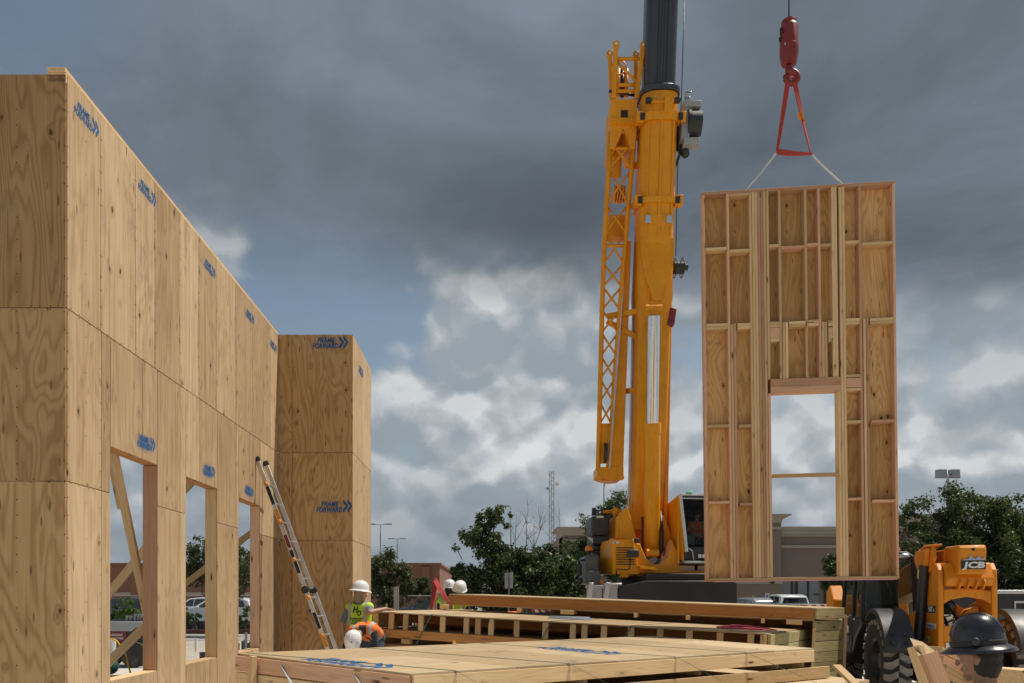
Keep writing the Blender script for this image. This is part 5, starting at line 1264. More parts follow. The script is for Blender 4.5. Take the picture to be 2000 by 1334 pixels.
lettering('label_lettering', tel, frame((SPL - .003, -.12, 1.135), (0, -1, -.02), (-1, 0, 0)), [('UnitedRentals.com', .07, 0, 0, 0, .001, .37)], BLUEPR)
b_ = MB(); b_.beam((SPL, -.10, .95), (SPL, -.26, .95), .003, .10); tb(b_, 'number_plate', PALEYEL)
lettering('number_lettering', tel, frame((SPL - .003, -.115, .93), (0, -1, 0), (-1, 0, 0)), [('1384', .055, 0, 0, 0, .001)], INK)
b_ = MB(); b_.beam((-.31, -.40, 2.06), (-.31, -.25, 2.06), .003, .09); tb(b_, 'sticker', WHITEPR) if False else None
b_ = MB(); b_.beam((-.387, .05, 1.98), (-.387, -.08, 1.98), .004, .10); tb(b_, 'sticker', GREYP)
b_ = MB(); b_.box(-.26, -.18, -.605, -.601, .84, .93); tb(b_, 'sticker', WHITEPR)
# ------------------------------------------------------------------ background: trees
def leaf_mat(name, c1, c2, c3=None):
    m, k, b = mat(name)
    co = k.new('ShaderNodeTexCoord').outputs['Object']
    at = k.new('ShaderNodeAttribute', attribute_name='leaf_tone').outputs['Fac']
    n = k.noise(co, .9, 3, .5)
    f = k.m('ADD', k.m('MULTIPLY', at, .75), k.m('MULTIPLY', k.m('SUBTRACT', n, .25), .5), clamp=True)
    st = [(.15, c1), (.75, c2)]
    if c3: st.append((.97, c3))
    c = k.ramp(f, st)
    k.put(b, 'Base Color', c); k.put(b, 'Roughness', .5); k.put(b, 'Specular IOR Level', .4)
    tr = k.new('ShaderNodeBsdfTranslucent'); k.put(tr, 0, k.mix(.5, c, (.14, .20, .03)))
    mx = k.new('ShaderNodeMixShader'); k.put(mx, 0, .28); k.l.new(b.outputs[0], mx.inputs[1]); k.l.new(tr.outputs[0], mx.inputs[2])
    k.l.new(mx.outputs[0], k.n['Material Output'].inputs[0]); return m
OAKL = leaf_mat('oak_leaves', (.026, .042, .013), (.066, .096, .026), (.13, .165, .045))
MYRL = leaf_mat('myrtle_leaves', (.032, .044, .018), (.075, .09, .034), (.22, .125, .12))
PEARL = leaf_mat('broad_leaves', (.030, .052, .02), (.078, .115, .04), (.16, .21, .085))
SHRL = leaf_mat('bright_shrub_leaves', (.05, .09, .015), (.12, .19, .03), (.18, .25, .05))
BARK = simple('bark', (.13, .105, .085), .9, var=.3, scale=12, bump=.6)
DEAD = simple('dead_twig_bark', (.30, .27, .25), .9, var=.2, scale=12)

def leaves(name, parent, clumps, n, size, mt, seed, flat=.5):
    """clumps: (centre, radius, weight); leaves as small bent quads scattered through the clumps"""
    rg = np.random.default_rng(seed)
    cc = np.array([tuple(c) for c, r, w in clumps]); rr_ = np.array([r for c, r, w in clumps]); ww = np.array([w * r ** 2 for c, r, w in clumps]); ww /= ww.sum()
    idx = rg.choice(len(clumps), n, p=ww)
    dirs = rg.normal(size=(n, 3)); dirs /= np.linalg.norm(dirs, axis=1)[:, None]
    rad = rr_[idx] * np.clip(rg.random(n) ** .42 * (1 + .18 * rg.normal(size=n)), 0, 1.35)
    c = cc[idx] + dirs * rad[:, None] * np.array([1, 1, .85])
    nr = dirs * .6 + rg.normal(size=(n, 3)) * .8 + np.array([0, 0, flat]); nr /= np.linalg.norm(nr, axis=1)[:, None]
    tg = np.cross(nr, rg.normal(size=(n, 3))); tg /= np.linalg.norm(tg, axis=1)[:, None]; bt = np.cross(nr, tg)
    s = size * rg.uniform(.6, 1.35, n)[:, None]
    v = np.stack([c - tg * s, c + bt * s * .5 + nr * s * .12, c + tg * s, c - bt * s * .5 + nr * s * .12], 1).reshape(-1, 3)
    me = bpy.data.meshes.new(name); me.vertices.add(4 * n); me.vertices.foreach_set('co', v.ravel())
    me.loops.add(4 * n); me.loops.foreach_set('vertex_index', np.arange(4 * n)); me.polygons.add(n)
    me.polygons.foreach_set('loop_start', np.arange(n) * 4); me.polygons.foreach_set('loop_total', np.full(n, 4))
    at = me.attributes.new('leaf_tone', 'FLOAT', 'POINT'); tone = np.clip(rg.random(n) * .8 + .2 * rg.random(len(clumps))[idx], 0, 1)
    at.data.foreach_set('value', np.repeat(tone, 4))
    me.update(); me.validate(); me.materials.append(mt)
    return link(bpy.data.objects.new(name, me), parent)

def limb(b_, a, c, r0, r1, rg, n=5, wob=.06):
    a, c = V(a), V(c); L_ = (c - a).length; pts = []; rs = []
    for i in range(n + 1):
        q = i / n; p = a.lerp(c, q) + V((rg.uniform(-1, 1), rg.uniform(-1, 1), rg.uniform(-.5, .5))) * wob * L_ * math.sin(math.pi * q); pts.append(p); rs.append(r0 + (r1 - r0) * q)
    b_.path(pts, rs, n=7); return pts

def tree(name, label, base, lobes, n, size, mt, seed, trunks=1, tr=.14, fork=.35, group=None, dead=None, cat='tree'):
    """lobes: (dx, dy, z, r) rough leaf masses; each is broken up into small clumps"""
    rg = random.Random(seed); base = V(base); t = thing(name, label, cat, T(base), group)
    clumps = []
    for dx, dy_, z, r in lobes:
        m_ = max(7, int(26 * r))
        for i in range(m_):
            d_ = V((rg.gauss(0, 1), rg.gauss(0, 1), rg.gauss(0, 1))).normalized() * r * (rg.random() ** .5)
            clumps.append((V((dx, dy_, z)) + V((d_.x, d_.y, d_.z * .85)), r * rg.uniform(.16, .36), rg.uniform(.6, 1.4)))
    b_ = MB(); top = sum(l[2] for l in lobes) / len(lobes)
    for i in range(trunks):
        o = V((rg.uniform(-.12, .12), rg.uniform(-.12, .12), 0)) if trunks > 1 else V((0, 0, 0))
        f = V((rg.uniform(-.25, .25) * (trunks > 1), rg.uniform(-.25, .25) * (trunks > 1), top * fork))
        limb(b_, o - V((0, 0, .1)), f, tr, tr * .75, rg)
        ends = lobes if trunks == 1 else [lobes[j] for j in range(len(lobes)) if j % trunks == i] or lobes[:1]
        for dx, dy_, z, r in ends:
            p = limb(b_, f, (dx, dy_, z), tr * .55, tr * .16, rg, 6, .1)
            for q in range(4):
                s_ = p[rg.randint(2, len(p) - 1)]; e = V((dx, dy_, z)) + V((rg.uniform(-1, 1), rg.uniform(-1, 1), rg.uniform(-.4, 1))) * r * .9
                limb(b_, s_, e, tr * .16, tr * .04, rg, 4, .12)
    b_.build('trunk', BARK, t, smooth=True)
    if dead:
        b_ = MB()
        for (x0, z0, x1, z1, nb) in dead:
            p = limb(b_, (x0, 0, z0), (x1, rg.uniform(-.3, .3), z1), .035, .009, rg, 6, .05)
            for q in range(nb):
                s_ = p[rg.randint(1, len(p) - 1)]; e = s_ + V((rg.uniform(-.55, .55), rg.uniform(-.4, .4), rg.uniform(.35, 1.0)))
                pp = limb(b_, s_, e, .013, .005, rg, 4, .06)
                for w in range(2): limb(b_, pp[rg.randint(1, 3)], pp[-1] + V((rg.uniform(-.3, .3), rg.uniform(-.2, .2), rg.uniform(-.1, .35))), .007, .003, rg, 3, .05)
        b_.build('bare_branches', DEAD, t, smooth=True)
    leaves('crown', t, clumps, n, size, mt, seed)
    return t
GZ = -.15
def gx(px, Y): return (px - CX) * Y / FPX
# centre tree with dead branches
c0 = gx(1000, 31)
tree('broadleaf_tree', 'ragged green tree with bare grey twigs in its middle, beside the sign', (c0, 31, GZ),
     [(-1.45, 0, 3.9, .95), (-.75, .2, 4.9, .75), (-1.7, .1, 2.5, .75), (-.5, .3, 2.2, 1.2), (.9, 0, 2.2, 1.25), (1.9, .2, 2.9, .9), (2.3, -.1, 1.7, .9), (.6, .3, 1.1, 1.0), (-.9, .1, 1.3, .9), (1.2, .1, 3.4, .75), (0.1, .4, 3.2, .8), (-.6, 0, 3.0, 1.0), (.5, .2, 2.7, 1.0), (1.8, 0, 2.3, 1.0), (2.9, .1, 2.3, .7)],
     40000, .08, PEARL, 11, trunks=3, tr=.11, fork=.3, dead=[(.1, 1.2, .7, 5.4, 7), (.2, 1.3, 1.3, 5.0, 7), (.0, 1.4, .2, 5.2, 5), (.3, 1.4, 1.9, 4.5, 6), (-.1, 1.2, -.9, 3.6, 5), (.2, 1.2, 1.0, 4.2, 6), (-.2, 1.3, -2.0, 3.2, 4)])
tree('crepe_myrtle', 'round myrtle tree just right of the plywood column', (gx(752, 35), 35, GZ), [(0, 0, 2.9, 1.05), (-.5, 0, 2.3, .9), (.75, .1, 2.2, .8), (.2, .2, 1.7, .8)], 11000, .062, MYRL, 21, 3, .07, .35)
tree('crepe_myrtle', 'smaller myrtle tree in front of the brick coloured store corner', (gx(815, 40), 40, GZ), [(0, 0, 2.3, .75), (-.5, 0, 1.9, .6), (.5, .1, 1.9, .65)], 7000, .06, MYRL, 22, 3, .06, .4)
tree('crepe_myrtle', 'pink-tipped myrtle tree seen through the two farther windows', (gx(425, 33), 33, GZ), [(0, 0, 3.7, 1.2), (-1.0, 0, 2.9, 1.0), (1.1, .1, 3.0, 1.1), (.1, .2, 2.3, 1.0)], 12000, .066, MYRL, 23, 3, .08, .35)
c0 = gx(1225, 45)
tree('live_oak', 'tall dark oak standing behind the crane', (c0, 45, GZ), [(0, 0, 6.4, 1.7), (-1.5, 0, 5.6, 1.5), (2.2, 0, 6.2, 1.5), (-.6, .2, 4.2, 1.6), (2.6, .1, 4.6, 1.4), (-2.6, 0, 4.0, 1.4), (.8, 0, 7.3, .9), (-2.4, .1, 2.4, 1.3), (3.4, 0, 6.6, .9), (-1.0, 0, 6.9, .8)], 26000, .085, OAKL, 31, 1, .2, .4)
c0 = gx(1890, 33)
tree('live_oak', 'big dark oak filling the right background behind the telehandler', (c0, 33, GZ),
     [(0, 0, 5.2, 1.5), (-1.7, .2, 5.1, 1.1), (1.7, 0, 5.0, 1.3), (-2.1, -.2, 3.8, 1.2), (2.2, -.3, 3.6, 1.4), (0, -.6, 3.6, 1.7), (3.6, 0, 4.4, 1.5), (-1.4, -.4, 2.4, 1.3), (1.5, -.6, 2.4, 1.4), (3.8, -.2, 2.6, 1.5), (-2.6, .3, 2.2, .9), (5.2, .2, 3.6, 1.5), (-.2, -.2, 1.4, 1.3), (2.7, 0, 1.3, 1.3)],
     62000, .078, OAKL, 41, 1, .24, .35)
tree('live_oak', 'small oak in front of the grey store wall, inside the door opening', (gx(1634, 50), 50, GZ), [(0, 0, 4.0, 1.0), (.3, 0, 3.0, 1.1), (-.2, .1, 2.4, .7)], 7000, .075, OAKL, 42, 1, .1, .4)
for px_, Y_, h_, sd in ((252, 36, 1.15, 51), (228, 37, .9, 52), (480, 37, .85, 53), (373, 37.5, .8, 54)):
    tree('leafy_shrub', {51: 'bright green shrub behind the fence in the nearest window', 52: 'darker low shrub beside the nearest window frame', 53: 'bright low shrub by the white car tail', 54: 'small shrub over the white car bonnet'}[sd], (gx(px_, Y_), Y_, GZ),
         [(0, 0, h_ * 1.15, h_ * .42), (.25, 0, h_ * .8, h_ * .4), (-.3, 0, h_ * .7, h_ * .4)], 1500, .05, SHRL if sd in (51, 53) else PEARL, sd, 2, .03, .3, cat='shrub')
far = tree('broadleaf_tree', 'pale distant tree beyond the corner of the brick coloured store', (gx(900, 120), 120, GZ), [(0, 0, 5, 2.2), (1.5, 0, 3.5, 2.4), (-1.5, 0, 3.5, 2.0)], 5000, .16, PEARL, 61, 1, .3, .3)

# ------------------------------------------------------------------ background: buildings
def stucco(name, col): return simple(name, col, .9, var=.07, scale=.5, bump=.25)
BRK = stucco('red_brown_stucco', (.225, .105, .075)); TAN = stucco('taupe_stucco', (.235, .18, .145)); CREAM = stucco('cream_trim', (.40, .34, .27)); BRICK = stucco('dark_brick', (.11, .055, .045))
st = thing('store_building', 'long low brick coloured store far behind the myrtle trees', 'building', T((-34, 90, GZ)))
b_ = MB(); b_.box(-60, 28.1, 0, 66, 0, 5.5); b_.build('wall', BRK, st)
b_ = MB(); b_.box(-60.2, 28.3, -.2, 66.2, 5.5, 5.75); b_.build('parapet_cap', BRK, st)
b_ = MB(); b_.box(-60.1, 28.2, -.12, -.002, 1.9, 2.3); b_.build('wall_band', CREAM, st)
for x in (-44, -32, -20, -8, 4, 16, 26):
    b_ = MB(); b_.box(x, x + 1.0, -.25, -.002, 0, 5.3); b_.build('pilaster', BRK, st)
b_ = MB(); b_.box(28.1, 28.5, 20, 21, 2.6, 2.9); b_.build('wall_lamp', WHITE, st)
st = thing('store_building', 'taupe stucco store with cornice and grey roller doors, seen through the hanging panel', 'building', T((0, 60, GZ)))
s60 = 60 / FPX
def sx(px): return (px - CX) * s60
b_ = MB(); b_.box(sx(1099), sx(1900), 0, 22, 0, 6.6); b_.build('wall', TAN, st)
for z0, z1, d_ in ((6.45, 6.62, -.25), (6.62, 6.95, -.40), (6.95, 7.2, -.55)):
    b_ = MB(); b_.box(sx(1140), sx(1900), d_, .3, z0, z1 - .004); b_.build('cornice', CREAM, st)
b_ = MB(); b_.box(sx(1140), sx(1900), -.18, -.002, 5.55, 5.78); b_.build('wall_band', CREAM, st)
for x0, x1, zt in ((1099, 1139, 7.1), (1425, 1519, 8.1), (1760, 1850, 8.1)):
    a, c = sx(x0), sx(x1)
    b_ = MB(); b_.box(a, c, -.7, 3.0, 0, zt - .6); b_.build('tower', TAN, st)
    b_ = MB(); rings = []
    for o_, z_ in ((.05, zt - .62), (.08, zt - .42), (.22, zt - .28), (.45, zt - .16), (.58, zt - .12), (.58, zt)): rings.append([(a - o_, -.7 - o_, z_), (c + o_, -.7 - o_, z_), (c + o_, 3.0 + o_, z_), (a - o_, 3.0 + o_, z_)])
    b_.loft(rings); b_.build('tower_cornice', CREAM, st)
    for zz in (zt - 1.15, 2.75):
        b_ = MB(); b_.box(a - .1, c + .1, -.82, -.702, zz, zz + .22); b_.build('tower_band', CREAM, st)
for x in (1521, 1557, 1579):
    b_ = MB(); b_.box(sx(x), sx(x) + (1.0 if x == 1521 else .75) , -.06, -.002, 0, 3.0); b_.build('roller_door', simple('door_grey_%d' % x, (.22, .23, .245), .6), st)
for x in (1519, 1544, 1554, 1576, 1609):
    b_ = MB(); b_.box(sx(x), sx(x) + .13, -.12, -.003, 0, 3.15); b_.build('door_post', BLACKP, st)
b_ = MB(); b_.box(sx(1588), sx(1600), -.10, -.065, 1.9, 2.0); b_.build('door_handle', BLACKP, st)
b_ = MB(); b_.lathe([(.0, -.2), (.16, -.16), (.2, 0), (.16, .14), (0, .16)], c=(sx(1501), -.85, 2.95), n=14); b_.build('wall_lamp', PLASTK, st, smooth=True)
st = thing('brick_outbuilding', 'small dark brick building with a pale gable behind the ragged tree', 'building', T((gx(1075, 75), 75, GZ)))
b_ = MB(); b_.box(-1.6, 3.0, 0, 6, 0, 2.5); b_.build('wall', BRICK, st)
b_ = MB(); b_.prism([(-1.9, -.3, 2.5), (3.3, -.3, 2.5), (3.1, -.3, 3.4), (1.2, -.3, 3.5)], (0, 6.6, 0)); b_.build('roof', CHAR, st)
b_ = MB(); b_.box(-1.3, -.7, -.05, -.002, .4, 2.1); b_.build('door', GREYP, st)
b_ = MB(); b_.box(.4, 2.6, -1.6, -.2, 0, 1.2); b_.build('utility_box', GREYP, st)
# trailer behind the telehandler
tr_ = thing('enclosed_trailer', 'black enclosed trailer with pale trim at the right edge', 'trailer', T((gx(2010, 21), 21, GZ)))
b_ = MB(); b_.box(-.85, 3.2, 0, 2.2, .45, 1.86); b_.build('trailer_body', BLACKP, tr_, bevel=.03)
b_ = MB(); b_.box(-.9, 3.25, -.04, 2.24, 1.8, 1.9); b_.build('roof_trim', ALU, tr_, bevel=.01)
for x0 in (-.42, -.14):
    b_ = MB(); b_.box(x0, x0 + .035, -.03, -.002, .5, 1.6); b_.build('door_trim', ALU, tr_)
b_ = MB(); b_.box(-.385, -.14, -.03, -.002, 1.55, 1.6); b_.build('door_trim', ALU, tr_)
b_ = MB(); b_.tube((-.2, -.04, .98), (-.2, -.08, .98), .03, n=8); b_.build('latch', STEEL, tr_)
for x in (.6, 1.5):
    b_ = MB(); b_.lathe([(0, -.1), (.32, -.1), (.33, 0), (.32, .1), (0, .1)], c=(x, -.05, .33), n=20, M=Mx.Rotation(R(90), 3, 'X')); b_.build('wheel', RUBBER, tr_, smooth='auto')

# ------------------------------------------------------------------ poles, tower, signs, fence
def lamp_post(px_, ytop, Y, label, arm, head, dbl=True, boxy=False, group=None):
    p = P(px_, ytop, Y); t = thing('light_pole', label, 'street lamp', T((p.x, Y, GZ)), group); h = p.z - GZ
    b_ = MB(); b_.tube((0, 0, 0), (0, 0, h), .07, .045, n=8); b_.build('pole', CONDUIT, t, smooth=True)
    for s_ in ((-1, 1) if dbl else (-1,)):
        b_ = MB(); b_.tube((0, 0, h), (s_ * arm, 0, h + (.0 if boxy else .05)), .03, n=6); b_.build('arm', CONDUIT, t)
        b_ = MB(); x_ = s_ * arm
        if boxy: b_.loft([[(x_ - head, -.3, h - .25), (x_ + head, -.3, h - .25), (x_ + head, .3, h - .15), (x_ - head, .3, h - .15)], [(x_ - head, -.25, h + .25), (x_ + head, -.25, h + .25), (x_ + head, .3, h + .3), (x_ - head, .3, h + .3)]])
        else: b_.box(x_ - head, x_ + head, -.15, .15, h, h + .12)
        b_.build('lamp_head', GREYP, t, bevel=.02)
    return t
lamp_post(743, 1025, 70, 'thin double-headed street lamp nearest the plywood column', .75, .32, group='parking lot lamps')
lamp_post(776, 1053, 95, 'shorter distant street lamp above the round myrtle tree', .75, .36, group='parking lot lamps')
lamp_post(998, 990, 60, 'single-armed street lamp behind the ragged tree', .35, .22, dbl=False, group='parking lot lamps')
lamp_post(1851, 927, 40, 'twin floodlight pole above the big oak', .34, .16, boxy=True, group='parking lot lamps')
lamp_post(1180, 925, 48, 'plain lamp pole rising just left of the crane boom, behind the jib foot', .3, .14, group='parking lot lamps')
tw = thing('radio_tower', 'slim lattice radio mast with small dishes above the ragged tree', 'radio mast', T((gx(1077, 150), 150, GZ)))
htw = P(0, 920, 150).z - GZ; hw = .45
for x, y in ((-hw, -.3), (hw, -.3), (0, .5)):
    b_ = MB(); b_.tube((x, y, 0), (x, y, htw), .06, n=5); b_.build('mast_leg', CONDUIT, tw)
b_ = MB(); n_ = 34
for i in range(n_):
    z0, z1 = htw * i / n_, htw * (i + 1) / n_; s_ = 1 if i % 2 else -1
    b_.tube((-hw * s_, -.3, z0), (hw * s_, -.3, z1), .03, n=4); b_.tube((hw * s_, -.3, z0), (0, .5, z1), .03, n=4); b_.tube((-hw * s_, -.3, z0), (0, .5, z1), .03, n=4)
b_.build('mast_lattice', CONDUIT, tw, kind='stuff')
for x, y_, r_ in ((1.0, 946, .42), (-.8, 955, .3)):
    b_ = MB(); z_ = P(0, y_, 150).z - GZ; b_.lathe([(0, 0), (r_ * .7, .06), (r_, .2), (r_ * .9, .22), (0, .1)], c=(x, -.5, z_), n=16, M=Mx.Rotation(R(90), 3, 'X')); b_.tube((x, -.4, z_), (hw * (1 if x > 0 else -1), -.3, z_), .04, n=5); b_.build('dish', WHITE if x > 0 else GREYP, tw, smooth='auto')
dsh = thing('satellite_dish', 'round dish beside the mast above the tree leaves', 'dish', T((gx(1095, 80), 80, GZ)))
b_ = MB(); z_ = P(0, 1052, 80).z - GZ; b_.lathe([(0, 0), (.4, .08), (.55, .22), (.5, .24), (0, .1)], c=(0, 0, z_), n=18, M=Mx.Rotation(R(80), 3, 'X')); b_.build('reflector', GREYP, dsh, smooth='auto')
b_ = MB(); b_.tube((0, .1, 0), (0, .1, z_), .06, n=6); b_.build('post', GALV, dsh)
for px_, y0, y1, Y_, lab in ((994, 1119, 1149, 27, 'back of a grey road sign in front of the ragged tree'),):
    sg = thing('road_sign', lab, 'sign', T((gx(px_, Y_), Y_, GZ))); a, c = P(px_ - 8, y1, Y_), P(px_ + 8, y0, Y_)
    b_ = MB(); w_ = (c.x - a.x) / 2; b_.box(-w_, w_, 0, .01, a.z - GZ, c.z - GZ); b_.build('sign_plate', GALV, sg, bevel=.004)
    b_ = MB(); b_.box(-.03, .03, -.045, -.002, 0, c.z - GZ - .02); b_.build('post', CONDUIT, sg)
ada = thing('parking_sign', 'small white and blue accessible parking sign before the grey doors', 'sign', T((gx(1498.5, 56), 56, GZ)))
a, c = P(1495, 1172, 56), P(1502, 1159, 56)
b_ = MB(); b_.box(-.14, .14, 0, .01, a.z - GZ, c.z - GZ); b_.build('sign_plate', WHITE, ada)
b_ = MB(); b_.box(-.08, .08, -.004, -.001, a.z - GZ + .2, a.z - GZ + .38); b_.build('sign_symbol', BLUEPR, ada)
b_ = MB(); b_.tube((0, .03, 0), (0, .03, a.z - GZ), .025, n=6); b_.build('post', GALV, ada)
ada2 = thing('parking_sign', 'second small blue parking sign near the telehandler front', 'sign', T((gx(1621, 56), 56, GZ)))
b_ = MB(); b_.box(-.12, .12, 0, .01, 1.5, 1.85); b_.build('sign_plate', BLUEPR, ada2)
b_ = MB(); b_.tube((0, .03, 0), (0, .03, 1.5), .025, n=6); b_.build('post', GALV, ada2)
# chain link fence across the back of the site
FY = 38.0
fe = thing('chain_link_fence', 'chain link fence with dark lower screen crossing behind the site', 'fence', T((0, FY, GZ)))
b_ = MB(); b_.tube((-40, 0, 1.79), (12, 0, 1.79), .022, n=6); b_.build('top_rail', GALV, fe)
for i in range(18):
    x = -38 + i * 3.0; b_ = MB(); b_.tube((x, 0, 0), (x, 0, 1.83), .03, n=6); b_.build('post', GALV, fe)
b_ = MB(); stp = .10
for i in range(int(52 / stp)):
    x = -40 + i * stp
    for s_ in (1, -1): b_.add([(x, -.01, .45), (x + .006, -.01, .45), (x + .006 + s_ * 1.33, -.01, 1.78), (x + s_ * 1.33, -.01, 1.78)], [(0, 1, 2, 3)])
b_.build('chain_mesh', GALV, fe, kind='stuff', fix=False)
b_ = MB(); n_ = 160; rings = []
for i in range(n_ + 1):
    x = -40 + 34 * i / n_; q = math.sin(i * 1.7) * .04 + math.sin(i * .61) * .05; rings.append([(x, -.05, .0), (x, -.09 + q * .6, .3), (x, -.05, .60 + q), (x, -.04, .60 + q)])
b_.loft(rings, cap=False, closed=False); b_.build('windscreen_fabric', TAR, fe, smooth=True)
kb = thing('brick_edging', 'low dark brick edging wall below the fence in the window openings', 'wall', T((0, 35.6, GZ)))
for r_ in range(2):
    for i in range(150):
        x = -30 + i * .20 + (.1 if r_ else 0)
        o = bpy.data.objects.new('brick', board_mesh(.192, .12, .10, MATS['dark_brick'], .006)); o.matrix_basis = Mx.Translation((x, random.Random(i + r_ * 999).uniform(-.01, .01), .055 + r_ * .106)); link(o, kb)
# orange hurdles and posts glimpsed under the long beam
for px_, Y_ in ((1000, 25), (1018, 25), (1032, 26)):
    cn = thing('traffic_barrel', {1000: 'leftmost orange traffic barrel glimpsed under the long beam', 1018: 'middle orange traffic barrel glimpsed under the long beam', 1032: 'rightmost orange traffic barrel glimpsed under the long beam'}[px_], 'barrel', T((gx(px_, Y_), Y_, GZ)), 'orange traffic barrels behind the stacks')
    b_ = MB(); b_.lathe([(.30, 0), (.30, .08), (.26, .09), (.24, .45), (.22, .46), (.20, 1.2), (.12, 1.25), (0, 1.25)], n=18); b_.build('barrel', ORV, cn, smooth='auto')
    b_ = MB(); b_.lathe([(.236, .5), (.226, .68), (.22, .68), (.22, .5)], n=18, cap=False); b_.build('reflective_band', REFW, cn, smooth='auto')
# galvanised post and stakes by the worker
po = thing('steel_stud', 'bright galvanised steel stud standing behind the middle stack', 'steel stud', T((gx(774, 14.5), 14.5, 0)))
zt_ = P(0, 1146, 14.5).z; b_ = MB(); b_.prism([(-.045, -.03, 0), (.045, -.03, 0), (.045, .04, 0), (.037, .04, 0), (.037, -.022, 0), (-.037, -.022, 0), (-.037, .04, 0), (-.045, .04, 0)], (0, 0, zt_)); b_.build('stud', GALV, po)
sk = thing('wooden_stake', 'thin wooden survey stake near the fence beside the worker', 'stake', T((gx(755, 18), 18, 0))); b_ = MB(); b_.box(-.02, .02, -.02, .02, 0, P(0, 1179, 18).z); b_.build('stake', PINE, sk)

# ------------------------------------------------------------------ vehicles
def car(name, label, M, prof, wbase, wid, glass, paint, wheels, lights, rad=.35, cat='car', low=.28):
    """prof: (x, z) body side outline; glass: list of (x, z) panes on the side; x runs back to front"""
    t = thing(name, label, cat, M); hw = wid / 2
    b_ = MB(); rings = []
    zmax = max(z for x, z in prof); belt = .98
    def inset(z): return 0.0 if z < belt else (z - belt) / (zmax - belt) * .22
    for y in (-1, -.94, .94, 1):
        s_ = .965 if abs(y) == 1 else 1.0
        rings.append([(x, y * (hw - inset(z)) , low + (z - low) * (1 if abs(y) < 1 else .985)) for x, z in prof])
    b_.loft(rings); b_.build('body', paint, t, bevel=.04, seg=2)
    for pane in glass:
        for s_ in (-1, 1):
            b_ = MB(); b_.prism([(x, s_ * (hw - inset(z) + .004), z) for x, z in pane], (0, s_ * .006, 0)); b_.build('side_window', DGLASS, t)
    for x in wheels:
        for s_ in (-1, 1):
            w = bpy.data.objects.new('wheel', None); link(w, t); w.matrix_basis = T((x, s_ * (hw - .10), rad)) @ Mx.Rotation(R(90), 4, 'X')
            b_ = MB(); b_.lathe([(rad * .6, -.11), (rad * .9, -.12), (rad, -.08), (rad, .08), (rad * .9, .12), (rad * .6, .11)], n=24, cap=False); b_.build('tyre', RUBBER, w, smooth='auto')
            b_ = MB(); b_.lathe([(0, -.09), (rad * .3, -.1), (rad * .6, -.1), (rad * .62, .1), (0, .1)], n=20); b_.build('rim', STEEL, w, smooth='auto')
    for x, z, w_, h_, m_ in lights:
        for s_ in (-1, 1):
            b_ = MB(); b_.box(x - .03, x + .03, s_ * (hw - .14) - w_ / 2, s_ * (hw - .14) + w_ / 2, z - h_ / 2, z + h_ / 2); b_.build('lamp', m_, t, bevel=.012)
    for s_ in (-1, 1):
        b_ = MB(); b_.box(.72, .90, s_ * (hw + .12) - .06, s_ * (hw + .12) + .06, 1.02, 1.16); b_.build('wing_mirror', paint, t, bevel=.03)
    return t
SUVP = [(-2.3, .35), (-2.32, .85), (-2.28, 1.05), (-2.12, 1.50), (-1.7, 1.66), (-.5, 1.70), (.25, 1.62), (1.05, 1.12), (1.9, 1.0), (2.25, .82), (2.3, .4), (2.0, .28), (-2.1, .28)]
SUVG = [[(-1.95, 1.12), (-1.85, 1.48), (-1.1, 1.58), (-1.05, 1.10)], [(-.98, 1.10), (-1.02, 1.58), (-.15, 1.60), (-.1, 1.08)], [(-.02, 1.08), (-.06, 1.60), (.22, 1.54), (.85, 1.10)]]
car('white_car', 'white hatchback parked behind the fence, facing left, across two window openings', T((gx(424, 46.5), 46.5, GZ + .02), math.pi), SUVP, 2.7, 1.85, SUVG, CARW, (-1.4, 1.4), [(-2.27, .98, .32, .30, REDL), (2.22, .78, .35, .14, WHITE)])
car('dark_car', 'dark blue car behind the fence in the nearest window', T((gx(235, 44), 44, GZ), R(185)), SUVP, 2.7, 1.85, SUVG, CARK, (-1.4, 1.4), [(-2.27, .98, .32, .30, REDL), (2.22, .78, .35, .14, WHITE)])
car('white_car', 'second white car farther back behind the white hatchback', T((gx(385, 56), 56, GZ), math.pi), SUVP, 2.7, 1.85, SUVG, CARW, (-1.4, 1.4), [(-2.27, .98, .32, .30, REDL)])
PKP = [(-2.7, .5), (-2.72, 1.05), (-.75, 1.08), (-.55, 1.78), (-.1, 1.88), (.75, 1.86), (1.35, 1.22), (2.4, 1.1), (2.7, .95), (2.72, .5), (2.4, .4), (-2.5, .4)]
PKG = [[(-.50, 1.14), (-.38, 1.72), (.1, 1.78), (.1, 1.14)], [(.18, 1.14), (.18, 1.78), (.68, 1.76), (1.15, 1.18)]]
tpk = car('pickup_truck', 'white pickup truck seen from behind, in front of the grey doors', T((gx(1541, 44), 44, GZ), R(97)), PKP, 3.4, 1.95, PKG, CARW, (-1.7, 1.7), [(-2.71, .95, .16, .34, REDL)], rad=.4, cat='pickup', low=.4)
b_ = MB(); b_.prism([(-.70, y, z) for y, z in ((-.78, 1.16), (.78, 1.16), (.66, 1.68), (-.66, 1.68))], (.06, 0, 0)); b_.build('rear_window', DGLASS, tpk)
car('silver_car', 'silver car roof left of the accessible parking sign', T((gx(1462, 46), 46, GZ), R(100)), SUVP, 2.7, 1.85, SUVG, CARS, (-1.4, 1.4), [(-2.27, .98, .32, .30, REDL)])
car('dark_car', 'dark car partly hidden behind the telehandler wheel, right of the pickup', T((gx(1660, 46), 46, GZ), R(80)), SUVP, 2.7, 1.85, SUVG, CARK, (-1.4, 1.4), [(-2.27, .98, .32, .30, REDL)])
car('dark_car', 'dark car parked behind the fence left of the red sling', T((gx(835, 46), 46, GZ), R(178)), SUVP, 2.7, 1.85, SUVG, CARK, (-1.4, 1.4), [(-2.27, .98, .32, .30, REDL)])

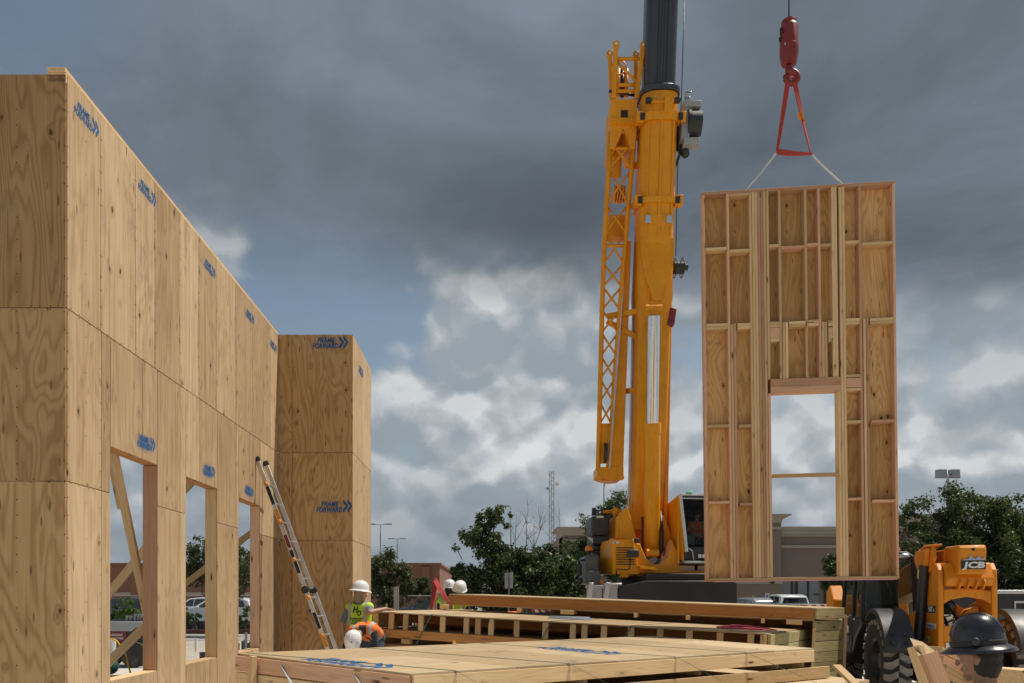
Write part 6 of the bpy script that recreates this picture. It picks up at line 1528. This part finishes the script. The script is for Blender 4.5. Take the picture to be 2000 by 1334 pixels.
# ------------------------------------------------------------------ gear on the slab behind the wall
YG = 17.0
ge = thing('welding_generator', 'grey and red engine welder on a trailer behind the nearest window', 'generator', T((gx(238, YG), YG, 0)))
a, c = P(205, 1262, YG), P(281, 1215, YG)
b_ = MB(); b_.box(-.40, .48, 0, 1.3, .32, 1.02); b_.build('housing', BLACKP, ge, bevel=.02)
b_ = MB(); b_.prism([(-.42, -.01, 1.02), (-.42, -.01, .80), (.22, -.01, .80), (.30, -.01, .88), (.50, -.01, .90), (.50, -.01, 1.02)], (0, 1.32, 0)); b_.build('lid', GREYP, ge, bevel=.015)
b_ = MB(); b_.box(-.38, .10, -.014, -.002, .50, .79); b_.build('red_panel', RED, ge)
lettering('maker_lettering', ge, frame((-.24, -.016, .70), (1, 0, 0), (0, -1, 0)), [('LINCOLN', .07, 0, 0, 0, .002, .26), ('ELECTRIC', .06, .05, -.075, .1, .002, .24)], WHITEPR)
for x in (-.02, .06, .16, .24, .30):
    b_ = MB(); b_.tube((x, .3, 1.02), (x, .3, 1.14 + .04 * (x > .1)), .035, n=8); b_.build('canister', GALV, ge)
b_ = MB(); b_.sphere((.40, .3, 1.08), (.10, .08, .05)); b_.build('red_cap', RED, ge, smooth=True)
for x in (-.25, .3):
    b_ = MB(); b_.lathe([(0, -.08), (.28, -.08), (.29, 0), (.28, .08), (0, .08)], c=(x, -.04, .29), n=20, M=Mx.Rotation(R(90), 3, 'X')); b_.build('wheel', RUBBER, ge, smooth='auto')
cmp_ = thing('air_compressor', 'green compressor tank with yellow hose beside the nearest window frame', 'compressor', T((gx(213, 12.6), 12.6, 0)))
b_ = MB(); b_.sphere((0, 0, .42), (.15, .15, .14), n=16); b_.tube((-.5, .1, .42), (0, 0, .42), .14, n=16); b_.build('tank', TEALG, cmp_, smooth=True)
b_ = MB(); b_.tube((-.08, 0, .0), (-.08, 0, .32), .025, n=6); b_.tube((-.4, .08, .0), (-.4, .08, .32), .025, n=6); b_.build('leg', BLACKP, cmp_)
b_ = MB(); b_.tube((-.02, .1, .55), (-.02, .1, .85), .08, n=10); b_.build('motor', WHITE, cmp_, smooth='auto')
hs_ = thing('air_hose', 'yellow air hose looping over the slab behind the nearest window', 'hose')
b_ = MB(); rg = random.Random(9)
pts = [P(216, 1247, 12.4), P(228, 1252, 12.4), P(245, 1275, 12.5), V((gx(262, 13), 13.0, .02))]
for i in range(26): pts.append(V((gx(235, 12) + .55 * math.cos(i * .75) + rg.uniform(-.25, .3), 11.6 + .5 * math.sin(i * .75) + rg.uniform(-.4, .6), .02 + .012 * (i % 4))))
b_.path(pts, .014, n=6); b_.build('hose', YHOSE, hs_, smooth=True)
for i, (px_, Y_, h_, lab) in enumerate(((238, 9.4, .42, 'short white pipe stub behind the nearest window sill'), (395, 12.9, .62, 'grey pipe stub behind the middle window'), (383, 22, .35, 'far small white pipe stub in the middle window'))):
    pp = thing('pipe_stub', lab, 'pipe', T((gx(px_, Y_), Y_, 0)), 'pipe stubs in the slab'); b_ = MB(); b_.tube((0, 0, 0), (0, 0, h_), .045 if i < 2 else .04, n=14); b_.build('pipe', PVC if i != 1 else CONDUIT, pp, smooth='auto')
    b_ = MB(); b_.tube((0, 0, h_), (0, 0, h_ + .012), .05, n=14); b_.build('pipe_rim', PVC if i != 1 else CONDUIT, pp, smooth='auto')
cd = thing('conduit_bank', 'row of dark upright conduits in the farthest window opening', 'conduit', T((gx(480, 14), 14, 0)))
for i in range(6):
    b_ = MB(); b_.tube((-.13 + i * .052, (i % 2) * .05, 0), (-.13 + i * .052, (i % 2) * .05, .72 + .03 * (i % 3)), .019, n=8); b_.build('conduit', CONDUIT, cd, smooth='auto')
b_ = MB(); b_.box(-.01, .03, -.03, .0, .6, .92); b_.build('white_fitting', PVC, cd)
tl = thing('power_tool', 'red cordless tool lying on the slab behind the nearest window', 'tool', T((gx(252, 13.3), 13.3, 0)))
b_ = MB(); b_.beam((-.12, 0, .10), (.10, 0, .12), .07, .08); b_.beam((.04, 0, .1), (.07, 0, .0), .05, .06, up=(0, 1, 0)); b_.build('tool_body', RED, tl, bevel=.015)
b_ = MB(); b_.box(0.0, .14, -.05, .05, .0, .05); b_.build('battery', BLACKP, tl, bevel=.01)
for i, (px_, Y_, r_) in enumerate(((383, 13.6, .3), (372, 15.5, -.2), (388, 17, .1), (262, 15, .2))):
    sc2 = thing('scrap_board', ('offcut board lying in the middle window', 'longer offcut board farther back in the middle window', 'pale offcut at the slab edge in the middle window', 'offcut beside the red tool')[i], 'board', T((gx(px_, Y_), Y_, .02), r_), 'offcut boards on the slab'); board('plank', sc2, (-.6, 0, 0), (.6, 0, 0), .14, .038, PINE)

# pile of cut lumber, bottom right
lp = thing('framed_offcut', 'tilted cut wall piece with plywood face beside the black helmet', 'lumber')
PA = [P(1777, 1247, 5.61), P(1862, 1300, 5.98)]
o0 = P(1778, 1247, 5.73); dn = V((.26, .12, -.55)).normalized(); ac = V((.95, .30, .10)).normalized()
Mf = frame(o0, ac, -dn)
b_ = MB(); b_.prism([(0, 0, 0), (.0, 0, -1.2), (.02, .0, -1.2), (.10, 0, -.16)], (0, .012, 0)) if False else None
b_ = MB(); b_.prism([P(1777, 1246, 5.79), P(1802, 1254, 5.83), P(1826, 1271, 5.86), P(1795, 1284, 5.55)], (0.02, .03, -.012)); b_.build('plywood_gusset', PLY, lp)
board('stud', lp, P(1812, 1276, 5.55), P(1872, 1425, 5.43), .14, .045, PINK, up=(.2, -1, .35))
board('stud', lp, P(1787, 1262, 5.69), P(1842, 1425, 5.55), .045, .12, PINE, up=(.2, -1, .3))
board('stud', lp, P(1826, 1268, 5.98), P(1950, 1330, 6.47), .11, .045, PINE)
board('stud', lp, P(1828, 1286, 5.92), P(1950, 1345, 6.41), .11, .06, PINK)
board('stud', lp, P(1834, 1302, 5.86), P(1950, 1372, 6.28), .11, .055, PINE)
lp2 = thing('lumber_stack', 'pale stacked boards at the bottom right corner behind the black helmet', 'lumber', T((0, 0, 0)))
for q in range(5):
    board('board', lp2, P(1945, 1318, 5.6) + V((0, 0, -.19 * q)), P(2120, 1326, 5.9) + V((0, 0, -.19 * q)), .5, .085 if q else .10, PINE)
lb_ = thing('loose_board', 'single bright board leaning off the end of the foreground stack', 'board'); board('board', lb_, P(1634, 1301, 8.6), P(1700, 1365, 7.8), .09, .04, PINE)
for i, (px_, Y_, h_) in enumerate(((1668, 16.0, .10), (1795, 14.5, .12))):
    rb = thing('rubble_pile', ('low strip of rubble on the ground left of the big tyre', 'low rubble between the telehandler wheels')[i], 'rubble', T((gx(px_, Y_), Y_, -.0))); b_ = MB(); rg = random.Random(i + 70)
    for q in range(60): b_.sphere((rg.uniform(-.9, .9), rg.uniform(-.3, .3), rg.uniform(0, h_)), (rg.uniform(.02, .07), rg.uniform(.02, .06), rg.uniform(.02, .05)), n=6)
    b_.build('rubble', BARK, rb, kind='stuff')
# ------------------------------------------------------------------ people
from mathutils.bvhtree import BVHTree
def capsule(b_, a, c, ra, rc, n=10):
    a, c = V(a), V(c); x = c - a; L_ = x.length
    if L_ < 1e-4: b_.sphere(a, ra, n=n); return
    x.normalize(); u = V((0, 0, 1)) if abs(x.z) < .9 else V((1, 0, 0)); y = u.cross(x).normalized(); z = x.cross(y); rings = []
    def ring(p, r): return [p + (y * math.cos(2 * math.pi * i / n) + z * math.sin(2 * math.pi * i / n)) * r for i in range(n)]
    for q in (-88, -60, -30): rings.append(ring(a + x * ra * math.sin(R(q)), ra * math.cos(R(q))))
    rings.append(ring(a, ra)); rings.append(ring(c, rc))
    for q in (30, 60, 88): rings.append(ring(c + x * rc * math.sin(R(q)), rc * math.cos(R(q))))
    b_.loft(rings)
def remesh(prims, voxel, smooth_it=4):
    b_ = MB()
    for p in prims: capsule(b_, p[1], p[2], p[3], p[4])
    o = b_.build('tmp', SKIN)
    m = o.modifiers.new('r', 'REMESH'); m.mode = 'VOXEL'; m.voxel_size = voxel
    s = o.modifiers.new('s', 'SMOOTH'); s.iterations = smooth_it; s.factor = .5
    dg = bpy.context.evaluated_depsgraph_get(); me = bpy.data.meshes.new_from_object(o.evaluated_get(dg))
    old = o.data; bpy.data.objects.remove(o); bpy.data.meshes.remove(old); me.materials.clear(); return me
def by_nearest(me, prims, order):
    n = len(me.polygons); c = np.empty(n * 3); me.polygons.foreach_get('center', c); c = c.reshape(-1, 3)
    best = np.full(n, 1e9); idx = np.zeros(n, dtype=np.int32)
    for lab, a, b, ra, rb in prims:
        a = np.array(a); b = np.array(b); d_ = b - a; L2 = max(d_ @ d_, 1e-9); t = np.clip(((c - a) @ d_) / L2, 0, 1)
        dist = np.linalg.norm(c - (a + t[:, None] * d_), axis=1) - (ra + (rb - ra) * t)
        w = dist < best; best[w] = dist[w]; idx[w] = order.index(lab)
    return idx
def hand_prims(lab, w, d_, nrm, sgn, curl=.35):
    """palm, four bent fingers of unequal length and a thumb off the side of the palm"""
    w, d_, nrm = V(w), V(d_).normalized(), V(nrm); nrm = (nrm - d_ * nrm.dot(d_)).normalized(); s = d_.cross(nrm) * sgn; out = []
    for q in (-.022, 0, .022): out.append((lab, w + s * q * .7, w + d_ * .085 + s * q, .018, .015))
    for i, (q, ln) in enumerate(((-.031, .066), (-.011, .078), (.010, .074), (.030, .058))):
        k0 = w + d_ * .088 + s * q; c1 = d_ * math.cos(curl) - nrm * math.sin(curl); k1 = k0 + c1 * ln * .55; c2 = d_ * math.cos(curl * 2) - nrm * math.sin(curl * 2)
        out.append((lab, k0, k1, .0095, .0088)); out.append((lab, k1, k1 + c2 * ln * .5, .0088, .0075))
    t0 = w + d_ * .02 - s * .028; t1 = t0 + (d_ * .7 - s * .7).normalized() * .045 - nrm * .008; out.append((lab, t0, t1, .014, .011)); out.append((lab, t1, t1 + (d_ * .92 - s * .35 - nrm * .2).normalized() * .035, .011, .009))
    return out
def helmet(parent, c, fwd, upv, m, brim='full', sc=1.0, band=None):
    x = V(fwd).normalized(); z = V(upv); z = (z - x * z.dot(x)).normalized(); M = frame(c, x, z) @ Mx.Scale(sc, 4)
    h = bpy.data.objects.new('hard_hat', None); link(h, parent); h.matrix_basis = M
    b_ = MB(); b_.lathe([(.112, 0), (.113, .02), (.110, .055), (.101, .09), (.083, .122), (.056, .143), (.028, .152), (.0005, .154)], n=32, sx=1.20, sy=1.0, cap=False)
    b_.build('shell', m, h, smooth=True)
    b_ = MB(); pr = [(.108, .012), (.122, .008), (.150, -.008), (.158, -.018), (.156, -.022), (.145, -.014), (.120, .0), (.106, .003)] if brim == 'full' else [(.110, .012), (.122, .004), (.128, -.002), (.127, -.007), (.118, -.002), (.108, .004)]
    rings = []
    for r_, z_ in pr:
        ring = []
        for i in range(36):
            a = 2 * math.pi * i / 36; e = (.052 * max(math.cos(a), 0) ** 1.5) if brim != 'full' and r_ > .115 else 0
            ring.append(((r_ * 1.17 + e) * math.cos(a), r_ * math.sin(a) * 1.02, z_ - e * .25))
        rings.append(ring)
    b_.loft(rings + [rings[0]], cap=False); b_.build('brim', m, h, smooth=True)
    for s_ in (-.016, .016) if brim == 'full' else (0,):
        b_ = MB(); pts = []
        for i in range(15):
            a = R(18 + i * 144 / 14); pts.append((.1365 * math.cos(a), s_, .006 + .1495 * math.sin(a) ** .86))
        b_.path(pts, .0055 if brim == 'full' else .009, n=6); b_.build('ridge', m, h, smooth=True)
    if brim == 'full' and band:
        b_ = MB(); b_.lathe([(.1145, .012), (.1150, .028), (.1135, .034), (.112, .034), (.112, .012)], n=32, sx=1.2, cap=False); b_.build('strap_band', band, h, smooth=True)
        for s_ in (-1, 1):
            b_ = MB(); b_.sphere((-.02, s_ * .118, .03), (.022, .012, .02), n=10); b_.build('clip', PLASTK, h, smooth=True)
    return h
def person(label, M, J, cols, vest=None, hat=None, head_fwd=(0, 1, 0), head_up=(0, 0, 1), voxel=.0095, group=None, hands=None, hair=True, stripes=True, scale=1.0, hairs=1.0):
    t = thing('person', label, 'person', M @ Mx.Scale(scale, 4), group)
    g = {'pelvis': (0, 0, .95), 'chest': (0, .01, 1.29), 'neck': (0, -.01, 1.45), 'head': (0, .03, 1.60), 'shL': (-.175, 0, 1.40), 'shR': (.175, 0, 1.40), 'elL': (-.24, -.02, 1.12), 'elR': (.24, -.02, 1.12),
         'wrL': (-.25, .08, .88), 'wrR': (.25, .08, .88), 'hipL': (-.09, 0, .90), 'hipR': (.09, 0, .90), 'knL': (-.10, .03, .49), 'knR': (.10, .03, .49), 'anL': (-.10, -.02, .09), 'anR': (.10, -.02, .09)}
    g.update(J); g = {k_: V(v_) for k_, v_ in g.items()}
    lat = (g['shR'] - g['shL']).normalized(); upb = (g['neck'] - g['pelvis']).normalized(); fw = upb.cross(lat).normalized()
    hf = V(head_fwd).normalized(); hz = V(head_up); hz = (hz - hf * hz.dot(hf)).normalized(); hl = hf.cross(hz)
    pr = []
    def c(lab, a, b, ra, rb): pr.append((lab, V(a), V(b), ra, rb))
    torso = []
    for s_ in (-1, 1):
        torso.append(('shirt', g['pelvis'] + lat * .06 * s_ + upb * .02, g['chest'] + lat * .07 * s_, .105, .112))
        torso.append(('shirt', g['chest'] + lat * .07 * s_, g['neck'] + lat * .10 * s_ - upb * .07, .112, .075))
    torso.append(('shirt', g['shL'] + lat * .02, g['shR'] - lat * .02, .068, .068)); torso.append(('shirt', g['neck'] - upb * .05 - lat * .09, g['neck'] - upb * .05 + lat * .09, .06, .06))
    pr += torso
    c('trousers', g['hipL'], g['hipR'], .105, .105)
    for s_ in 'LR':
        c('sleeve', g['sh' + s_], g['sh' + s_].lerp(g['el' + s_], .85), .056, .047); c('arm', g['sh' + s_].lerp(g['el' + s_], .8), g['el' + s_], .044, .042); c('arm', g['el' + s_], g['wr' + s_], .042, .029)
        c('trousers', g['hip' + s_], g['kn' + s_], .088, .062); c('trousers', g['kn' + s_], g['an' + s_], .060, .046)
        toe = g['an' + s_] + V((0, .17, -.045)); toe.z = .045; heel = g['an' + s_] + V((0, -.03, 0)); heel.z = .045
        c('boot', g['an' + s_], heel, .047, .042); c('boot', heel, toe, .042, .036)
        hd = (hands or {}).get(s_, ((g['wr' + s_] - g['el' + s_]).normalized(), -fw if False else fw, .35))
        pr += hand_prims('hand', g['wr' + s_], hd[0], hd[1], 1 if s_ == 'R' else -1, hd[2])
    hc = g['head']
    c('neck', g['neck'] - upb * .03, hc - hz * .06 - hf * .015, .058, .054)
    c('skin', hc - hf * .025 + hz * .025, hc + hf * .012 + hz * .025, .087, .084); c('skin', hc - hz * .045 + hf * .015, hc - hz * .02 + hf * .01, .066, .074); c('skin', hc - hz * .092 + hf * .055 - hl * .018, hc - hz * .092 + hf * .055 + hl * .018, .026, .026)
    c('skin', hc + hf * .085 + hz * .012, hc + hf * .104 - hz * .022, .010, .014)                                       # nose
    c('skin', hc + hf * .078 + hz * .03 - hl * .035, hc + hf * .078 + hz * .03 + hl * .035, .016, .016)                  # brow
    c('lips', hc + hf * .078 - hz * .055 - hl * .018, hc + hf * .078 - hz * .055 + hl * .018, .0125, .0125)
    for s_ in (-1, 1):
        c('skin', hc + hl * .080 * s_ - hf * .008 + hz * .02, hc + hl * .087 * s_ - hf * .016 + hz * .004, .017, .014); c('skin', hc + hl * .082 * s_ - hf * .008 - hz * .012, hc + hl * .082 * s_ - hf * .008 - hz * .015, .010, .010)
    if hair:
        for z_, r_ in ((.02, .078), (-.03, .070), (-.062, .056)): c('hair', hc - hf * .034 + hz * z_ - hl * .010 * hairs, hc - hf * .034 + hz * z_ + hl * .010 * hairs, r_ * hairs, r_ * hairs)
        c('hair', hc + hz * .05 - hf * .02, hc + hz * .05 + hf * .02, .082, .078)
    order = ['skin', 'shirt', 'sleeve', 'arm', 'hand', 'neck', 'hair', 'trousers', 'boot', 'lips']
    me = remesh(pr, voxel); idx = by_nearest(me, pr, order)
    LIP = MATS.get('lips') or simple('lips', (.32, .12, .09), .5)
    cm_ = {'skin': SKIN, 'neck': SKIN, 'hand': SKIN, 'arm': SKIN, 'hair': HAIR, 'boot': BOOT, 'lips': LIP}; cm_.update(cols)
    for lab in order: me.materials.append(cm_[lab])
    me.polygons.foreach_set('material_index', idx); me.polygons.foreach_set('use_smooth', [True] * len(me.polygons))
    me.name = 'body'; link(bpy.data.objects.new('body', me), t)
    for s_ in (-1, 1):
        b_ = MB(); b_.sphere(hc + hf * .079 + hz * .012 + hl * .031 * s_, .0125, n=12); b_.build('eye', WHITEPR, t, smooth=True)
        b_ = MB(); b_.sphere(hc + hf * .087 + hz * .012 + hl * .031 * s_, .006, n=10); b_.build('pupil', INK, t, smooth=True)
    vo = None
    if vest:
        vp = [(l_, a, b, ra + .014, rb + .014) for l_, a, b, ra, rb in torso]
        vm_ = remesh(vp, .012, 6); n = len(vm_.polygons); cc = np.empty(n * 3); vm_.polygons.foreach_get('center', cc); cc = cc.reshape(-1, 3) - np.array(g['pelvis'])
        la, u_, f_ = cc @ np.array(lat), cc @ np.array(upb), cc @ np.array(fw)
        mi = np.zeros(n, dtype=np.int32)
        if stripes: mi[(np.abs(np.abs(la) - .125) < .026) | (np.abs(u_ - .13) < .026)] = 1
        mi[(f_ > 0) & (np.abs(la) < .02)] = 2; mi[(u_ > (g['neck'] - g['pelvis']).length - .01) & (np.abs(la) < .06)] = 2
        for m_ in (vest, REFL, cols.get('shirt', NAVY)): vm_.materials.append(m_)
        vm_.polygons.foreach_set('material_index', mi); vm_.polygons.foreach_set('use_smooth', [True] * n); vm_.name = 'safety_vest'
        vo = link(bpy.data.objects.new('safety_vest', vm_), t)
    if hat: helmet(t, hc + hz * .062 - hf * .006, hf, hz, *hat)
    return t, g, vo, (lat, upb, fw)
def print_on(t, vo, orig, ex, ez_out, lines, m, name='vest_print'):
    """lettering wrapped onto the vest surface"""
    M = frame(orig, ex, ez_out); o = lettering(name, t, M, lines, m); tr = BVHTree.FromPolygons([v.co[:] for v in vo.data.vertices], [p.vertices[:] for p in vo.data.polygons])
    Mi = M.inverted(); dirn = -(M.to_3x3() @ V((0, 0, 1)))
    for v in o.data.vertices:
        p = M @ v.co; h = tr.ray_cast(p - dirn * .3, dirn)
        if h[0]: v.co = Mi @ (h[0] - dirn * .004)
    return o

# worker with the printed vest, one hand on the stack
M1w = T((-2.03, 11.95, 0), R(-14)); I1 = M1w.inverted()
wr = I1 @ V((-1.62, 11.98, 1.375)); dr = (I1.to_3x3() @ V((.92, .12, -.10)))
t1, g1_, v1, (la, ub, fw) = person('worker in lime printed vest and white hard hat, one hand on the stacked panel', M1w,
    {'wrR': wr, 'elR': (.235, -.14, 1.325), 'elL': (-.27, -.06, 1.14), 'wrL': (-.30, .10, .93)}, {'shirt': GREYS, 'sleeve': GREYS, 'trousers': DENIM, 'neck': TANF},
    LIME, (WHITEPL, 'full'), head_fwd=(.78, .60, -.12), hands={'R': (dr, (0, 0, 1), .12)}, hair=False)
bk = g1_['chest'] - fw * .2 - ub * .02
for ln, yy in ((('H', .125, -.058, .075, .12, .004, .075), 0), ):
    pass
print_on(t1, v1, bk + ub * .0, la, -fw, [('H', .115, -.060, .055, .1, .003, .070), ('Q', .115, -.002, .012, .1, .003, .078), ('Contracting', .048, -.105, -.052, 0, .0008, .20), ('(713) 555-0100', .030, -.08, -.092, 0, .0008, .15), ('www.contracting.com', .026, -.10, -.125, 0, .0008, .19)], INK) if False else \
print_on(t1, v1, bk, la, -fw, [('H', .125, -.066, .055, .1, .006, .078), ('O', .115, .002, .002, .1, .004, .078), ('Contracting', .052, -.115, -.058, 0, .0018, .22)], INK)
for zz, w_ in ((-.088, .15), (-.122, .19)):
    print_on(t1, v1, bk, la, -fw, [('IIIIIIIIIIIIII', .024, -w_ / 2, zz, 0, .001, w_)], INK, 'small_print')
# neck cloth hanging from the hat
b_ = MB(); hc = g1_['head']; hf = V((.78, .60, -.12)).normalized(); hl = hf.cross(V((0, 0, 1))).normalized(); rings = []
for z_, r_ in ((.045, .100), (-.02, .104), (-.08, .110), (-.135, .125)):
    rings.append([hc + V((0, 0, z_)) + (-hf * math.cos(a) + hl * math.sin(a)) * r_ * (1 + .04 * math.sin(5 * a + z_ * 40)) for a in [R(q) for q in range(-80, 81, 10)]])
b_.loft(rings, cap=False, closed=False); b_.build('neck_cloth', TANF, t1, smooth=True)

# bent worker with the orange vest
M2w = T((-1.80, 11.78, 0), R(171)); I2 = M2w.inverted()
hd2 = I2 @ V((-1.985, 11.20, .92)); 
t2, g2_, v2, _ = person('worker bending down in an orange vest, marked white hard hat towards the viewer', M2w,
    {'pelvis': (0, -.05, .97), 'chest': (.02, .26, 1.07), 'neck': (.06, .42, 1.05), 'head': hd2, 'shL': (-.13, .37, 1.08), 'shR': (.21, .36, 1.06), 'hipL': (-.09, -.05, .93), 'hipR': (.09, -.05, .93),
     'elL': (-.19, .40, .80), 'wrL': (-.15, .50, .55), 'elR': (.30, .40, .80), 'wrR': (.30, .52, .58), 'knL': (-.11, .06, .50), 'knR': (.11, .06, .50), 'anL': (-.12, -.05, .09), 'anR': (.12, -.05, .09)},
    {'shirt': NAVY, 'sleeve': NAVY, 'arm': NAVY, 'trousers': DENIM, 'hand': BOOT}, ORV, (WHITEPL, 'cap'), head_fwd=(.05, .25, -.97), head_up=(-.05, .97, .25))
hh = [o for o in t2.children if o.name.startswith('hard_hat')][0]
for q, (a, e, m_) in enumerate(((20, 60, RED), (75, 50, BLUEPR), (-40, 40, BLUEPR), (130, 55, BLUEPR))):
    p = V((.134 * math.cos(R(a)) * math.cos(R(e)), .112 * math.sin(R(a)) * math.cos(R(e)), .158 * math.sin(R(e)))); b_ = MB(); n_ = p.normalized(); u_ = n_.cross(V((0, 0, 1))).normalized(); w_ = n_.cross(u_)
    b_.loft([[p + n_ * .001 + u_ * .018 + w_ * .012, p + n_ * .002 + u_ * -.016 + w_ * .016, p + n_ * .002 - u_ * .018 - w_ * .010, p + n_ * .001 + u_ * .012 - w_ * .014], [p + n_ * .004 + u_ * .017 + w_ * .011, p + n_ * .005 + u_ * -.015 + w_ * .015, p + n_ * .005 - u_ * .017 - w_ * .009, p + n_ * .004 + u_ * .011 - w_ * .013]]); b_.build('helmet_sticker', m_, hh)

# three workers behind the long beam
person('distant worker facing the viewer, lime vest, small white hard hat, by the red sling', T((gx(860, 18.3), 18.3, -.0), R(178)), {'elL': (-.34, -.06, 1.16), 'wrL': (-.20, .10, .98), 'elR': (.33, -.02, 1.16)}, {'shirt': GREYS, 'sleeve': GREYS, 'trousers': DENIM}, LIME, (WHITEPL, 'cap'), voxel=.012)
person('worker in lime vest with tilted white hard hat behind the long beam', T((gx(893, 14.3), 14.3, 0), R(-8)), {'head': (.02, .08, 1.615)}, {'shirt': NAVY, 'sleeve': NAVY, 'trousers': DENIM}, LIME, (WHITEPL, 'cap', 1.08), head_fwd=(.20, .86, .30), head_up=(.22, -.34, .9), voxel=.012, scale=1.02)
person('worker half hidden behind the tilted white hard hat, left of it', T((gx(878, 15.3), 15.3, 0), R(4)), {}, {'shirt': NAVY, 'sleeve': NAVY, 'trousers': DENIM}, LIME, (WHITEPL, 'cap', 1.05), voxel=.012, scale=1.05)

SKIND = simple('tanned_stubbled_skin', (.30, .155, .10), .6, var=.25, scale=30, bump=.3)
# foreground man, knees bent, looking away to the left
MF = T((2.63, 4.08, -.03), R(14))
tf, gf, _, _ = person('man in a glossy black full-brim hard hat, seen close from behind at the right corner', MF,
    {'pelvis': (0, -.20, .62), 'chest': (0, -.05, .945), 'neck': (0, .0, 1.095), 'head': (0.0, .04, 1.25), 'shL': (-.18, .0, 1.03), 'shR': (.18, .0, 1.03), 'elL': (-.26, .05, .77), 'elR': (.26, .05, .77), 'wrL': (-.15, .25, .66), 'wrR': (.15, .25, .66),
     'hipL': (-.09, -.20, .58), 'hipR': (.09, -.20, .58), 'knL': (-.14, .20, .46), 'knR': (.14, .20, .46), 'anL': (-.14, -.05, .09), 'anR': (.14, -.05, .09)},
    {'shirt': NAVY, 'sleeve': NAVY, 'trousers': DENIM, 'skin': SKIND, 'neck': SKIND}, None, (BLKHEL, 'full', 1.0, INK), head_fwd=(-.50, .86, -.10), head_up=(-.05, .04, 1), voxel=.006, hairs=1.06)
hh = [o for o in tf.children if o.name.startswith('hard_hat')][0]; hh.matrix_basis = hh.matrix_basis @ Mx.Diagonal((.97, 1.02, 1.18, 1))
# short beard shading of stubble on the jaw
hc = gf['head']; hf = V((-.55, .82, -.10)).normalized()

# crane operator
zs = za + .58
person('crane operator in an orange vest sitting inside the dark cab', T((P(1364, 0, 20.0).x, YC + 1.25, zs - .9), R(180)),
    {'hipL': (-.1, .0, .95), 'hipR': (.1, .0, .95), 'knL': (-.14, .42, .98), 'knR': (.14, .42, .98), 'anL': (-.14, .48, .56), 'anR': (.14, .48, .56), 'pelvis': (0, 0, 1.0), 'chest': (0, 0, 1.30), 'neck': (0, .02, 1.45), 'head': (0, .05, 1.60), 'elL': (-.26, .10, 1.15), 'elR': (.26, .10, 1.15), 'wrL': (-.2, .35, 1.2), 'wrR': (.2, .35, 1.2)},
    {'shirt': ORV, 'sleeve': ORV, 'trousers': NAVY}, ORV, (INK, 'cap'), voxel=.012)

# red sling draped over a stake
rs = thing('draped_sling', 'red webbing sling draped over a stake beside the white hard hats', 'sling')
ap = P(851, 1135, 14.6)
b_ = MB(); b_.box(ap.x - .02, ap.x + .02, 14.58, 14.62, 0, ap.z + .02); b_.build('stake', PINE, rs)
b_ = MB(); b_.box(ap.x - .03, ap.x + .0, 14.55, 14.58, ap.z - .12, ap.z - .02); b_.build('sling_tag', LIME, rs)
for e in (P(842, 1196, 14.3), P(878, 1180, 13.75)):
    b_ = MB(); strap(b_, ap + V((0, -.04, 0)), e, .085, t=.03, twist=.8); b_.build('sling_leg', REDW, rs, smooth='auto')
b_ = MB(); b_.path([ap + V((-.03, -.03, -.03)), ap + V((0, 0, .03)), ap + V((.04, -.03, -.03))], .035, n=8); b_.build('sling_fold', REDW, rs, smooth=True)
